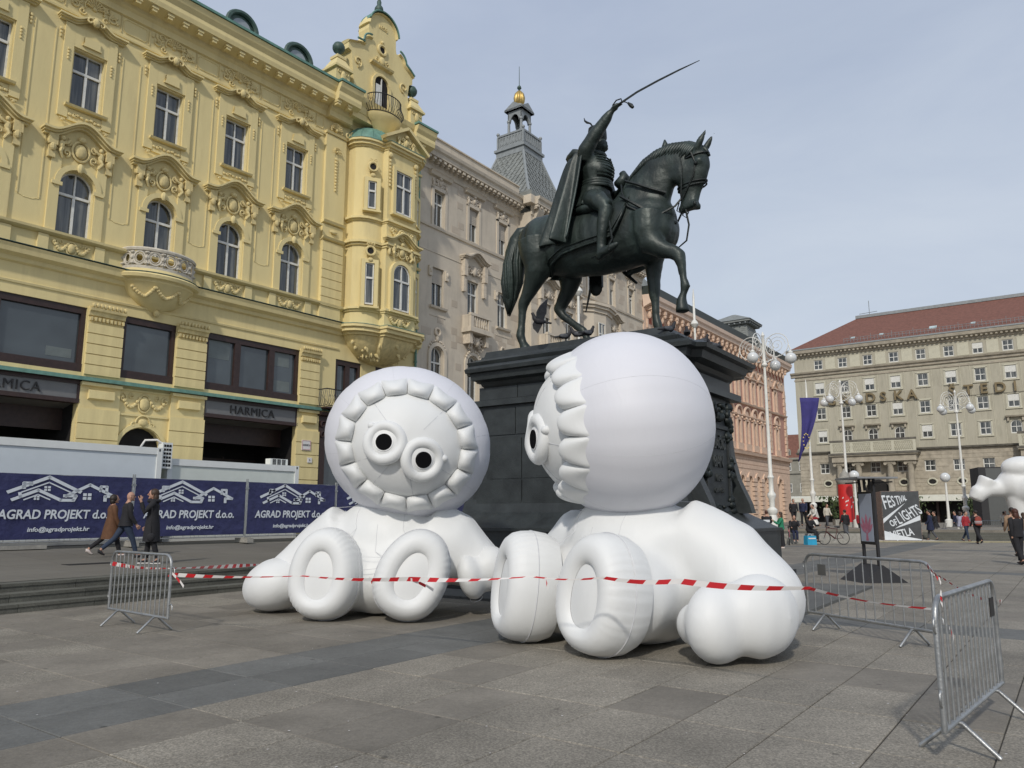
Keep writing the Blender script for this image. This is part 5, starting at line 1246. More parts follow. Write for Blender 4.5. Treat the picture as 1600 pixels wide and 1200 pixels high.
# ================================================================== TERRACE (far right), kerb
ter = empty('terrace', (13.2, 52.5, 0), R(90-112)); ter['kind'] = 'structure'
for k in range(4):
    q = MB(); q.box(0, 60, k*.42, k*.42+(.44 if k < 3 else 40), -.1 if k == 0 else k*.15, .15+k*.15); B('terrace_step', q, Mstep if k < 3 else Mslab2, ter)
q = MB(); q.box(0, 22, 0, .35, 0, .05); o = B('kerb', q, Mcurb, loc=(15.0, 44.5, 0), rot=(0, 0, R(-4))); tag(o, kind='structure')
for i, (x, y) in enumerate(((28, 66), (31, 66.5), (34.5, 68), (50, 84), (54, 86), (58, 88))):
    bush('cafe_shrub', (x, y, .6), (1.6, .8, 2.4 if i < 3 else 2.8), 420, ['dark green shrub between flagpole and red column', 'dark green shrub right behind the red column', 'dark green shrub just left of the printed cube', 'shrub right of the cube below the long awning', 'shrub behind the small globe lamp', 'shrub nearest the tall white lamp post by the screen'][i], 'planted shrubs outside the cafe', i)

# ================================================================== LAMPS, FLAGPOLES
def lamp_base(q, r=.36):
    q.lathe([(r, 0), (r, .3), (r*.78, .45), (r*.8, 1.2), (r*.62, 1.4), (r*.9, 1.55), (r*.9, 1.7), (r*.45, 1.85), (r*.5, 2.3), (r*.75, 2.5), (r*.75, 2.62), (r*.4, 2.8), (r*.42, 3.5), (r*.6, 3.62), (r*.35, 3.8), (r*.3, 6.5), (r*.22, 11.5)], 14)
def street_lamp(name, loc, h, label, rz=0, s=1.0):
    r = empty(name, loc, rz, label, 'street lamp', 'white street lamps with frosted globes'); r.scale = (s*h/12.3,)*3
    q = MB(); lamp_base(q, .34); B('post', q, Mpost, r, smooth=40)
    q = MB(); q.lathe([(.14, 10.4), (.2, 10.5), (.1, 10.7), (.08, 12.3), (.12, 12.35), (.02, 12.6)], 10)
    B('finial', q, Mpost, r, smooth=40)
    for k in range(4):
        a = k*math.pi/2 + .5; dx, dy = math.cos(a), math.sin(a)
        q = MB(); R_ = .72
        q.tube([(dx*(.12+R_+R_*math.cos(b)), dy*(.12+R_+R_*math.cos(b)), 11.65+R_*math.sin(b)) for b in [i*math.pi/10 for i in range(20)]], .025, 5, closed=True)
        pts = []
        for i in range(30): b = i*.5; rr = R_*.78*(1-i/32); pts.append((dx*(.12+R_+rr*math.cos(b)), dy*(.12+R_+rr*math.cos(b)), 11.65+rr*math.sin(b)))
        q.tube(pts, .018, 4)
        e = .12+2*R_+.1; q.tube([(dx*(.12+2*R_), dy*(.12+2*R_), 11.6), (dx*e, dy*e, 11.3), (dx*e, dy*e, 11.15)], .03, 5); q.tube([(0, 0, 10.7), (dx*.5, dy*.5, 10.75), (dx*1.0, dy*1.0, 11.0)], .03, 5)
        B('bracket', q, Mpost, r)
        q = MB(); q.ell((dx*e, dy*e, 10.72), .34, 16, 12); g = B('globe', q, Mglobe, r, smooth=True)
        q = MB(); q.lathe([(.12, 11.02), (.16, 11.08), (.05, 11.2)], 8, M=Matrix.Translation((dx*e, dy*e, 0))); B('globe_cap', q, Mpost, r)
    return r
def flagpole(loc, h, label):
    r = empty('flagpole', loc, 0, label, 'flagpole', 'white flagpoles on the square')
    q = MB(); lamp_base(q, .30); q.v = q.v; B('base', q, Mpost, r, smooth=40)
    q = MB(); q.lathe([(.085, 5), (.07, h-2.6), (.14, h-2.55), (.26, h-2.35), (.2, h-2.2), (.08, h-2.05), (.07, h-.5), (.015, h)], 10); B('shaft', q, Mpost, r, smooth=40)
    return r
street_lamp('street_lamp', (16.7, 50, .0), 13.2, 'ornate white lamp post with four globes before the salmon palace, nearest of the lamps', .35)
street_lamp('street_lamp', (29.6, 68.5, .6), 12.6, 'white globe lamp post standing before the bank between flagpole and red column', .1)
street_lamp('street_lamp', (42.5, 73, .4), 12.6, 'white globe lamp post rising in front of the second half of the bank letters', -.3)
fp = flagpole((24.0, 62, .6), 11.8, 'white flagpole carrying the hanging blue flag beside the bank')
flagpole((11.7, 48, 0), 15.9, 'white flagpole rising behind the black pedestal by the raised horse hoof')
flagpole((3.65, 41, .2), 15.8, 'white flagpole seen between the hind legs of the bronze horse')
q = MB(); rows = []
for j in range(13):
    v_ = j/12; row = []
    for i in range(11):
        u_ = i/10; top = 1.6*(1-v_*.75); x = -.55*0 + (u_-.42)*top - v_*v_*1.0*.9; z = 9.75 - v_*5.3*(1-.10*u_*(1-v_)*0) + .0
        z = 9.75 - 5.2*v_ + (.9*u_*v_)
        row.append((x, .12*math.sin(u_*9+v_*2)*(.3+v_) - .12, z))
    rows.append(row)
q.grid(rows); fl = B('flag', q, mat('flag_blue', (.035, .03, .16), .8, .15, 2), loc=(24.0, 61.85, 1.1), smooth=True); tag(fl, 'dark blue flag with small yellow stars hanging from the flagpole by the bank', 'flag')
m_ = fl.modifiers.new('t', 'SOLIDIFY'); m_.thickness = .015
q = MB()
for i in range(12):
    a = i*math.pi/6; c_ = (.25*math.cos(a)-.42, -.33, 6.2+.6*math.sin(a)); q.add([(c_[0]+r_*math.cos(b), c_[1], c_[2]+r_*math.sin(b)) for k in range(10) for r_, b in [((.07 if k % 2 == 0 else .03), math.pi/2+k*math.pi/5)]], [tuple(range(10))])
B('flag_stars', q, mat('yellow_print', (.7, .55, .1), .7), fl, fix=False)
# smaller globe lamps outside the cafe
for x, y, n_ in ((24.75, 56, 'small globe lamp behind the poster stand, left of the printed cube'), (33.0, 59, 'small globe lamp on a concrete foot right of the printed cube')):
    r = empty('path_lamp', (x, y, .3), 0, n_, 'lamp', 'small single globe lamps')
    q = MB(); q.lathe([(.3, 0), (.28, .8), (.12, .9), (.1, 1.4), (.07, 3.6)], 10); B('post', q, Mpost, r, smooth=40); q = MB(); q.ell((0, 0, 4.0), .36, 14, 10); B('globe', q, Mglobe, r, smooth=True)
# ================================================================== MONUMENT
MC = Vector((2.0, 17.07, 0)); MR = R(90-125)
mon = empty('pedestal', MC, MR, 'tall black granite pedestal with stepped cornice and ornate plaque carrying the bronze horse', 'pedestal')
def block_rows(par, x0, x1, y, z0, rows, seed, side='near'):
    rr = random.Random(seed); z = z0
    for h in rows:
        x = x0; 
        while x < x1-.05:
            wd = rr.uniform(.7, 1.35)
            if x+wd > x1-.4: wd = x1-x
            q = MB(); g = .012
            if side == 'near': q.box(x+g, x+wd-g, y-.018, y, z+g, z+h-g)
            elif side == 'far': q.box(x+g, x+wd-g, y, y+.018, z+g, z+h-g)
            elif side == 'right': q.box(y, y+.018, x+g, x+wd-g, z+g, z+h-g)
            else: q.box(y-.018, y, x+g, x+wd-g, z+g, z+h-g)
            B('stone_block', q, Mblk, par); x += wd
        z += h
def lay(hu, hv, z0, z1, hu2=None, hv2=None, name='course', m=None, ch=.0):
    q = MB(); a = [(-hu, -hv), (hu, -hv), (hu, hv), (-hu, hv)]; hu2 = hu2 or hu; hv2 = hv2 or hv
    q.prismz(a, z0, z1, top=[(-hu2, -hv2), (hu2, -hv2), (hu2, hv2), (-hu2, hv2)]); return q
q = lay(4.7, 3.4, -.02, .05); B('base_slab', q, Mslab3, mon)
q = lay(3.42, 2.3, .05, .42); B('base_step', q, Mblk2, mon)
q = lay(3.27, 2.12, .42, .5, 3.3, 2.15); q.v += []; B('base_step', q, Mblk2, mon)
q = lay(3.22, 2.08, .5, .64); B('base_step', q, Mblk2, mon)
q = lay(3.2, 2.05, .64, 1.24); B('plinth', q, Mblk, mon)
q = lay(3.24, 2.1, 1.24, 1.30); q2 = lay(3.18, 2.03, 1.302, 1.62, 2.62, 1.62); q.add(q2.v, q2.f); B('plinth_slope', q, Mblk, mon)
# shaft with flared foot
q = MB()
lv = [(2.66, 1.62, 1.62), (2.62, 1.58, 1.8), (2.46, 1.46, 2.2), (2.34, 1.38, 2.7), (2.28, 1.34, 3.3), (2.28, 1.34, 4.0)]
q.grid([[(-a, -b, z), (a, -b, z), (a, b, z), (-a, b, z)] for a, b, z in lv], closed=True); B('shaft', q, Mblk, mon)
block_rows(mon, -2.2, 2.2, -1.46, 1.72, [], 1)
block_rows(mon, -2.25, 2.25, -1.345, 3.30, [.62], 3); block_rows(mon, -2.0, 2.0, -1.47, 2.33, [.9], 4); block_rows(mon, -2.3, 2.3, -1.56, 1.66, [.66], 6)
q = MB(); q.box(-2.1, 2.1, -1.46, -1.3, 2.3, 3.26); q.box(-2.4, 2.4, -1.55, -1.3, 1.6, 2.33); B('near_panel', q, Mblk, mon)
# end bays (projecting, chamfered) at both short ends
for s in (1, -1):
    P = [(2.2*s, -1.0), (2.42*s, -1.0), (2.55*s, -.85), (2.55*s, .85), (2.42*s, 1.0), (2.2*s, 1.0)]
    if s < 0: P = P[::-1]
    q = MB(); q.prismz(P, 1.6, 4.1); B('end_bay', q, Mblk, mon)
    q = MB()   # flared buttresses at the bay corners
    for y in (-1.12, 1.12):
        rows = []
        for (u, z) in ((2.95, 1.6), (2.9, 1.8), (2.68, 2.3), (2.56, 2.8), (2.5, 3.5), (2.5, 4.0)): rows.append([(s*2.2, y-.13, z), (s*u, y-.13, z), (s*u, y+.13, z), (s*2.2, y+.13, z)])
        q.grid(rows, closed=True)
    BI('buttress', q, Mblk, mon)
    q = MB(); q.box(*sorted((s*2.2, s*2.72)), -1.35, 1.35, 3.98, 4.12); B('shaft_band', q, Mblk, mon)
q = MB(); q.box(-2.36, 2.36, -1.46, 1.46, 3.97, 4.1); B('shaft_band', q, Mblk, mon)
q = MB(); q.box(-2.36, 2.36, -1.40, 1.40, 4.1, 4.4)
for s in (1, -1): q.box(*sorted((s*2.36, s*2.55)), -1.15, 1.15, 4.1, 4.4)
B('neck', q, Mblk, mon)
block_rows(mon, -2.3, 2.3, -1.40, 4.1, [.30], 9); block_rows(mon, -2.2, 2.2, -1.345, 3.33, [], 3)
# cornice
lev = [(0, 4.38), (.06, 4.42), (.12, 4.5), (.32, 4.54), (.36, 4.68), (.48, 4.70), (.5, 4.78), (.36, 4.86)]
q = MB(); rows = []
for k, z in lev:
    a = 2.38+k; b = 1.42+k*.75; e = 2.55+k; c = 1.0+k*.9; g = c+.12
    el = e-.34
    al = 2.2+.6*k; rows.append([(-el, -c, z), (-al, -g, z), (-al, -b, z), (a, -b, z), (a, -g, z), (e, -c, z), (e, c, z), (a, g, z), (a, b, z), (-al, b, z), (-al, g, z), (-el, c, z)])
q.grid(rows, closed=True); q.add(rows[-1], [tuple(range(12))]); B('cornice', q, Mblk, mon)
q = lay(2.55, 1.62, 4.80, 4.9, 2.5, 1.58); q2 = lay(2.52, 1.6, 4.88, 4.96, 2.56, 1.64); q.add(q2.v, q2.f); q2 = lay(2.53, 1.62, 4.96, 5.03, 2.42, 1.52); q.add(q2.v, q2.f); B('upper_moulding', q, Mblk, mon)
q = lay(2.32, 1.46, 5.02, 5.1, 2.28, 1.42); q2 = lay(2.24, 1.4, 5.10, 5.22, 2.2, 1.37); q.add(q2.v, q2.f); B('top_slab', q, Mblk, mon)
# plaque with carving on the right-hand end
pl = ob('plaque', None, mon, (2.56, 0, 0))
q = MB(); q.box(0, .06, -.62, .62, 1.8, 3.55); q.box(.06, .1, -.66, .66, 1.75, 1.83); q.box(.06, .1, -.66, .66, 3.3, 3.38)
for y in (-.64, .64): q.box(.02, .1, y-.05, y+.05, 1.8, 3.5)
B('tablet', q, Mblk2, pl)
q = MB(); rr = random.Random(4)
for s in (-1, 1):
    for z in (1.72, 2.5, 3.3, 3.62):
        for k in range(9): q.ell((.08, s*(.66+rr.uniform(-.1, .14)), z+rr.uniform(-.22, .22)), (rr.uniform(.05, .1), rr.uniform(.05, .1), rr.uniform(.05, .12)), 7, 5, rot=Euler((rr.uniform(0, 3), 0, 0)))
for k in range(22): q.ell((.1, rr.uniform(-.55, .55), 3.62+rr.uniform(-.1, .2)), (.08, rr.uniform(.05, .12), rr.uniform(.05, .1)), 7, 5)
for k in range(16): q.ell((.08, rr.uniform(-.5, .5), 1.66+rr.uniform(-.1, .1)), (.07, rr.uniform(.05, .12), rr.uniform(.04, .09)), 7, 5)
B('plaque_carving', q, Mbrz2, pl, smooth=60)
for s_, z, sz in (('JELAČIĆ', 2.98, .30), ('BAN', 2.62, .34), ('1848', 2.3, .22), ('OBN. 1990', 2.05, .14)):
    text(s_, sz, Mblk, pl, (.07, 0, z), rot=(R(90), 0, R(90)), ext=.025, xs=.8)

# ------------------------------------------------------------------ bronze horse and rider
hr_ = empty('equestrian_statue', MC, MR, 'dark green bronze statue of a cloaked rider raising a sabre on a walking horse', 'statue')
TZ = 5.22
def E3(cx, y, cz, r): pass
q = MB()
# trunk
q.tube([(-2.02, 0, 8.02), (-1.85, 0, 8.0), (-1.5, 0, 7.98), (-1.1, 0, 7.93), (-.6, 0, 7.84), (0, 0, 7.79), (.6, 0, 7.80), (1.1, 0, 7.86), (1.5, 0, 7.92), (1.75, 0, 7.95), (1.9, 0, 7.96)],
       [(.22, .32), (.46, .56), (.58, .68), (.60, .72), (.60, .76), (.62, .78), (.63, .79), (.60, .80), (.50, .72), (.36, .55), (.16, .3)], 20)
q.ell((-1.45, -.27, 7.98), (.58, .38, .66), 14, 10); q.ell((-1.45, .27, 7.98), (.58, .38, .66), 14, 10)
q.ell((1.55, -.22, 7.78), (.36, .30, .46), 12, 10); q.ell((1.55, .22, 7.78), (.36, .30, .46), 12, 10)
q.ell((.75, 0, 8.55), (.5, .22, .22), 12, 8)
# neck
q.tube([(.85, 0, 8.0), (1.12, 0, 8.4), (1.36, 0, 8.82), (1.62, 0, 9.1), (1.95, 0, 9.22), (2.25, 0, 9.2)], [(.50, .80), (.40, .70), (.31, .58), (.26, .50), (.22, .42), (.20, .36)], 18)
q.tube([(.8, 0, 8.72), (1.05, 0, 9.08), (1.32, 0, 9.34), (1.65, 0, 9.5), (2.0, 0, 9.55), (2.35, 0, 9.46), (2.6, 0, 9.3)], [(.1, .16), (.09, .15), (.08, .13), (.08, .11), (.08, .1), (.09, .1), (.08, .08)], 10)
# head
q.tube([(2.42, 0, 9.32), (2.38, 0, 9.08), (2.36, 0, 8.86), (2.31, 0, 8.6), (2.25, 0, 8.36), (2.22, 0, 8.16), (2.20, 0, 8.06)], [(.14, .22), (.21, .38), (.21, .40), (.16, .30), (.13, .22), (.145, .21), (.12, .17)], 16, up=(0, 1, 0)) if False else None
hp = [(2.44, 9.34, .15, .22), (2.38, 9.1, .20, .37), (2.36, 8.88, .21, .41), (2.34, 8.62, .165, .33), (2.28, 8.38, .13, .235), (2.24, 8.2, .14, .21), (2.24, 8.06, .13, .17)]
rows = []
for k, (s, z, ry, rs_) in enumerate(hp):
    ax = Vector((.98, 0, .18)) if k < 5 else Vector((.96, 0, .05))
    rows.append([tuple(Vector((s, 0, z)) + ax*math.cos(2*math.pi*i/16)*rs_ + Vector((0, 1, 0))*math.sin(2*math.pi*i/16)*ry) for i in range(16)])
o_ = len(q.v); q.grid(rows, closed=True); q.add(rows[0], [tuple(range(16))]); q.add(rows[-1], [tuple(range(16))])
for s in (-1, 1):
    q.ell((2.12, s*.12, 8.93), (.26, .12, .27), 12, 8)        # cheek
    q.ell((2.56, s*.19, 9.06), (.12, .06, .09), 8, 6)         # brow
    q.ell((2.40, s*.11, 8.14), (.085, .06, .10), 8, 6)        # nostril flare
q.ell((2.12, 0, 8.12), (.13, .10, .10), 8, 6)
# legs: near side negative y
def leg(P):
    q.tube([(s, y, z) for s, y, z, r in P], [((r[0], r[1]) if hasattr(r, '__len__') else (r, r)) for *_, r in P], 12, up=(0, 1, 0))
for P in ([(-1.42, -.36, 8.0, .50), (-1.38, -.40, 7.6, .44), (-1.42, -.42, 7.22, .32), (-1.57, -.42, 6.94, .215), (-1.74, -.42, 6.66, .15), (-1.83, -.42, 6.5, .14), (-1.85, -.42, 6.32, .105), (-1.87, -.42, 6.0, .09), (-1.9, -.42, 5.76, .115), (-1.84, -.42, 5.58, .09), (-1.76, -.42, 5.44, .13), (-1.74, -.42, 5.24, .17)],
          [(-1.25, .36, 7.9, .50), (-1.05, .40, 7.5, .40), (-.98, .40, 7.18, .30), (-1.08, .40, 6.88, .20), (-1.24, .40, 6.6, .15), (-1.32, .40, 6.46, .14), (-1.2, .40, 6.3, .105), (-.95, .40, 6.1, .09), (-.66, .40, 5.86, .115), (-.56, .40, 5.68, .09), (-.52, .40, 5.5, .13), (-.48, .40, 5.24, .17)],
          [(1.42, -.32, 8.05, .38), (1.42, -.38, 7.62, .34), (1.50, -.40, 7.36, .27), (1.75, -.40, 7.16, .2), (2.0, -.40, 7.05, .16), (2.14, -.40, 6.93, .15), (2.18, -.40, 6.75, .11), (2.21, -.40, 6.45, .085), (2.25, -.40, 6.26, .11), (2.20, -.40, 6.12, .085), (2.14, -.40, 5.98, .12), (2.16, -.40, 5.72, .15)],
          [(1.3, .32, 8.0, .38), (1.25, .38, 7.55, .30), (1.2, .40, 7.2, .22), (1.18, .40, 6.8, .16), (1.18, .40, 6.46, .145), (1.2, .40, 6.25, .10), (1.2, .40, 5.95, .088), (1.23, .40, 5.76, .115), (1.28, .40, 5.58, .09), (1.32, .40, 5.45, .13), (1.35, .40, 5.24, .17)]): leg(P)
q.ell((-1.86, -.42, 6.56), (.10, .09, .14), 8, 6); q.ell((-1.38, .40, 6.52), (.10, .09, .14), 8, 6)
# ears
for s, t in ((-1, 0), (1, .05)): q.tube([(2.50+t, s*.12, 9.35), (2.60+t, s*.15, 9.5), (2.68+t, s*.15, 9.62), (2.76+t, s*.14, 9.74)], [.075, .085, .06, .015], 8)
def muscle(me):
    import mathutils.noise as mn
    for v in me.vertices:
        n_ = mn.noise(v.co*3.2)*.018 + mn.noise(v.co*8)*.006; v.co += v.normal*n_
horse = blob('horse', q, Mbrz, .047, 4, hr_, deform=muscle)
q = MB()   # tail
q.tube([(-1.98, 0, 8.5), (-2.15, 0, 8.5), (-2.28, 0, 8.32), (-2.36, 0, 8.0), (-2.42, 0, 7.5), (-2.48, 0, 7.05), (-2.52, 0, 6.75), (-2.56, 0, 6.5)], [.13, .16, .2, .24, .25, .2, .13, .03], 14)
rr = random.Random(5)
for k in range(26):
    a = rr.uniform(0, 6.28); q.tube([(-2.2, .05*math.cos(a), 8.45), (-2.3+.17*math.cos(a), .17*math.sin(a), 8.15), (-2.38+.24*math.cos(a), .24*math.sin(a), 7.7), (-2.44+.24*math.cos(a+.3), .23*math.sin(a+.3), 7.25), (-2.5+.15*math.cos(a+.6), .14*math.sin(a+.6), 6.85), (-2.56+.04*math.cos(a), .04, 6.5+rr.uniform(-.1, .15))], [.03, .05, .055, .05, .04, .012], 5)
B('tail', q, Mbrz, hr_, smooth=True)
q = MB(); rr = random.Random(8)   # mane
cr2 = [(.85, 8.9), (1.05, 9.2), (1.3, 9.44), (1.6, 9.58), (1.95, 9.64), (2.3, 9.58), (2.5, 9.46)]
for k in range(30):
    t = k/29*5.99; i = int(t); f = t-i; s = cr2[i][0]*(1-f)+cr2[i+1][0]*f; z = cr2[i][1]*(1-f)+cr2[i+1][1]*f
    for sd in (-1, 1): q.tube([(s, 0, z), (s-.05, sd*.10, z-.02), (s-.12, sd*.17, z-.14), (s-.2, sd*.2, z-.24-rr.uniform(0, .1))], [.06, .06, .045, .012], 6)
    q.ell((s, 0, z+.01), (.08, .07, .06), 7, 5)
q.tube([(1.72, 0, 9.6), (1.74, 0, 9.74), (1.73, 0, 9.84)], [.09, .06, .02], 6); q.tube([(2.5, 0, 9.45), (2.66, 0, 9.35), (2.74, 0, 9.18)], [.08, .06, .03], 6)
B('mane', q, Mbrz, hr_, smooth=True)
# saddle cloth wrapping the trunk
def trunk(s): return np.interp(s, [-2.0, -1.5, -1.1, -.6, 0, .6, 1.1, 1.5], [.5, .66, .67, .63, .63, .64, .62, .55]), np.interp(s, [-2.0, -1.5, -1.1, -.6, 0, .6, 1.1, 1.5], [.55, .70, .74, .77, .79, .80, .81, .75]), np.interp(s, [-2.0, -1.5, -1.1, -.6, 0, .6, 1.1, 1.5], [8.0, 7.98, 7.93, 7.84, 7.79, 7.80, 7.86, 7.92])
def zlow(s): return np.interp(s, [-1.62, -1.45, -1.25, -1.0, -.6, .0, .45, .7, .9, 1.0], [7.75, 7.25, 7.02, 7.28, 7.45, 7.52, 7.55, 7.6, 7.9, 8.2])
q = MB(); rows = []
for i in range(34):
    s = -1.62 + 2.62*i/33; ry, rz, zc = trunk(s); ry += .05; rz += .05; ct = max(-.98, min(.98, (zlow(s)-zc)/rz)); th = math.acos(ct); row = []
    for j in range(41):
        a = -th + 2*th*j/40; w_ = 1 + .012*math.sin(s*23+a*3); row.append((s, ry*w_*math.sin(a), zc + rz*w_*math.cos(a)))
    rows.append(row)
q.grid(rows); sh = B('saddle_cloth', q, Mbrz, hr_, smooth=60); m_ = sh.modifiers.new('t', 'SOLIDIFY'); m_.thickness = .04
q = MB()
for off_, r_ in ((0.02, .03), (.14, .018)):
    for sgn in (0, -1):
        pts = []
        for i in range(34):
            s = -1.62 + 2.62*i/33; ry, rz, zc = trunk(s); ry += .07; rz += .07; ct = max(-.98, min(.98, (zlow(s)+off_-zc)/rz)); th = math.acos(ct); pts.append((s, (-1 if sgn == 0 else 1)*ry*math.sin(th), zc+rz*math.cos(th)))
        q.tube(pts, r_, 5)
B('cloth_border', q, Mbrz, hr_, smooth=True)
# rider ----------------------------------------------------------
rd = ob('rider', None, hr_)
q = MB()
q.tube([(-.02, 0, 8.72), (-.02, 0, 9.0), (0, 0, 9.2), (-.03, 0, 9.5), (-.06, 0, 9.75), (-.05, 0, 9.9)], [(.36, .36), (.34, .32), (.33, .30), (.42, .38), (.44, .33), (.2, .2)], 16, up=(1, 0, 0))
q.ell((.1, 0, 9.5), (.32, .38, .32), 12, 10)
q.tube([(0, 0, 9.8), (.04, 0, 10.05)], [.14, .12], 10)
q.ell((.06, 0, 10.22), (.19, .17, .24), 14, 10); q.tube([(.2, 0, 10.28), (.27, 0, 10.2), (.24, 0, 10.16)], [.03, .045, .03], 6); q.ell((.16, 0, 10.04), (.09, .09, .07), 8, 6)
q.tube([(.24, -.12, 10.06), (.27, 0, 10.12), (.24, .12, 10.06)], [.02, .045, .02], 6)   # moustache
q.ell((.05, -.17, 10.2), (.04, .03, .06), 6, 5); q.ell((.05, .17, 10.2), (.04, .03, .06), 6, 5)
# right arm raised
q.tube([(-.12, -.36, 9.74), (-.02, -.46, 9.92), (.16, -.47, 10.14), (.36, -.46, 10.36), (.5, -.45, 10.52), (.64, -.45, 10.66)], [.2, .19, .165, .14, .125, .085], 12)
q.ell((.73, -.45, 10.72), (.11, .07, .09), 8, 6)
for k in range(4): a = .05*k; q.tube([(.70+.045*k, -.40, 10.76), (.76+.045*k, -.37, 10.80), (.79+.045*k, -.44, 10.83-.02*k), (.77+.045*k, -.52, 10.78)], [.03, .03, .028, .024], 6)
q.tube([(.70, -.5, 10.70), (.78, -.54, 10.74), (.85, -.5, 10.78)], [.035, .03, .022], 6)
# left arm to the reins
q.tube([(-.1, .4, 9.72), (-.02, .55, 9.4), (.1, .58, 9.12), (.35, .4, 9.02), (.56, .16, 9.05)], [.19, .16, .14, .11, .08], 12)
q.ell((.64, .1, 9.07), (.1, .08, .09), 8, 6)
for k in range(4): q.tube([(.66, .12-.05*k, 9.12), (.73, .12-.05*k, 9.09), (.72, .12-.05*k, 9.02)], [.026, .028, .022], 6)
# legs
for s in (-1, 1):
    q.tube([(-.02, s*.26, 8.72), (.2, s*.5, 8.62), (.42, s*.66, 8.48), (.60, s*.70, 8.28)], [.27, .26, .22, .17], 12)
    q.tube([(.60, s*.70, 8.3), (.57, s*.72, 8.1), (.52, s*.73, 7.9), (.50, s*.73, 7.65), (.47, s*.73, 7.42), (.46, s*.73, 7.3)], [.17, .155, .15, .125, .10, .10], 12)
    q.tube([(.40, s*.73, 7.22), (.55, s*.75, 7.25), (.75, s*.78, 7.30), (.93, s*.80, 7.36)], [.10, .11, .10, .05], 10); q.ell((.42, s*.73, 7.18), (.1, .09, .09), 8, 6)
blob('figure', q, Mbrz, .038, 2, rd, deform=muscle)
q = MB()   # fur hat, feather
q.lathe([(.195, 10.30), (.23, 10.36), (.225, 10.5), (.21, 10.62), (.12, 10.67), (.02, 10.68)], 16, M=Matrix.Translation((.03, 0, 0)))
q.tube([(.02, -.03, 10.55), (-.08, -.12, 10.74), (-.16, -.14, 10.78), (-.22, -.14, 10.84), (-.24, -.14, 10.92)], [.015, .02, .028, .022, .008], 6)
B('fur_hat', q, Mbrz2, rd, smooth=50)
q = MB()   # skirted coat
rows = []
for z, a, b in ((9.12, .35, .37), (9.0, .37, .40), (8.85, .42, .47), (8.7, .46, .56), (8.55, .5, .64)):
    rows.append([((a + .025*math.sin(i*math.pi/24*16)*(9.12-z)*2.2)*math.cos(i*math.pi/24) - .06 - (.0 if math.cos(i*math.pi/24) < 0 else .12*(9.12-z)), (b + .03*math.sin(i*math.pi/24*16)*(9.12-z)*2)*math.sin(i*math.pi/24), z - (.16*(9.12-z)*max(0, -math.cos(i*math.pi/24)))) for i in range(48)])
q.grid(rows, closed=True); o = B('coat_skirt', q, Mbrz, rd, smooth=60); m_ = o.modifiers.new('t', 'SOLIDIFY'); m_.thickness = .03
q = MB()   # sash and braiding
for z, r_ in ((9.1, .04), (9.16, .04), (9.22, .04)): q.tube([((.33+.02)*math.cos(a)-.01, .35*math.sin(a), z) for a in [i*math.pi/12 for i in range(24)]], r_, 6, closed=True)
for k in range(7):
    z = 9.30+k*.075; bx = np.interp(z, [9.2, 9.5, 9.75], [.36, .42, .34])
    q.tube([(bx*math.cos(a)+.0, .36*math.sin(a)*1.0, z+.03*abs(math.sin(a))) for a in [(-1.1+2.2*i/10) for i in range(11)]], .022, 5)
    q.ell((bx+.02, 0, z), .03, 6, 4)
q.tube([(.2*math.cos(a), .2*math.sin(a), 9.93) for a in [i*math.pi/8 for i in range(16)]], .05, 6, closed=True)
for s in (-1, 1): q.tube([(.1, s*.12, 9.9), (-.0, s*.3, 9.86), (-.08, s*.42, 9.74)], [.04, .07, .05], 6)
B('braiding', q, Mbrz, rd, smooth=60)
# cloak
q = MB(); rows = []; NC = 60
lvz = [(9.98, .04, .30, .32), (9.94, .06, .56, .54), (9.74, .08, .74, .60), (9.4, .10, .86, .66), (9.0, .12, .96, .74), (8.6, .16, 1.06, .82), (8.2, .20, 1.16, .90), (7.95, .24, 1.22, .96), (7.74, .26, 1.26, 1.0)]
for k, (z, s0, sb, wd) in enumerate(lvz):
    row = []; amp = .03 + .15*(k/8)**.8
    for i in range(NC+1):
        u_ = -1+2*i/NC; a = u_*math.pi/2
        f = 1 + amp*math.sin(u_*23+.6) + amp*.45*math.sin(u_*39+k*.15)
        s = -s0 - (sb-s0)*math.cos(a)*f; y = wd*math.sin(a)*(1 + (f-1)*.9)
        row.append((s, y, z - (.10*abs(u_) if k > 6 else 0) + (.03*math.sin(u_*30) if k == 8 else 0)))
    rows.append(row)
q.grid(rows); ck = B('cloak', q, Mbrz, rd, smooth=80); m_ = ck.modifiers.new('t', 'SOLIDIFY'); m_.thickness = .05; m_ = ck.modifiers.new('s', 'SUBSURF'); m_.levels = m_.render_levels = 1
q = MB(); q.tube([(-.1, -.36, 9.9), (-.36, -.4, 9.95), (-.55, -.25, 9.92), (-.62, 0, 9.9), (-.55, .25, 9.92), (-.36, .4, 9.95), (-.1, .36, 9.9)], [.07, .11, .13, .14, .13, .11, .07], 8); B('cloak_collar', q, Mbrz, rd, smooth=True)
q = MB()   # sabre
q.tube([(.90, -.45, 10.80), (1.3, -.45, 10.93), (1.8, -.45, 11.03), (2.3, -.45, 11.11), (2.78, -.45, 11.17)], [(.012, .03), (.012, .028), (.012, .026), (.01, .022), (.006, .008)], 6); q.tube([(.66, -.45, 10.72), (.9, -.45, 10.8)], .028, 6); q.tube([(.92, -.45, 10.81), (.9, -.45, 10.9), (.78, -.45, 10.9), (.68, -.45, 10.8)], .016, 5)
q.tube([(.92, -.46, 10.81), (1.02, -.47, 10.77), (1.08, -.47, 10.72)], .012, 5); q.tube([(1.08, -.47, 10.73), (1.15, -.47, 10.65), (1.2, -.47, 10.58)], [.025, .05, .035], 7)
B('sabre', q, Mbrz2, rd, smooth=60)
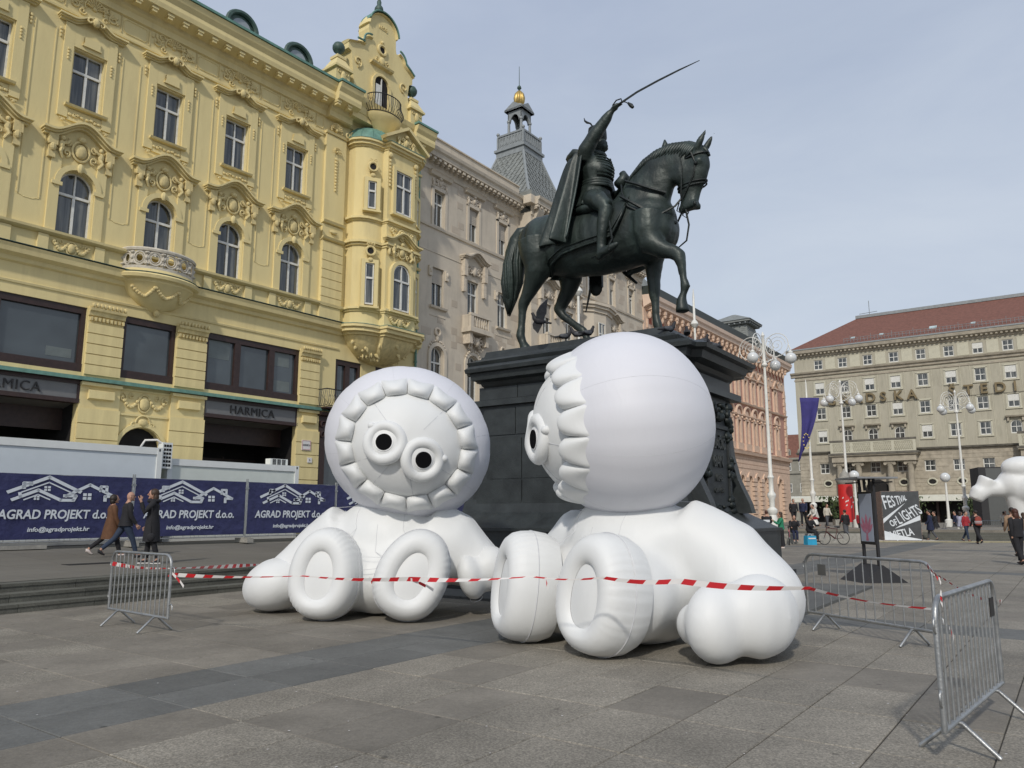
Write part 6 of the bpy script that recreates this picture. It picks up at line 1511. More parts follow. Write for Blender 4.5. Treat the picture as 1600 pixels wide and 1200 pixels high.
q = MB(); q.tube([(-.25, .62, 8.3), (-.3, .7, 7.6), (-.1, .72, 6.95), (-.25, .72, 6.6)], [.04, .05, .06, .02], 6) if False else None
q.tube([(-.2, .62, 8.6), (.0, .72, 7.8), (.3, .74, 7.2), (.6, .74, 6.9)], [.04, .05, .05, .03], 8); B('scabbard', q, Mbrz2, rd, smooth=60)
q = MB(); q.box(-.62, -.28, .66, .74, 6.95, 7.9); q.ell((-.45, .7, 6.95), (.17, .06, .2), 10, 6); q.tube([(-.5, .7, 7.4), (-.75, .7, 6.4)], [.05, .015], 6); B('sabretache', q, Mbrz2, rd, smooth=50)
q = MB()   # stirrup, spur
for s in (-1,):
    q.tube([(.72, s*.80, 7.22), (.74, s*.70, 7.22), (.76, s*.66, 7.35), (.75, s*.76, 7.5), (.73, s*.86, 7.35), (.72, s*.86, 7.22)], .022, 5, closed=True); q.tube([(.75, s*.76, 7.5), (.68, s*.73, 7.9), (.6, s*.66, 8.3)], .025, 5); q.tube([(.36, s*.74, 7.2), (.22, s*.74, 7.17)], .018, 4)
B('stirrup', q, Mbrz2, rd)
q = MB()   # bridle and reins
def hring(zc, sc_, ry, rs_, tilt=.0, r_=.02): q.tube([(sc_+rs_*math.cos(a), ry*math.sin(a), zc+tilt*math.cos(a)) for a in [i*math.pi/8 for i in range(16)]], r_, 5, closed=True)
hring(8.55, 2.33, .165, .32, .03); hring(8.62, 2.33, .175, .33, .03); hring(9.2, 2.4, .20, .33, .06)
for s in (-1, 1):
    q.tube([(2.4, s*.2, 9.28), (2.5, s*.215, 9.0), (2.44, s*.2, 8.75), (2.28, s*.17, 8.5), (2.14, s*.15, 8.3)], .02, 5); q.tube([(2.15, s*.19, 9.25), (2.2, s*.22, 8.95), (2.16, s*.19, 8.6), (2.12, s*.15, 8.3)], .02, 5)
    q.tube([(2.12, s*.15, 8.3), (2.0, s*.2, 8.15), (1.75, s*.42, 7.95), (1.4, s*.56, 8.0), (1.05, s*.56, 8.25), (.85, s*.4, 8.65), (.68, s*.12, 9.05)], .024, 5)
    q.tube([(2.08, s*.16, 8.22), (2.02, s*.16, 8.05), (2.1, s*.16, 7.98), (2.16, s*.16, 8.1)], .014, 5)
q.tube([(2.2, -.1, 8.05), (2.26, -.1, 7.7), (2.2, -.12, 7.35), (1.98, -.14, 7.2)], [.025, .022, .02, .015], 5)
q.tube([(.85, -.5, 8.55), (1.1, -.60, 8.35), (1.4, -.56, 8.12), (1.7, -.42, 7.95), (1.92, 0, 7.85), (1.7, .42, 7.95), (1.4, .56, 8.12), (1.0, .6, 8.4)], .035, 5)
q.tube([(.9, -.34, 8.95), (1.2, -.42, 8.78), (1.5, -.36, 8.62), (1.8, -.2, 8.5)], .035, 5)
B('bridle', q, Mbrz2, hr_, smooth=60)
q = MB(); q.ell((2.51, -.225, 8.99), .045, 8, 6); q.ell((2.51, .225, 8.99), .045, 8, 6); q.ell((2.43, -.165, 8.13), (.04, .03, .055), 8, 6); B('eye_and_nostril', q, Mbrz2, hr_, smooth=True)
q = MB(); q.tube([(.62, -.1, 9.0), (.72, 0, 9.22), (.66, 0, 9.34)], [.14, .12, .08], 8); q.tube([(-.6, 0, 8.75), (-.5, 0, 8.9), (-.35, 0, 8.85)], [.2, .16, .1], 10); q.ell((.05, -.45, 8.45), (.5, .22, .12), 10, 6); B('saddle', q, Mbrz, hr_, smooth=True)

# ------------------------------------------------------------------ pigeons
Mpig = mat('pigeon_grey', (.06, .065, .075), .7, .3, 20); Mpigd = mat('pigeon_dark', (.02, .02, .024), .7, .3, 20); Mpigw = mat('pigeon_pale', (.30, .29, .29), .7, .2, 20)
def pigeon(loc, rz, label, flying=False, s=1.0):
    r = empty('pigeon', loc, rz, label, 'pigeon', 'pigeons on the pedestal'); r.scale = (s,)*3
    q = MB(); q.tube([(-.14, 0, .12), (-.06, 0, .12), (.03, 0, .13), (.09, 0, .18), (.11, 0, .24), (.13, 0, .27), (.155, 0, .265)], [.02, .055, .065, .045, .03, .032, .01], 10); B('body', q, Mpigd, r, smooth=True)
    q = MB(); q.prismy([(-.25, .09), (-.12, .10), (-.12, .13), (-.25, .11)], -.03, .03); B('tail', q, Mpigd, r)
    if flying:
        for sy in (-1, 1):
            q = MB(); P = [(.07, 0), (.09, .12), (.05, .24), (-.08, .38), (-.09, .26), (-.11, .12), (-.08, 0)]
            up_ = .9 if sy > 0 else -.5
            q.add([(x, sy*(.04+y*.75), .15+y*up_) for x, y in P] + [(x, sy*(.04+y*.75), .16+y*up_) for x, y in P], [tuple(range(7)), tuple(range(7, 14))[::-1]] + [(i, (i+1) % 7, 7+(i+1) % 7, 7+i) for i in range(7)]); B('wing', q, Mpig if sy > 0 else Mpigw, r)
    else:
        for sy in (-1, 1): q = MB(); q.ell((-.04, sy*.05, .125), (.11, .02, .045), 8, 6); B('wing', q, Mpig, r, smooth=True)
        q = MB(); q.tube([(0, .02, 0), (0, .02, .08)], .006, 4); q.tube([(0, -.02, 0), (0, -.02, .08)], .006, 4); B('legs', q, Mpigd, r)
    return r
def onm(s, v, z): p = Matrix.Translation(MC) @ Matrix.Rotation(MR, 4, 'Z') @ Vector((s, v, z)); return p
# ================================================================== INFLATABLE FIGURES
def wrink(me, gores=None, amp=.012):
    import mathutils.noise as mn
    for v in me.vertices:
        v.co += v.normal*(mn.noise(v.co*1.3)*.025 + mn.noise(Vector((v.co.x*5, v.co.y*5, v.co.z*1.6)))*.008)
def inflatable(loc, rz, label, hface, hroll, hpitch, armL, armR, footroll, hoff=(0, 0), armed=None):
    """local frame: figure looks along -Y; +X is the viewer's right"""
    r = empty('inflatable_figure', loc, rz, label, 'inflatable', 'giant white inflatable figures')
    # body: torso + legs + arms as one skin
    q = MB()
    q.ell((0, .12, .74), (1.06, .92, .84), 28, 20); q.ell((0, .10, 1.15), (.98, .80, .72), 28, 18); q.ell((0, .0, .55), (1.0, .95, .62), 24, 16); q.ell((0, .08, 1.32), (1.02, .66, .42), 24, 16)
    for sx in (-1, 1):
        fx = sx*.69-(.10 if armed == 'B' else 0); q.tube([(sx*.40, -.1, .62), ((fx+sx*.4)*.55, -.65, .62), (fx, -1.0, .66)], [.56, .56, .46], 20)
    for pts, rad in (armL, armR): q.tube(pts, rad, 20); q.ell(pts[-1], rad[-1], 16, 12)
    for v_i, p in enumerate(q.v):
        if p[2] < .015: q.v[v_i] = (p[0], p[1], .015 + (p[2]-.015)*.02)
    blob('body', q, Mnyl, .055, 16, r, deform=wrink)
    bodyo = r.children[0]
    from mathutils.bvhtree import BVHTree
    bt = BVHTree.FromPolygons([v.co.copy() for v in bodyo.data.vertices], [tuple(p.vertices) for p in bodyo.data.polygons])
    sq = MB()
    def seam(P, n=26, rad=.003, closed=False):
        out = []
        for i in range(n+1):
            t = i/n*(len(P)-1); k = min(int(t), len(P)-2); g = Vector(P[k]).lerp(Vector(P[k+1]), t-k); c, nn, _, _ = bt.find_nearest(g)
            out.append(c+nn*.001)
        sq.tube(out, rad, 4, closed=closed)
    seam([(0, -1.3, .2), (0, -1.2, .9), (0, -.8, 1.5)]); seam([(-.9, -.8, 1.2), (-.3, -1.1, 1.15), (.3, -1.1, 1.15), (.9, -.8, 1.2)])
    for sx, arm in ((-1, armL), (1, armR)):
        a0, a1 = Vector(arm[0][0]), Vector(arm[0][1]); d_ = (a1-a0).normalized(); e1 = d_.orthogonal().normalized(); e2 = d_.cross(e1)
        seam([Vector((sx*.5, .2, 2.0)), Vector(arm[0][1])+Vector((sx*.2, 0, .9)), Vector(arm[0][2])+Vector((sx*.6, 0, .3))])
        seam([(sx*.35, -.3, 1.6), (sx*.5, -.9, 1.5), (sx*.6, -1.4, 1.4)])
    B('seam', sq, Mseam, r)
    # feet with rimmed soles
    for k, sx in enumerate((-1, 1)):
        f = ob('foot', None, r, (sx*.69 - (.10 if armed == 'B' else 0), -1.12 - (.08 if armed == 'B' else 0), .69), (R(-6), R(footroll[k][0]), R(footroll[k][1])))
        W, H_ = .53, .69; n = 120
        def sup(a, w, h, zo=0): 
            c, s = math.cos(a), math.sin(a); return (w*math.copysign(abs(c)**.9, c)*(1 - .10*(s > 0)*abs(s)), h*math.copysign(abs(s)**(.92 if s > 0 else .78), s)*(1 if s > 0 else .96)+zo)
        prof_ = [(.92, .42), (1.0, .28), (1.02, .12), (.995, -.03), (.95, -.13), (.86, -.20), (.75, -.232), (.64, -.235), (.55, -.222), (.49, -.198), (.455, -.172)]
        q = MB(); rows = []; rr = random.Random(int(sx)+5)
        for j, (k_, y) in enumerate(prof_):
            row = []
            for i in range(n):
                a = 2*math.pi*i/n; wob = 1 + (.011*math.sin(a*38+j*.35)*max(0, math.sin(a*2+sx*.8+j*.1))**.7+.005*math.sin(a*61)*max(0, math.sin(a*3+1)) if 1 <= j <= 7 else 0) ; 
                kx = k_*wob*(1 if j < 6 else (1, .985, .96, .94, .92, .92)[min(5, j-6)]); kz = k_*wob*(1 if j < 6 else 1 + .03*(j-5))
                x, z = sup(a, W*kx, H_*kz, -.03*(j > 6)); row.append((x, y, z))
            rows.append(row)
        q.grid(rows, closed=True); B('rim', q, Mnyl, f, smooth=True)
        q = MB(); rows = [[(x*t, -.168 - .03*(1-t*t), z*t-.0) for x, z in [sup(2*math.pi*i/n, W*.455*.925, H_*.455*1.155, -.03) for i in range(n)]] for t in (1, .8, .5, .2, .01)]; q.grid(rows, closed=True); B('sole', q, Mnyl, f, smooth=True)
        # seams
        q = MB(); q.tube([(sup(2*math.pi*i/n, W*1.022, H_*1.022)[0], .10, sup(2*math.pi*i/n, W*1.022, H_*1.022)[1]) for i in range(n)], .006, 4, closed=True)
        B('seam', q, Mseam, f)
    # hands
    for key in ('L', 'R'):
        pts, rad = armL if key == 'L' else armR
        h = ob('hand', None, r)
        q = MB()
        for (c, rr_, rot) in hands[armed][key]: q.ell(c, rr_, 24, 16, rot=Euler(rot))
        blob('mitten', q, Mnyl, .045, 11, h, deform=wrink)
        q = MB(); c, rr_, rot = hands[armed][key][0]; n_ = Euler(rot).to_matrix() @ Vector((0, 0, -1)); p = Vector(c) + n_*rr_[2]*1.0; p.z = max(p.z, .1)
        a1 = n_.orthogonal().normalized(); a2 = n_.cross(a1); q.tube([p + (a1*math.cos(b)+a2*math.sin(b))*.10 - n_*.0 for b in [i*math.pi/8 for i in range(16)]], .007, 4, closed=True); B('seam', q, Mseam, h)
    # head
    hd = ob('head', None, r, (hoff[0], hoff[1], 2.77)); hd.rotation_mode = 'XYZ'
    Mh = Matrix.Rotation(R(hface), 4, 'Z') @ Matrix.Rotation(R(hpitch), 4, 'X') @ Matrix.Rotation(R(hroll), 4, 'Y')
    hd.rotation_euler = Mh.to_euler()
    # hood, polar around -Y axis ; t = angle from the back pole
    NG = 16; n = 96; q = MB(); rows = []
    A, Bz, D = 1.36, 1.24, 1.15
    for j in range(31):
        t = R(2 + 125*j/30)
        row = []
        for i in range(n):
            a = 2*math.pi*i/n + math.pi/NG
            g = 1 - .006*(abs(math.cos(a*NG/2))**10)*math.sin(t)**.5
            rad_ = math.sin(t)*g
            row.append((A*rad_*math.sin(a), D*math.cos(t)*(1.0), Bz*rad_*math.cos(a)))
        rows.append(row)
    # roll the hood edge inwards
    for k_, (sc_, dy) in enumerate(((.955, -.06), (.90, -.06), (.84, .02), (.78, .16))):
        base_ = rows[30]; rows.append([(x*sc_, y+dy, z*sc_) for x, y, z in base_])
    q.grid(rows, closed=True); q.add([(0, D, 0)], []); q.add([rows[0][i] for i in range(n)], [tuple(range(n))]); B('hood', q, Mhood, hd, smooth=True)
    q = MB()
    for i in range(0, n, 12):
        rr__ = [Vector(rows[j][i]) for j in range(0, 31)]; q.tube([p*1.0 for p in rr__], .0016, 4)
    B('seam', q, Mseam, hd)
    fy = rows[30][0][1]; RA = A*math.sin(R(130)); RB = Bz*math.sin(R(130))
    # ruff of puffed lobes, seams pointing out onto the hood
    NL = 16
    def hy(rho): return -D*math.sqrt(max(0, 1-min(rho, .999)**2))
    for k in range(NL):
        a = 2*math.pi*(k+.5)/NL; q = MB(); rws = []; hw = math.pi/NL*.985
        for i in range(15):
            u_ = -1+2*i/14; aa = a + u_*hw; puff = max(0, 1-abs(u_)**2.4)**.6; row = []
            rout = .780 + .055*abs(u_)**2.0; rin = .62
            for j in range(17):
                w_ = j/16; rho = rin + (rout-rin)*w_ ; bul = math.sin(math.pi*min(1, max(0, w_)))**.55
                y = hy(rho) + .05 - (.06+.155*puff)*bul
                rho += .02*puff*math.cos(math.pi*w_)*-1
                row.append((A*rho*math.sin(aa), y, Bz*rho*math.cos(aa)))
            rws.append(row)
        q.grid(rws); B('ruff_lobe', q, Mnyl, hd, smooth=70)
    # face dome
    FA = A*.635; FB_ = Bz*.635; fy0 = hy(.635) + .13
    q = MB(); rws = []
    for j in range(15):
        t = R(90*j/14); row = []
        for i in range(64):
            a = 2*math.pi*i/64; g = 1 - .010*(abs(math.cos(a*3.5))**14)
            row.append((FA*math.cos(t)*math.sin(a)*g, fy0 - .48*math.sin(t), FB_*math.cos(t)*math.cos(a)*g))
        rws.append(row)
    rws[-1] = [(x*1e-3, y, z) for x, y, z in rws[-2]]; rws[-1] = [(0.001*math.sin(i), fy0-.48, .001*math.cos(i)) for i in range(64)]
    q.grid(rws, closed=True); B('face', q, Mnyl, hd, smooth=True)
    def fpt(x, z): # point on the face dome
        k_ = (x/FA)**2 + (z/FB_)**2; return Vector((x, fy0 - .48*math.sqrt(max(0, 1-k_)), z))
    q = MB()
    for a in (100, 150, 195, 225, 300, 20): q.tube([fpt(FA*t*math.sin(R(a)), FB_*t*math.cos(R(a))) + Vector((0, -.002, 0)) for t in (.45, .6, .75, .9, .97)], .004, 4)
    B('seam', q, Mseam, hd)
    for sx in (-1, 1):
        ex, ez = sx*.305, -.08; c = fpt(ex, ez); e = ob('eye', None, hd, c, (R(-6), 0, R(sx*14)))
        q = MB(); q.tube([(.25*math.cos(a), .01 + .01*math.sin(3*a), .25*math.sin(a)) for a in [i*math.pi/20 for i in range(40)]], .085, 14, closed=True, up=(0, 1, 0))
        q.ell((sx*.29, .01, .14), (.07, .07, .06), 12, 8); B('eye_ring', q, Mnyl, e, smooth=True)
        q = MB(); rws = [[(r_*math.cos(a), y, r_*math.sin(a)) for a in [i*math.pi/16 for i in range(32)]] for r_, y in ((.25, .0), (.19, -.035), (.13, -.05), (.002, -.055))]; q.grid(rws, closed=True); B('eyeball', q, Mnyl, e, smooth=True)
        q = MB(); q.lathe([(.138, 0), (.138, .006), (.002, .007)], 28); B('eye_white', q, MwhiteP, e, loc=(0, -.052, 0), rot=(R(90), 0, 0), smooth=40)
        q = MB(); q.lathe([(.122, 0), (.122, .012), (.002, .013)], 28); B('pupil', q, Mpupil, e, loc=(0, -.056, 0), rot=(R(90), 0, 0), smooth=40)
    if armed == 'A': hd.scale = (1.04,)*3
    return r
hands = {'A': {'L': [((-1.80, -.12, .45), (.60, .60, .44), (0, R(-14), R(10)))],
               'R': [((1.45, -.38, .60), (.21, .32, .38), (R(25), R(-12), 0)), ((1.72, -.15, .74), (.32, .34, .38), (0, 0, 0))]},
         'B': {'R': [((1.68, -.44, .43), (.33, .50, .43), (R(8), 0, R(12))), ((1.36, -.42, .37), (.22, .28, .25), (0, 0, R(20))), ((1.95, -.06, .50), (.34, .52, .46), (0, 0, R(-10)))],
               'L': [((-1.6, -.3, .42), (.42, .5, .42), (0, 0, 0))]}}
figA = inflatable((-2.06, 13.05, 0), R(-6), 'giant white inflatable figure facing the square with its head tilted and two round black eyes', 12, 24, 7,
    ([(-.62, .05, 1.22), (-1.12, .1, .92), (-1.62, .05, .56)], [.62, .56, .46]), ([(.64, .05, 1.22), (1.12, .05, 1.02), (1.50, .0, .78)], [.62, .60, .44]), ((4, -4), (24, 10)), hoff=(.30, .03), armed='A')
figB = inflatable((1.50, 10.25, 0), R(-50.3), 'giant white inflatable figure seen from its side before the pedestal, facing left', -38, 12, 4,
    ([(-.72, .1, 1.30), (-1.15, .1, .95), (-1.5, .0, .5)], [.50, .50, .46]), ([(.62, .18, 1.42), (1.12, .50, 1.0), (1.50, .62, .60)], [.46, .58, .56]), ((4, -24), (6, -4)), hoff=(.02, .0), armed='B')

# third inflatable far right
tf = empty('inflatable_animal', (36.6, 58.5, 0), R(-15), 'big white inflatable animal with trunk and stumpy limbs before the dark screen at far right', 'inflatable')
q = MB(); q.ell((2.1, 0, 2.6), (1.9, 1.6, 1.25), 20, 14); q.ell((.9, -.2, 2.9), (1.0, .9, .9), 16, 12); q.tube([(.2, -.2, 2.7), (-.6, -.3, 2.6), (-1.1, -.3, 2.4), (-1.3, -.3, 2.0)], [.55, .42, .5, .38], 14); q.tube([(-.9, -.3, 2.5), (-.5, -.3, 3.2)], [.4, .55], 12)
q.ell((1.2, -.5, 3.85), (1.1, .7, .62), 16, 12); q.ell((2.6, .2, 3.7), (1.1, .8, .8), 14, 10); q.tube([(1.0, -.2, 2.0), (.95, -.3, .8), (.9, -.3, .1)], [.7, .45, .42], 14); q.tube([(3.0, 0, 2.0), (3.0, 0, .1)], [.7, .5], 14)
for k in range(6): q.ell((1.6+.35*k, -1.2, 2.0-.12*(k % 2)), (.28, .25, .25), 10, 8)
blob('skin', q, Mnyl, .09, 6, tf); tf.scale = (1.3,)*3
q = MB(); q.ell((0, 0, .1), (.5, .4, .12), 12, 6); B('foot_pad', q, Mtapew, tf, loc=(.3, -1.2, 0), smooth=True)
# ================================================================== CONTAINERS, FENCE
fd = along(36.2); fn = Vector((fd.y, -fd.x, 0))
FB = Vector((-13.15, 23.39, 0)) * 1.0; FB = Vector((-11.41, 23.39, 0))
def fpos(t, n, z=0): return FB + fd*t + fn*n + Vector((0, 0, z))
def container(t0, ln, z0, h, n0, label, pm, dep=2.4):
    r = empty('site_container', fpos(t0, -n0, z0), R(90-36.2), label, 'container', 'office containers behind the fence')
    q = MB(); f = .17
    for x in (0, ln-f):
        for y in (0, dep-f): q.box(x, x+f, y, y+f, 0, h)
    for y in (0, dep-f): q.box(f, ln-f, y+.01, y+f-.01, h-.22, h-.002); q.box(f, ln-f, y+.01, y+f-.01, 0, .16)
    for x in (0, ln-f): q.box(x+.01, x+f-.01, f, dep-f, h-.22, h-.002)
    B('frame', q, Mcontf, r)
    q = MB(); q.box(.1, ln-.1, .05, dep-.05, .1, h-.05); B('panel', q, pm, r)
    q = MB()
    for x in (.05, ln-.12):
        q.box(x, x+.05, -.006, 0, h-.12, h-.04)
    B('corner_hole', q, Mdark, r)
    return r
container(-9.2, 10.6, .68, 3.02, 1.0, 'long pale blue-white site container behind the banner fence, left one', Mcontw)
container(1.75, 5.35, .68, 2.72, 1.25, 'shorter pale green-grey site container behind the banner fence, right one', Mcontg)
def ac_unit(p, w_, h, label, rz):
    r = empty('air_conditioner', p, rz, label, 'air conditioner', 'air conditioning units on the containers')
    q = MB(); q.box(0, w_, 0, .3, 0, h); B('case', q, Mcontf, r)
    q = MB()
    for i in range(3):
        for j in range(6): q.box(w_*.12+i*w_*.27, w_*.12+i*w_*.27+w_*.2, -.01, 0, h*.08+j*h*.15, h*.08+j*h*.15+h*.09)
    B('grille', q, Mdark, r); return r
ac_unit(fpos(1.45, -1.1, 3.05), .34, .85, 'white air conditioning unit at the end of the left container', R(90-36.2)); ac_unit(fpos(6.1, -1.7, 3.4), .8, .26, 'low white air conditioning unit on the roof of the right container', R(90-36.2))
q = MB(); q.tube([fpos(.9, -1.5, 3.7), fpos(1.0, -1.4, 3.95), fpos(1.35, -1.3, 3.98), fpos(1.5, -1.2, 3.85)], .035, 6); tag(B('white_hose', q, Mtapew, smooth=True), 'short white hose looping from container roof to air conditioner', 'hose')
PW = 3.95
def logo():
    q = MB()
    def strip(P, th=.06, close=False):
        for a, b in zip(P, P[1:]):
            a = Vector((a[0], 0, a[1])); b = Vector((b[0], 0, b[1])); d_ = (b-a).normalized(); n_ = Vector((-d_.z, 0, d_.x))*th/2
            q.add([tuple(a-n_-d_*th*.3), tuple(b-n_+d_*th*.3), tuple(b+n_+d_*th*.3), tuple(a+n_-d_*th*.3)], [(0, 1, 2, 3)])
    strip([(-.98, .02), (-.28, .40), (.32, .05)], .075); strip([(-.75, .02), (-.28, .27), (.2, .0)], .03)
    strip([(-.72, .12), (-.72, .24), (-.60, .24), (-.60, .2)], .07)
    strip([(-.9, -.16), (-.46, .08), (-.04, -.16), (.2, -.16), (.24, -.05), (.02, -.05)], .07); strip([(-.7, -.16), (-.46, -.03), (-.24, -.15)], .03); strip([(-.78, .0), (-.76, -.1)], .06)
    strip([(.05, -.06), (.5, .24), (1.0, -.05), (.82, -.05), (.82, -.16)], .07); strip([(.72, .08), (.72, .2), (.84, .2), (.84, .06)], .06)
    for cx_, cz_, s in ((-.3, .12, .06), (-.48, -.11, .05), (.46, -.06, .085)):
        for dx in (-1, 1):
            for dz in (-1, 1): q.add([(cx_+dx*s*.55-s*.42, 0, cz_+dz*s*.55-s*.42), (cx_+dx*s*.55+s*.42, 0, cz_+dz*s*.55-s*.42), (cx_+dx*s*.55+s*.42, 0, cz_+dz*s*.55+s*.42), (cx_+dx*s*.55-s*.42, 0, cz_+dz*s*.55+s*.42)], [(0, 1, 2, 3)])
    return q
LG = logo().mesh('banner_logo', Mprint, fix=False)
def fwd(x, z, seed): return .009*math.sin(x*2.3+seed)*math.sin(z*2.0) + .005*math.sin(x*7.1+z*3+seed) - .02
for k in range(-2, 5):
    pw_ = PW
    zb = .66; p = fpos(k*PW-PW, 0, 0)
    r = empty('banner_fence', p, R(90-36.2), ('navy banner fence panel with house logo, ' + ['outside', 'leftmost in view beside the steps', 'first in full view at the left', 'behind the three walking people', 'ending at the inflatable figure', 'mostly hidden behind the inflatable figure', 'farthest along the fence'][k+2]), 'fence panel', 'banner fence panels round the building site')
    q = MB(); 
    for x in (.03, PW-.03): q.tube([(x, 0, .12+zb), (x, 0, 2.10+zb)], .022, 6)
    for z in (.2, 2.02): q.tube([(.03, 0, z+zb-.03), (PW-.03, 0, z+zb-.03)], .016, 5)
    for i in range(1, 14): q.tube([(i*PW/14, .01, .16+zb), (i*PW/14, .01, 2.0+zb)], .005, 4)
    for i in range(9): q.tube([(.2+i*.38, 0, .14+zb), (.2+i*.38, 0, .26+zb)], .006, 4)
    B('fence_frame', q, Msteel, r)
    q = MB(); rows = [[(x, fwd(x, z, k), z+zb) for x in np.linspace(.05, PW-.06, 36)] for z in np.linspace(.24, 2.0, 18)]
    q.grid(rows); bn = B('banner', q, Mnavy, r, smooth=True)
    ob('logo', LG, bn, (1.95, -.039, 1.48+zb), scale=(1.42, 1, 1.12))
    text('AGRAD PROJEKT d.o.o.', .34, Mprint, bn, (1.92, -.037, .90+zb), ext=.002, bold=.008, xs=.90, shear=.12, name='banner_lettering')
    text('info@agradprojekt.hr', .165, Mprint, bn, (1.92, -.037, .50+zb), ext=.002, bold=.004, xs=1.12, shear=.15, name='banner_lettering')
    for x in (0, ):
        q = MB(); q.box(-.12+x, .12+x, -.35, .35, zb-.03, zb+.12); q.box(-.13+x, .13+x, -.18, -.04, zb+.121, zb+.15); B('foot_block', q, Mconc, r)
        q = MB(); q.box(-.07, .07, -.03, .03, 1.75+zb, 1.81+zb); B('clamp', q, Msteel, r)
q = MB(); q.box(0, 1.6, 0, .2, 0, .1); tag(B('timber_beam', q, Mconc, loc=fpos(-3.9, .05, .645), rot=(0, 0, R(90-36.2))), 'long pale block lying under the banner fence at the left', 'block')

# ================================================================== CROWD BARRIERS
def barrier(a, b, label, top=1.04, nb=14, foot=.24, plate=None, hooks=True):
    a = Vector((*a, 0)); b = Vector((*b, 0)); d_ = (b-a).normalized(); ln = (b-a).length
    r = empty('crowd_barrier', a, math.atan2(d_.y, d_.x), label, 'crowd barrier', 'steel crowd barriers round the figures')
    q = MB(); zb = .20; ra = .14
    P = [(0, 0, zb)] + [(0, 0, top-ra)] + [(ra-ra*math.cos(t), 0, top-ra+ra*math.sin(t)) for t in (.4, .8, 1.2, 1.57)] + [(ln-ra+ra*math.sin(t), 0, top-ra+ra*math.cos(t)) for t in (0, .4, .8, 1.2, 1.57)] + [(ln, 0, zb)]
    q.tube(P, .0195, 10); q.tube([(-.01, 0, zb+.01), (ln+.01, 0, zb+.01)], .0195, 10); B('tube_frame', q, Msteel, r, smooth=50)
    bm_ = MB(); bm_.tube([(0, 0, zb+.02), (0, 0, top-.01)], .009, 8); bme = bm_.mesh('bar', Msteel, 50)
    for i in range(1, nb): ob('bar', bme, r, (ln*i/nb, 0, 0))
    fq = MB(); fq.tube([(0, -foot, .012), (0, -.03, zb), (0, .03, zb), (0, foot, .012)], .016, 8); fm = fq.mesh('foot', Msteel, 50)
    for x in (.33, ln-.33): ob('foot', fm, r, (x, 0, 0))
    if hooks:
        hq = MB(); hq.tube([(0, 0, 0), (.05, 0, .02), (.085, 0, -.01), (.085, 0, -.06)], .008, 6); hm = hq.mesh('hook', Msteel, 60)
        for z in (.38, .86): ob('hook', hm, r, (ln+.015, 0, z))
        q = MB(); q.tube([(-.02, 0, .36), (-.05, 0, .38), (-.05, 0, .44), (-.02, 0, .46)], .008, 6); m_ = q.mesh('eyelet', Msteel, 60)
        for z in (0, .46): ob('eyelet', m_, r, (0, 0, z))
    if plate: q = MB(); q.box(plate-.075, plate+.075, -.012, -.004, top-.28, top-.13); B('name_plate', q, Mletd if plate > 1 else mat('dull_plate', (.09, .09, .085), .6), r)
    return r
bA = barrier((-5.98, 11.80), (-4.62, 10.70), 'small steel crowd barrier standing by the steps at left', nb=14)
bB = barrier((4.25, 11.42), (5.02, 9.45), 'steel crowd barrier with blank plate between inflatable hand and poster stand', top=1.02, nb=14, plate=.32)
bC = barrier((2.80, 5.28), (4.08, 6.73), 'nearest steel crowd barrier, cropped by the right edge of the photo', top=1.04, nb=14, plate=1.78)

# ================================================================== TAPE
def tape(name, P, wd, label, tw=0.0, seg=.09, tails=()):
    P = [Vector(p) for p in P]; L_ = [0]
    for a, b in zip(P, P[1:]): L_.append(L_[-1]+(b-a).length)
    tot = L_[-1]; n = int(tot/.045); q = MB(); prev = None
    for i in range(n+1):
        s = tot*i/n; k = max(j for j in range(len(L_)) if L_[j] <= s+1e-6); k = min(k, len(P)-2)
        t = (s-L_[k])/(L_[k+1]-L_[k]); c = P[k].lerp(P[k+1], t); c.z -= .025*math.sin(math.pi*t)
        d_ = (P[k+1]-P[k]).normalized(); sd = d_.cross(Vector((0, 0, 1))).normalized(); a_ = tw*math.sin(s*.9)+.25*math.sin(s*2.3); w_ = wd*(.62+.38*math.cos(s*1.7))
        off_ = Vector((0, 0, math.cos(a_)))*w_/2 + sd*math.sin(a_)*w_/2
        cur = (c-off_ - d_*.02, c+off_ + d_*.02)
        if prev: q.add([tuple(prev[0]), tuple(cur[0]), tuple(cur[1]), tuple(prev[1])], [(0, 1, 2, 3)], 0 if int(s/seg/1.6) % 2 else 1)
        prev = cur
    main = B(name, q, [Mtapew, Mred], fix=False)
    for (p, dv, l) in tails:
        q = MB(); p = Vector(p); dv = Vector(dv)
        for k in range(3): a = p+dv*l*k/3; b = p+dv*l*(k+1)/3 + Vector((0, .01, -.012*k)); q.add([tuple(a+Vector((0, 0, .015))), tuple(b+Vector((0, 0, .015))), tuple(b-Vector((.01, 0, .02))), tuple(a-Vector((0, 0, .02)))], [(0, 1, 2, 3)], k % 2)
        B('tape_end', q, [Mtapew, Mred], main, fix=False)
    return tag(main, label, 'barrier tape')
tape('barrier_tape', [(-4.66, 10.74, .78), (-2.72, 10.25, .80), (-1.22, 9.4, .83), (0.21, 8.5, .93), (.92, 7.98, .96), (1.58, 7.45, .97), (2.45, 6.55, .99), (2.82, 5.30, .97)], .052, 'red and white tape stretched in front of both inflatable figures', .25, tails=(((-1.2, 9.37, .83), (.9, .2, -.35), .30), ((-1.75, 9.7, .82), (.5, 0, -.6), .12), ((.35, 8.38, .93), (.3, -.2, -.8), .12), ((2.87, 5.3, 1.0), (-.1, -.2, .9), .12), ((2.9, 5.3, .85), (.2, -.2, -.5), .1), ((-4.6, 10.7, .8), (.6, -.1, -.5), .3)))
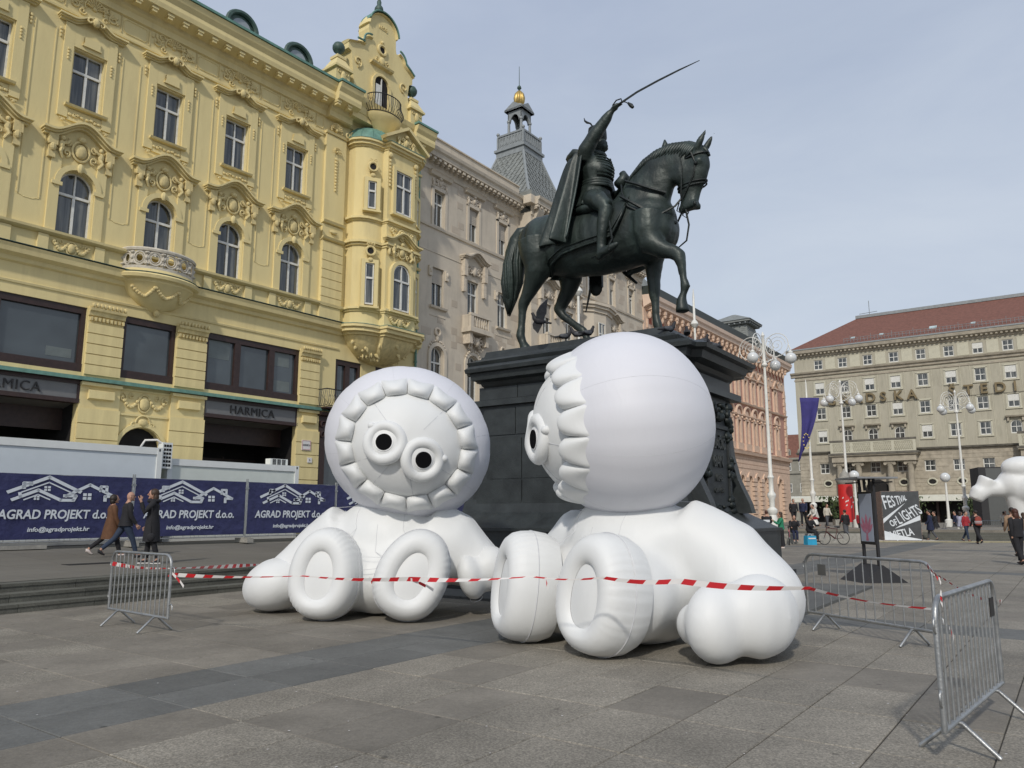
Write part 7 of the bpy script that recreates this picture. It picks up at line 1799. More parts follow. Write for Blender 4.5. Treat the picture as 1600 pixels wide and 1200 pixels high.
tape('barrier_tape', [(-5.97, 11.78, .86), (-4.66, 10.76, .86), (-4.35, 16.2, .64), (-2.2, 17.6, .7)], .06, 'red and white tape running from the left barrier behind the left figure', .3)
tape('barrier_tape', [(5.0, 9.5, .98), (4.62, 8.5, .92), (4.06, 6.75, .86)], .052, 'red and white tape between the two right-hand barriers', .35, tails=(((4.9, 9.2, .93), (.2, -.5, -.5), .2), ((4.1, 6.7, .86), (.5, .2, .2), .1)))

# ================================================================== POSTER STAND, CUBE, COLUMN, SCREEN
ps = empty('poster_stand', (8.65, 18.95, 0), R(-86), 'black poster stand with solar canopy and pink flower poster on a wedge base', 'poster stand')
q = MB()
q.add([(-.55, -.55, 0), (.55, -.55, 0), (.55, .55, 0), (-.55, .55, 0), (-.5, 0, .40), (.5, 0, .40)], [(0, 1, 5, 4), (2, 3, 4, 5), (3, 0, 4), (1, 2, 5), (0, 3, 2, 1)]); B('wedge_base', q, mat('black_steel', (.018, .018, .02), .55, .15, 5), ps)
q = MB(); Mbs = MATS['black_steel']
for x in (-.32, .32): q.box(x-.03, x+.03, -.03, .03, .36, 2.25)
q.box(-.3, .3, -.02, .02, .92, .98); B('post', q, Mbs, ps)
q = MB(); q.box(-.34, .34, -.055, -.025, .86, 2.12); B('poster_frame', q, Mbs, ps)
def poster_mat():
    m = bpy.data.materials.new('flower_poster'); m.use_nodes = True; n = m.node_tree.nodes; l = m.node_tree.links; b = n['Principled BSDF']; b.inputs['Roughness'].default_value = .35
    t = n.new('ShaderNodeTexCoord'); g = n.new('ShaderNodeTexNoise'); g.inputs['Scale'].default_value = 5; g.inputs['Distortion'].default_value = 2.5; r = n.new('ShaderNodeValToRGB')
    e = r.color_ramp.elements; e[0].position = .44; e[0].color = (.36, .42, .55, 1); e[1].position = .62; e[1].color = (.45, .10, .20, 1); x = e.new(.53); x.color = (.62, .40, .46, 1)
    l.new(t.outputs['Object'], g.inputs['Vector']); l.new(g.outputs['Fac'], r.inputs[0]); l.new(r.outputs[0], b.inputs['Base Color']); return m
q = MB(); q.box(-.29, .29, -.062, -.057, .93, 2.07); B('poster', q, mat('poster_sky', (.42, .48, .60), .35, .08, 2), ps)
q = MB(); Mfl = mat('poster_pink', (.55, .20, .30), .4, .25, 8)
for dx, ang, ln_, wd_ in ((0, 90, .48, .14), (-.08, 112, .44, .12), (.08, 68, .44, .12), (-.10, 135, .34, .10), (.10, 45, .34, .10)):
    a = R(ang); c0 = Vector((dx*.5, 0, 1.12)); d_ = Vector((math.cos(a), 0, math.sin(a))); n_ = Vector((-d_.z, 0, d_.x))
    P = [c0, c0+d_*ln_*.4+n_*wd_*.5, c0+d_*ln_*.8+n_*wd_*.35, c0+d_*ln_, c0+d_*ln_*.8-n_*wd_*.35, c0+d_*ln_*.4-n_*wd_*.5]
    q.add([(max(-.28, min(.28, p.x)), -.0635-.0006*abs(dx)*10, p.z) for p in P], [tuple(range(6))])
q.add([(-.06, -.0642, .95), (.06, -.0642, .95), (.03, -.0642, 1.15), (-.03, -.0642, 1.15)], [(0, 1, 2, 3)]); B('printed_flower', q, Mfl, ps, fix=False)
q = MB(); q.box(-.55, .55, -.5, .5, 2.42, 2.46); B('solar_canopy', q, mat('canopy_grey', (.22, .23, .24), .35), ps)
q = MB()
for x in (-.3, -.08, .14, .3): q.bar((x, 0, 2.15), (x*1.15, -.0, 2.43), .05)
q.box(-1.0, -.3, -.012, .012, 2.34, 2.37); q.box(.3, 1.15, -.012, .012, 2.30, 2.33); B('bracket_arm', q, Mbs, ps)

cb = empty('printed_cube', (22.6, 45.3, 0), R(-18), 'grey patterned cube printed with slanted white festival lettering', 'advertising cube')
q = MB(); q.box(-1.0, 1.0, 0, 2.3, 0.04, 2.88)
def camo():
    m = bpy.data.materials.new('printed_vinyl'); m.use_nodes = True; n = m.node_tree.nodes; l = m.node_tree.links; b = n['Principled BSDF']; b.inputs['Roughness'].default_value = .5
    t = n.new('ShaderNodeTexCoord'); g = n.new('ShaderNodeTexNoise'); g.inputs['Scale'].default_value = 4.5; g.inputs['Distortion'].default_value = 3; r = n.new('ShaderNodeValToRGB')
    e = r.color_ramp.elements; e[0].position = .38; e[0].color = (.06, .055, .05, 1); e[1].position = .7; e[1].color = (.42, .37, .32, 1); x = e.new(.5); x.color = (.24, .21, .18, 1); x = e.new(.6); x.color = (.30, .12, .11, 1); 
    l.new(t.outputs['Object'], g.inputs['Vector']); l.new(g.outputs['Fac'], r.inputs[0]); l.new(r.outputs[0], b.inputs['Base Color']); return m
B('cube_body', q, camo(), cb)
q = MB(); q.add([(-.98, -.012, .06), (.98, -.012, .06), (.98, -.012, 2.86), (-.98, -.012, 2.86)], [(0, 1, 2, 3)]); B('dark_print', q, mat('dark_print', (.05, .055, .06), .5, .2, 3), cb, fix=False)
q = MB()
q.add([(-.98, -.018, 1.28), (-.98, -.018, 1.02), (.25, -.018, 2.2), (.1, -.018, 2.1)], [(0, 1, 2, 3)]); q.add([(-.55, -.018, .78), (-.3, -.018, .80), (.97, -.018, 1.55), (.97, -.018, 1.2)], [(3, 2, 1, 0)]) if False else q.add([(-.4, -.018, .72), (.97, -.018, 1.22), (.97, -.018, 1.5), (-.2, -.018, .86)], [(0, 1, 2, 3)])
q.add([(-.97, -.018, .07), (.97, -.018, .07), (.97, -.018, .12), (-.2, -.018, .35), (-.97, -.018, .6)], [(0, 1, 2, 3, 4)]); B('white_print', q, Mprint, cb, fix=False)
Mwp = Mprint
def slant(s, size, x, z, ang, xs, sp=1.0):
    o = text(s, size, Mwp, cb, (x, -.02, z), rot=(R(90), 0, 0), ext=.003, xs=xs, bold=.012, shear=-.15, align='LEFT', name='printed_letters')
    o.rotation_euler = (Matrix.Rotation(R(-ang), 4, 'Y') @ Matrix.Rotation(R(90), 4, 'X')).to_euler()
# "FESTIVAL" letters shrink along a rising line
x, z, s_ = -.92, 2.18, 1.15
for ch in 'FESTIVAL':
    slant(ch, s_, x, z, 8, .46); wd_ = {'I': .16, 'F': .42, 'E': .42}.get(ch, .48)*s_*.52; x += wd_; z += .042; s_ *= .86
slant('OF', .50, -.62, .98, 18, .6); slant('L', .72, -.24, 1.18, 20, .62); slant('IGHTS', .82, .0, 1.36, 26, .50)
slant('SVJETLA', .62, -.78, .28, 12, .62)
q = MB(); q.box(-1.6, 1.9, -.9, 3.0, 0, .035); B('base_plate', q, Mmp if False else Mlight, cb)

rc = empty('advertising_column', (24.9, 58.0, .6), 0, 'bright red round advertising column with stone cap before the bank portico', 'advertising column')
q = MB(); q.lathe([(.52, 0), (.52, 3.1), (.50, 3.12)], 24); B('red_drum', q, mat('red_poster', (.55, .02, .02), .5, .12, 2), rc, smooth=40)
q = MB(); q.lathe([(.58, 0), (.58, .35), (.53, .36)], 20); q2 = MB(); q2.lathe([(.48, 3.12), (.62, 3.3), (.62, 3.45), (.35, 3.7), (.3, 3.9), (.12, 4.1), (.05, 4.3)], 20); B('column_foot', q, Mconc, rc, smooth=40); B('column_cap', q2, Mconc, rc, smooth=40)
q = MB(); rr = random.Random(3)
for k in range(9): a = rr.uniform(-2.4, -.6); z = rr.uniform(1.3, 2.2); q.add([(.53*math.cos(a+da), .53*math.sin(a+da), z+dz) for da, dz in ((-.12, 0), (.1, .05), (.12, .16), (-.06, .1))], [(0, 1, 2, 3)])
B('torn_paper', q, Mtapew, rc, fix=False)
scn = empty('stage_screen', (41.0, 68.0, 0), R(-18), 'huge dark grey screen box behind the far right inflatable', 'screen')
q = MB(); q.box(0, 8.5, 0, 3, 0, 5.6); B('screen_box', q, mat('dark_grey_fabric', (.03, .03, .032), .8), scn); q = MB(); q.add([(.55, -.02, .2), (8.4, -.02, .2), (8.4, -.02, 5.5), (.55, -.02, 5.5)], [(0, 1, 2, 3)]); B('screen_face', q, mat('screen_face', (.085, .09, .088), .6, .08, .5), scn, fix=False)
q = MB(); q.tube([(0, 0, .05), (0, 0, 1.0), (6.5, 0, 1.0), (6.5, 0, .05)], .025, 5)
for i in range(50): q.tube([(.13*i, 0, .1), (.13*i, 0, 1.0)], .01, 4)
q.tube([(0, 0, .15), (6.5, 0, .15)], .025, 5); fb = B('far_barrier', q, Msteel, loc=(35.5, 64, 0), rot=(0, 0, R(-12))); tag(fb, 'low steel barrier line in front of the dark screen far right', 'crowd barrier'); fb['kind'] = 'stuff' if False else 'thing'; del fb['kind']

# ================================================================== PEOPLE
def cloth(name, c, rough=.85): return mat('cloth_'+name, c, rough, .18, 9, .25, 25)
CK = dict(black=cloth('black', (.012, .012, .015)), brown=cloth('brown', (.105, .048, .022)), jeans=cloth('denim', (.022, .035, .065)), green=cloth('green', (.02, .19, .10)), navy=cloth('navy', (.012, .018, .05)), white=cloth('white', (.55, .54, .5)), grey=cloth('grey', (.07, .075, .085)), red=cloth('red', (.30, .02, .03)), lav=cloth('lavender', (.42, .43, .55)), tan=cloth('tan', (.30, .2, .13)), pale=cloth('pale', (.48, .45, .38)), hair=cloth('dark_hair', (.016, .010, .007), .6), auburn=cloth('auburn_hair', (.06, .018, .01), .6), brownh=cloth('brown_hair', (.045, .024, .012), .6), shoe=cloth('sneaker', (.62, .55, .52), .6), dshoe=cloth('dark_shoe', (.02, .02, .022), .6))
def skinmesh(V, E_, Rr, name, m, sub=1):
    me = bpy.data.meshes.new('t'); me.from_pydata(V, E_, []); o = bpy.data.objects.new('t', me); C.objects.link(o)
    md = o.modifiers.new('s', 'SKIN'); md.use_smooth_shade = True
    for i, sv in enumerate(me.skin_vertices[0].data): sv.radius = (Rr[i] if hasattr(Rr[i], '__len__') else (Rr[i], Rr[i])); sv.use_root = (i == 0)
    s = o.modifiers.new('u', 'SUBSURF'); s.levels = s.render_levels = sub
    r = evalmesh(o, name); bpy.data.objects.remove(o); r.materials.clear(); r.materials.append(m); return r
def person(loc, yaw, label, group=None, H=1.7, legs=((12, 5), (-14, 18)), arms=((-15, 20), (15, 25)), coat='black', hem=.95, flare=.0, trousers='black', hair=('hair', 'short'), shoes='dshoe', sit=False, lean=0, fingers=False, tw=.0, collar=False, skin=Mskin):
    """faces local +X"""
    r = empty('person', loc, yaw, label, 'person', group); s = H/1.72; r.scale = (s,)*3
    hipz = .93 if not sit else .50
    def fk(p, ang, l): a = R(ang); return Vector((p[0]+l*math.sin(a), p[1], p[2]-l*math.cos(a)))
    lz = math.tan(R(lean))
    def T(x, y, z): return (x + lz*(z-hipz), y, z)
    V = [T(0, 0, hipz), T(0, 0, hipz+.24), T(0, 0, hipz+.44), T(.0, 0, hipz+.56), T(.02, 0, hipz+.66), T(.03, 0, hipz+.76)]; E_ = [(0, 1), (1, 2), (2, 3), (3, 4), (4, 5)]; Rr = [(.13, .15), (.105, .125), (.10, .13), .05, (.075, .065), (.06, .055)]
    J = {}
    for k, (ha, kb) in enumerate(legs):
        y = .09*(1 if k else -1); hp_ = Vector((0, y, hipz-.03)); a1 = ha if not sit else 82; kn = fk(hp_, a1, .43); an = fk(kn, (a1-kb) if not sit else (a1-kb-60), .42); tl = (a1-kb) if not sit else 0
        toe = an + Vector((.13*math.cos(R(max(-45, min(25, tl)))), 0, .13*math.sin(R(max(-60, min(25, tl)))) - .03)); J['leg', k] = (hp_, kn, an, toe)
        b0 = len(V); V += [tuple(hp_), tuple(kn), tuple(an), tuple(toe)]; E_ += [(0, b0), (b0, b0+1), (b0+1, b0+2), (b0+2, b0+3)]; Rr += [.085, .055, .038, .03]
    low = min(J['leg', k][2].z for k in (0, 1)) - .075
    for k, (sa, eb) in enumerate(arms):
        y = .19*(1 if k else -1); sh = Vector(T(0, y, hipz+.47)); el = fk(sh, sa, .28); el.y += .03*(1 if k else -1); wr = fk(el, sa+eb, .25); wr.y -= .02*(1 if k else -1); hn = fk(wr, sa+eb, .08); J['arm', k] = (sh, el, wr, hn)
        b0 = len(V); V += [tuple(sh), tuple(el), tuple(wr), tuple(hn)]; E_ += [(2, b0), (b0, b0+1), (b0+1, b0+2), (b0+2, b0+3)]; Rr += [.055, .04, .03, .032]
    V = [(v[0], v[1], v[2]-low) for v in V]; dz = Vector((0, 0, -low))
    ob('body', skinmesh(V, E_, Rr, 'body', skin), r)
    hd_ = Vector(V[4])
    q = MB(); q.ell(hd_+Vector((.015, 0, .03)), (.098, .078, .122), 16, 12); q.tube([hd_+Vector((.10, 0, .055)), hd_+Vector((.128, 0, .015)), hd_+Vector((.10, 0, .0))], [.010, .018, .012], 6); q.ell(hd_+Vector((.085, 0, -.06)), (.03, .035, .022), 8, 6)
    for sy in (-1, 1): q.ell(hd_+Vector((.0, sy*.078, .02)), (.02, .012, .03), 6, 5)
    B('face', q, skin, r, smooth=60)
    hc, hs = hair; q = MB()
    if hs == 'short': q.ell(hd_+Vector((-.012, 0, .062)), (.104, .088, .105), 12, 8)
    elif hs == 'long':
        q.ell(hd_+Vector((-.018, 0, .055)), (.110, .096, .115), 14, 10); q.ell(hd_+Vector((-.055, 0, -.06)), (.07, .10, .17), 12, 8)
    elif hs == 'bob': q.ell(hd_+Vector((-.02, 0, .045)), (.112, .10, .12), 14, 10); q.ell(hd_+Vector((-.04, 0, -.03)), (.08, .095, .10), 12, 8)
    if hs != 'bald': B('hair', q, CK[hc], r, smooth=True)
    # trousers, shoes
    q = MB()
    for k in (0, 1):
        hp_, kn, an, toe = [p+dz for p in J['leg', k]]; w_ = tw
        q.tube([hp_+Vector((0, 0, .08)), hp_, hp_.lerp(kn, .5), kn, kn.lerp(an, .5), an+(kn-an)*.12], [.10, .105, .088+w_*.5, .068+w_, .060+w_*1.3, .052+w_*1.7], 10)
        sh_ = MB(); sh_.tube([an+Vector((-.05, 0, -.03)), an+Vector((0, 0, -.03)), an.lerp(toe, .6)+Vector((0, 0, -.015)), toe+Vector((.02, 0, .0))], [(.035, .045), (.045, .05), (.045, .035), (.03, .018)], 8, up=(0, 0, 1)); B('shoe', sh_, CK[shoes], r, smooth=60)
    q.ell(tuple(Vector((0, 0, hipz))+dz), (.125, .155, .13), 12, 8); B('trousers', q, CK[trousers], r, smooth=70)
    # coat
    q = MB(); rows = []; top_ = hipz+.53
    zs_ = [top_, top_-.04, top_-.12, hipz+.25, hipz+.08] + ([hipz-.1, hem] if hem < hipz-.1 else [hem if hem < hipz else hipz-.02])
    for z in zs_:
        t = np.interp(z, [hem, hipz, hipz+.25, top_-.12, top_-.03, top_], [.165+flare, .155+flare*.3, .125, .135, .10, .05]); u_ = np.interp(z, [hem, hipz, hipz+.25, top_-.12, top_-.04, top_], [.20+flare, .18+flare*.3, .165, .205, .15, .06])
        c = Vector(T(0, 0, z)) if z > hipz else Vector((0, 0, z)); rows.append([tuple(c+dz+Vector((t*math.cos(a)*(1+.04*math.sin(a*5)*(z < hipz)), u_*math.sin(a), 0))) for a in [i*math.pi/10 for i in range(20)]])
    q.grid(rows, closed=True); q.add(rows[-1], [tuple(range(20))])
    for k in (0, 1):
        sh, el, wr, hn = [p+dz for p in J['arm', k]]; q.tube([sh+Vector((0, -.05*(1 if k else -1), .01)), sh, sh.lerp(el, .5), el, el.lerp(wr, .5), wr], [.07, .078, .066, .058, .052, .045], 10)
    if collar: q.tube([hd_+Vector((.11*math.cos(a)-.02, .12*math.sin(a), -.13)) for a in [i*math.pi/8 for i in range(16)]], .05, 7, closed=True)
    B('coat', q, CK[coat], r, smooth=70)
    if fingers:
        for k in (0, 1):
            sh, el, wr, hn = [p+dz for p in J['arm', k]]; d_ = (hn-wr).normalized(); n_ = Vector((0, 1, 0)); b_ = d_.cross(n_); q = MB()
            q.ell(tuple(hn), (.04, .03, .045), 8, 6)
            for f in range(4): st = hn+d_*.03+b_*(-.03+.02*f); q.tube([st, st+d_*.035, st+d_*(.06-.006*abs(f-1.5))+n_*-.02*(1 if k else -1)], [.010, .009, .007], 6)
            st = hn+b_*.035; q.tube([st, st+d_*.03+b_*.02, st+d_*.05+b_*.02], [.011, .010, .008], 6); B('hand', q, skin, r, smooth=70)
    return r, hd_, J, dz
P1 = person((-10.8, 21.1, .43), R(38), 'person in knee-length brown coat walking right past the banner fence, half hidden by the man', H=1.66, legs=((20, 6), (-28, 22)), arms=((10, 15), (-8, 20)), coat='brown', hem=.52, flare=.08, trousers='black', hair=('hair', 'bob'), shoes='shoe', fingers=True)
P2 = person((-10.22, 20.7, .43), R(38), 'bald person in black jacket and blue jeans striding right with glasses', H=1.74, legs=((24, 8), (-32, 16)), arms=((8, 25), (-10, 30)), coat='black', hem=.86, flare=.02, trousers='jeans', hair=('hair', 'bald'), shoes='dshoe', fingers=True, lean=3, collar=False)
q = MB(); h_ = P2[1]
for sy in (-1, 1): q.tube([h_+Vector((.098+.0, sy*.035+.028*math.cos(a), .045+.022*math.sin(a))) for a in [i*math.pi/5 for i in range(10)]], .004, 4, closed=True); q.tube([h_+Vector((.095, sy*.06, .05)), h_+Vector((0, sy*.084, .05))], .004, 4)
B('glasses', q, CK['black'], P2[0])
P3 = person((-8.56, 18.62, .43), R(200), 'person in long black hooded coat facing left and holding a phone to the ear', H=1.70, legs=((9, 4), (-8, 8)), arms=((5, 20), (40, 122)), coat='black', hem=.50, flare=.03, trousers='black', hair=('brownh', 'long'), shoes='black', fingers=True, collar=True)
q = MB(); h_ = P3[1]; q.box(-.008, .008, -.035, .035, -.06, .06); hn_ = P3[2]['arm', 1][3]+P3[3]; B('phone', q, Mpupil, P3[0], loc=tuple(hn_+Vector((.02, -.01, .03))), rot=(0, R(20), R(10)))
q = MB()
for k in (0, 1): an = P3[2]['leg', k][2]+P3[3]; q.box(an.x-.07, an.x+.17, an.y-.045, an.y+.045, .0, .022)
B('shoe_sole', q, Mtapew, P3[0])
q = MB()
for sy in (-1, 1): q.tube([h_+Vector((.100, sy*.035+.026*math.cos(a), .04+.022*math.sin(a))) for a in [i*math.pi/5 for i in range(10)]], .0045, 4, closed=True)
B('glasses', q, CK['red'], P3[0])
q = MB(); q.ell((-.05, .22, .62), (.09, .05, .1), 10, 8); q.tube([(-.05, .2, .7), (-.03, .2, 1.3)], .008, 4); tag(B('handbag', q, CK['black'], loc=(-8.50, 18.38, .43), rot=(0, 0, R(200)), smooth=True), 'small black bag hanging at the side of the phone-holding person', 'bag')
G1 = 'people crossing the far side of the square'
Pg = person((12.45, 36.2, 0), R(170), 'person in green top and wide black trousers standing beside the pedestal with raised hands', G1, H=1.62, legs=((2, 0), (-2, 2)), arms=((35, 95), (30, 90)), coat='green', hem=.9, trousers='black', hair=('brownh', 'long'), shoes='shoe', tw=.03)
Pp = person((13.2, 40.5, .35), R(70), 'person in black sweatshirt with white back print sitting by the lamp post', G1, H=1.72, sit=True, coat='black', trousers='pale', hair=('auburn', 'short'), legs=((0, 20), (0, 30)), arms=((30, 50), (30, 50)))
q = MB(); q.box(-.16, .16, -.006, 0, -.02, .10)
for i in range(5): q.box(-.14+.06*i, -.10+.06*i, -.006, 0, -.22, -.05)
B('shirt_print', q, Mprint, Pp[0], loc=(-.165, 0, .82), rot=(0, 0, R(-90)))
for x, y, z, c in ((13.2, 40.6, .0, 1), (20.6, 51.2, 0, 2), (22.2, 51.0, 0, 3)):
    pass
q = MB(); q.box(0, 9.5, 0, .5, 0, .46); q.box(.1, 9.4, .05, .45, .46, .52); tag(B('stone_bench', q, Mconc, loc=(9.8, 41.3, 0), rot=(0, 0, R(6))), 'long low stone bench carrying the seated people', 'bench')
person((14.9, 41.4, .12), R(-100), 'person with bent head sitting on the stone bench in dark blue trousers', G1, H=1.7, sit=True, coat='black', trousers='navy', hair=('hair', 'short'), shoes='shoe', legs=((0, 15), (0, 25)), arms=((35, 40), (35, 50)), lean=18)
person((15.75, 41.5, .12), R(-60), 'person all in black sitting on the bench beside the blue bag', G1, H=1.75, sit=True, coat='black', trousers='black', hair=('hair', 'short'), legs=((0, 10), (0, 18)), arms=((30, 50), (35, 60)), lean=12)
person((18.6, 51.5, .75), R(-90), 'person in dark jacket standing behind the bench at left of the group', G1, H=1.75, coat='black', trousers='black'); person((19.35, 51.8, .75), R(-120), 'person in navy jacket standing behind the bench, right one of the pair', G1, H=1.8, coat='navy', trousers='black', hair=('pale', 'short'))
person((19.6, 50.3, .75), R(200), 'person in white hooded top sitting hunched beside the flagpole', G1, H=1.75, sit=True, coat='white', trousers='red', hair=('hair', 'short'), lean=20, arms=((20, 40), (20, 40)))
person((21.8, 54.0, .6), R(-70), 'person in pale top walking past the flagpole foot', G1, H=1.6, coat='pale', trousers='grey', hair=('brownh', 'long'))
person((20.3, 47.6, 0), R(110), 'person in black top and wide grey trousers walking by the red column', G1, H=1.78, coat='black', trousers='grey', hair=('hair', 'short'), tw=.06)
person((24.0, 53.8, 0), R(-110), 'person in red jacket standing behind the poster stand', G1, H=1.74, coat='red', trousers='black', hair=('hair', 'short'))
person((24.75, 46.3, 0), R(150), 'person in dark blue coat half hidden behind the cube', G1, H=1.75, coat='navy', hem=.6, flare=.05, trousers='grey')
person((27.6, 51.0, 0), R(170), 'person in black cape and white trousers walking right of the cube', G1, H=1.7, coat='black', hem=.7, flare=.1, trousers='white', hair=('brownh', 'short'), legs=((18, 8), (-18, 14)))
person((29.2, 50.9, 0), R(20), 'person in lavender shirt and white trousers pulling the suitcase', G1, H=1.7, coat='lav', hem=.78, flare=.03, trousers='white', hair=('hair', 'long'), shoes='red', legs=((20, 8), (-20, 12)), arms=((-25, 8), (15, 20)))
Pbp = person((24.6, 41.4, 0), R(95), 'person in black trousers with red striped backpack walking away', G1, H=1.72, coat='black', trousers='black', hair=('hair', 'short'), legs=((14, 5), (-20, 18)), tw=.02)
q = MB(); q.tube([(0, 0, 0), (0, 0, .1), (0, 0, .35), (0, 0, .45)], [(.15, .09), (.18, .12), (.17, .11), (.1, .06)], 12); bp = B('backpack', q, mat('rust_fabric', (.24, .045, .03), .8), loc=(24.58, 41.2, .98), smooth=60); tag(bp, 'rust red backpack with pale stripes worn by the walker', 'backpack')
q = MB()
for z in (.12, .2): q.tube([(.184*math.cos(a), .125*math.sin(a), z) for a in [i*math.pi/10 for i in range(20)]], .015, 5, closed=True)
B('stripe', q, Mprint, bp, smooth=True)
person((26.0, 44.8, 0), R(-60), 'person in jeans partly hidden behind the backpack walker', G1, H=1.68, coat='red', trousers='jeans')
person((16.05, 24.9, 0), R(97), 'dark red-haired person in black walking away at the right edge', G1, H=1.70, coat='black', hem=.86, trousers='black', hair=('auburn', 'long'), legs=((6, 3), (-10, 16)), arms=((8, 10), (-8, 12)), tw=.015)
person((18.9, 29.5, 0), R(80), 'dark-haired person in tan jacket just beyond the red-haired one', G1, H=1.78, coat='tan', trousers='black', hair=('hair', 'short'))
person((23.9, 36.5, 0), R(80), 'pale-shod person walking at the far right edge', G1, H=1.6, coat='tan', trousers='grey', hair=('brownh', 'long'))
rr = random.Random(11)
for i, (x, y, c, t, lb) in enumerate(((31.5, 60.5, 'black', 'navy', 'person in black by the globe lamp foot'), (35.3, 61.5, 'grey', 'jeans', 'person in grey jacket before the shrubs'), (33.2, 58.5, 'navy', 'grey', 'person in navy walking between cube and lamp post'), (37.8, 60.0, 'white', 'jeans', 'person in white top before the cafe shrubs'), (39.5, 62.5, 'black', 'black', 'person in black next to the right lamp post'))):
    person((x, y, .0), R(rr.uniform(0, 360)), lb, G1, H=rr.uniform(1.6, 1.8), coat=c, trousers=t)
# suitcase, delivery bag, bicycles
sc1 = empty('suitcase', (28.15, 51.0, 0), R(20), 'dark blue wheeled suitcase pulled by the person in lavender', 'suitcase'); q = MB(); q.tube([(0, 0, .08), (0, 0, .14), (0, 0, .58), (0, 0, .62)], [(.14, .2), (.16, .24), (.16, .24), (.12, .2)], 12); B('case', q, CK['navy'], sc1, smooth=50); q = MB(); q.tube([(0, -.1, .6), (.15, -.1, .95), (.15, .1, .95), (0, .1, .6)], .012, 5); B('handle', q, Miron, sc1)
for y in (-.16, .16): q = MB(); q.tube([(-.02, y, .05), (.02, y, .05)], .05, 8); B('wheel', q, Miron, sc1)
dbg = empty('delivery_bag', (15.35, 40.4, 0), R(10), 'bright blue cubic delivery bag on the ground before the seated people', 'bag'); q = MB(); q.prismz([(-.26, -.2), (.26, -.2), (.26, .2), (-.26, .2)], 0, .46, top=[(-.24, -.18), (.24, -.18), (.24, .18), (-.24, .18)]); B('bag_body', q, mat('cyan_fabric', (.02, .30, .50), .6), dbg); q = MB(); q.box(-.2, .2, -.205, -.19, .3, .36); q.tube([(-.1, 0, .46), (-.08, 0, .54), (.08, 0, .54), (.1, 0, .46)], .015, 5); B('strap', q, Mtapew, dbg)
def bicycle(loc, rz, label, m):
    r = empty('bicycle', loc, rz, label, 'bicycle', 'parked bicycles')
    for x in (-.52, .52):
        w_ = ob('wheel', None, r, (x, 0, .34)); q = MB(); q.tube([(.33*math.cos(a), 0, .33*math.sin(a)) for a in [i*math.pi/14 for i in range(28)]], .022, 6, closed=True, up=(0, 1, 0)); B('tyre', q, Miron, w_, smooth=True)
        q = MB(); 
        for i in range(12): a = i*math.pi/6; q.tube([(0, 0, 0), (.32*math.cos(a), 0, .32*math.sin(a))], .003, 3)
        q.tube([(0, -.04, 0), (0, .04, 0)], .03, 6); B('spokes', q, Msteel, w_)
    q = MB(); bb_, st, hd1, hd2 = (-.08, 0, .30), (-.22, 0, .80), (.36, 0, .85), (.40, 0, .68)
    for a, b, r_ in ((bb_, st, .02), (bb_, hd2, .035), (st, hd1, .022), ((-.52, 0, .34), bb_, .014), ((-.52, 0, .34), (-.2, 0, .72), .012), (hd2, (.52, 0, .34), .02), (hd1, hd2, .022)): q.tube([a, b], r_, 6)
    B('frame', q, m, r); q = MB(); q.tube([hd1, (.34, 0, .98)], .015, 5); q.tube([(.30, -.3, 1.0), (.34, 0, .98), (.30, .3, 1.0)], .015, 5); B('handlebar', q, Miron, r)
    q = MB(); q.tube([(-.34, 0, .90), (-.2, 0, .91), (-.06, 0, .9)], [.06, .05, .02], 8); q.tube([st, (-.24, 0, .9)], .014, 5); B('saddle', q, Miron, r, smooth=60)
    q = MB(); q.tube([(bb_[0]+.09*math.cos(a), -.04, bb_[2]+.09*math.sin(a)) for a in [i*math.pi/8 for i in range(16)]], .01, 4, closed=True, up=(0, 1, 0)); q.tube([(bb_[0], -.05, bb_[2]), (bb_[0]+.12, -.06, bb_[2]-.1)], .012, 4); B('crank', q, Msteel, r)
    return r
bicycle((16.7, 40.7, 0), R(186), 'dark red-brown bicycle parked at the stone bench end beside the blue bag', mat('maroon_paint', (.07, .02, .018), .4)); bicycle((14.35, 40.6, 0), R(70), 'bicycle with pink panniers behind the person in green', mat('pink_paint', (.5, .12, .14), .5))

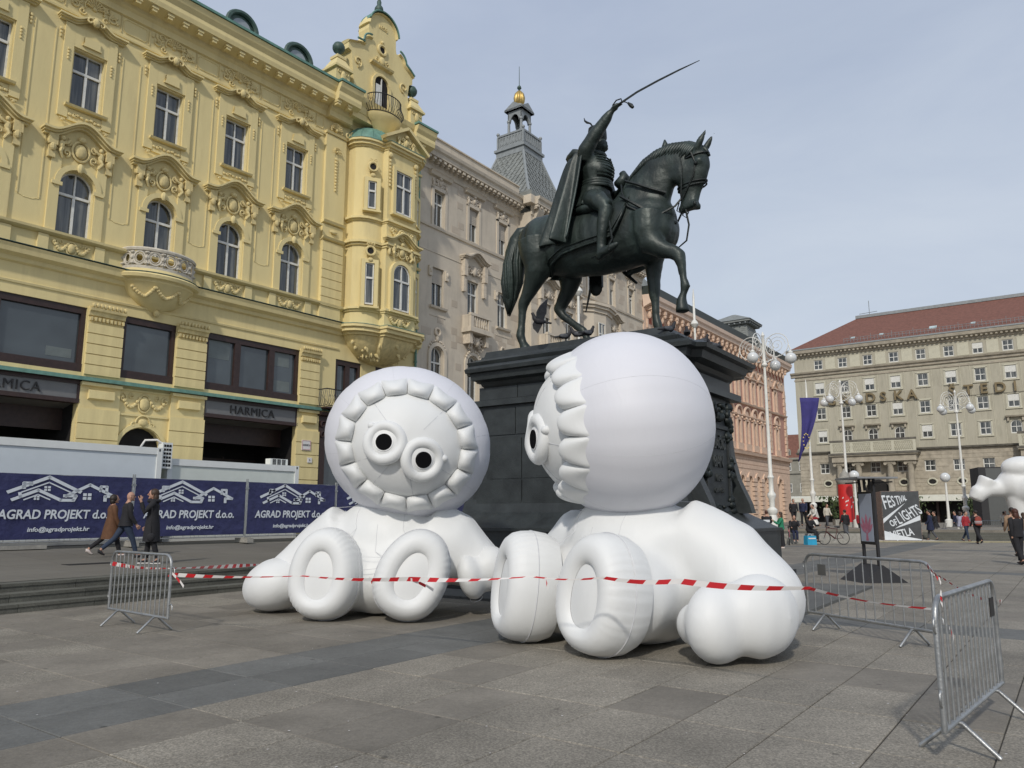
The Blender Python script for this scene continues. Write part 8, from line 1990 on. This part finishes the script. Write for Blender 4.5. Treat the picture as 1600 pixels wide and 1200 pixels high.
# pigeons on the monument
for i, (s, v, z, rz, lb) in enumerate(((2.25, -1.32, 5.04, 20, 'dark pigeon perched nearest the front hoof on the pedestal'), (2.42, -.85, 5.03, 80, 'dark pigeon second from the front hoof on the pedestal edge'), (2.3, .35, 5.1, 30, 'dark pigeon third along the pedestal end, standing tall'), (2.42, .55, 5.03, 200, 'dark pigeon fourth along the pedestal end beside the tall one'), (2.42, .95, 5.03, 70, 'dark pigeon last along the pedestal end'), (-.15, -1.28, 5.22, 10, 'pigeon standing on the pedestal rim above the right figure head'), (.15, -1.30, 5.22, 170, 'pigeon with raised wings on the pedestal rim behind the right figure'), (.42, -1.28, 5.22, 30, 'pale-chested pigeon on the pedestal rim right of the others'))):
    pigeon(onm(s, v, z), R(rz), lb, s=1.0)
fpg = pigeon(onm(-.42, -1.9, 5.45), R(195), 'pigeon in flight below the horse with both wings spread', flying=True, s=1.1)
# small litter on the paving
q = MB(); rr = random.Random(21)
for i in range(260):
    y = rr.uniform(4, 22); x = rr.uniform(-.66, .66)*y; s = rr.uniform(.004, .012); a = rr.uniform(0, 3)
    if (x+8.18)*nrm.x + (y-12.74)*nrm.y > -.1: continue
    q.add([(x+s*math.cos(a), y+s*math.sin(a), .004), (x-s*math.sin(a), y+s*math.cos(a), .004), (x-s*math.cos(a), y-s*math.sin(a), .005), (x+s*math.sin(a), y-s*math.cos(a), .004)], [(0, 1, 2, 3)])
o = B('litter_flecks', q, Mtapew, fix=False); tag(o, 'tiny pale flecks of litter scattered over the paving', 'litter', kind='stuff')

# keep the hierarchy at thing > part > sub-part (flatten anything deeper)
def _depth(o):
    d_ = 0
    while o.parent: o = o.parent; d_ += 1
    return d_
for o in [o for o in C.objects if _depth(o) == 3]:
    Pn = o.parent; M_ = Pn.matrix_basis @ o.matrix_basis; o.parent = Pn.parent; o.matrix_basis = M_

SMALLS = ('garland', 'plaque_carving', 'pilaster_ornament', 'oriel_relief', 'oriel_ornament', 'balcony_carving', 'carved_group', 'carved_panel', 'torn_paper', 'spokes')
for o in C.objects:
    if o.parent and o.name.split('.')[0] in SMALLS: o['kind'] = 'stuff'
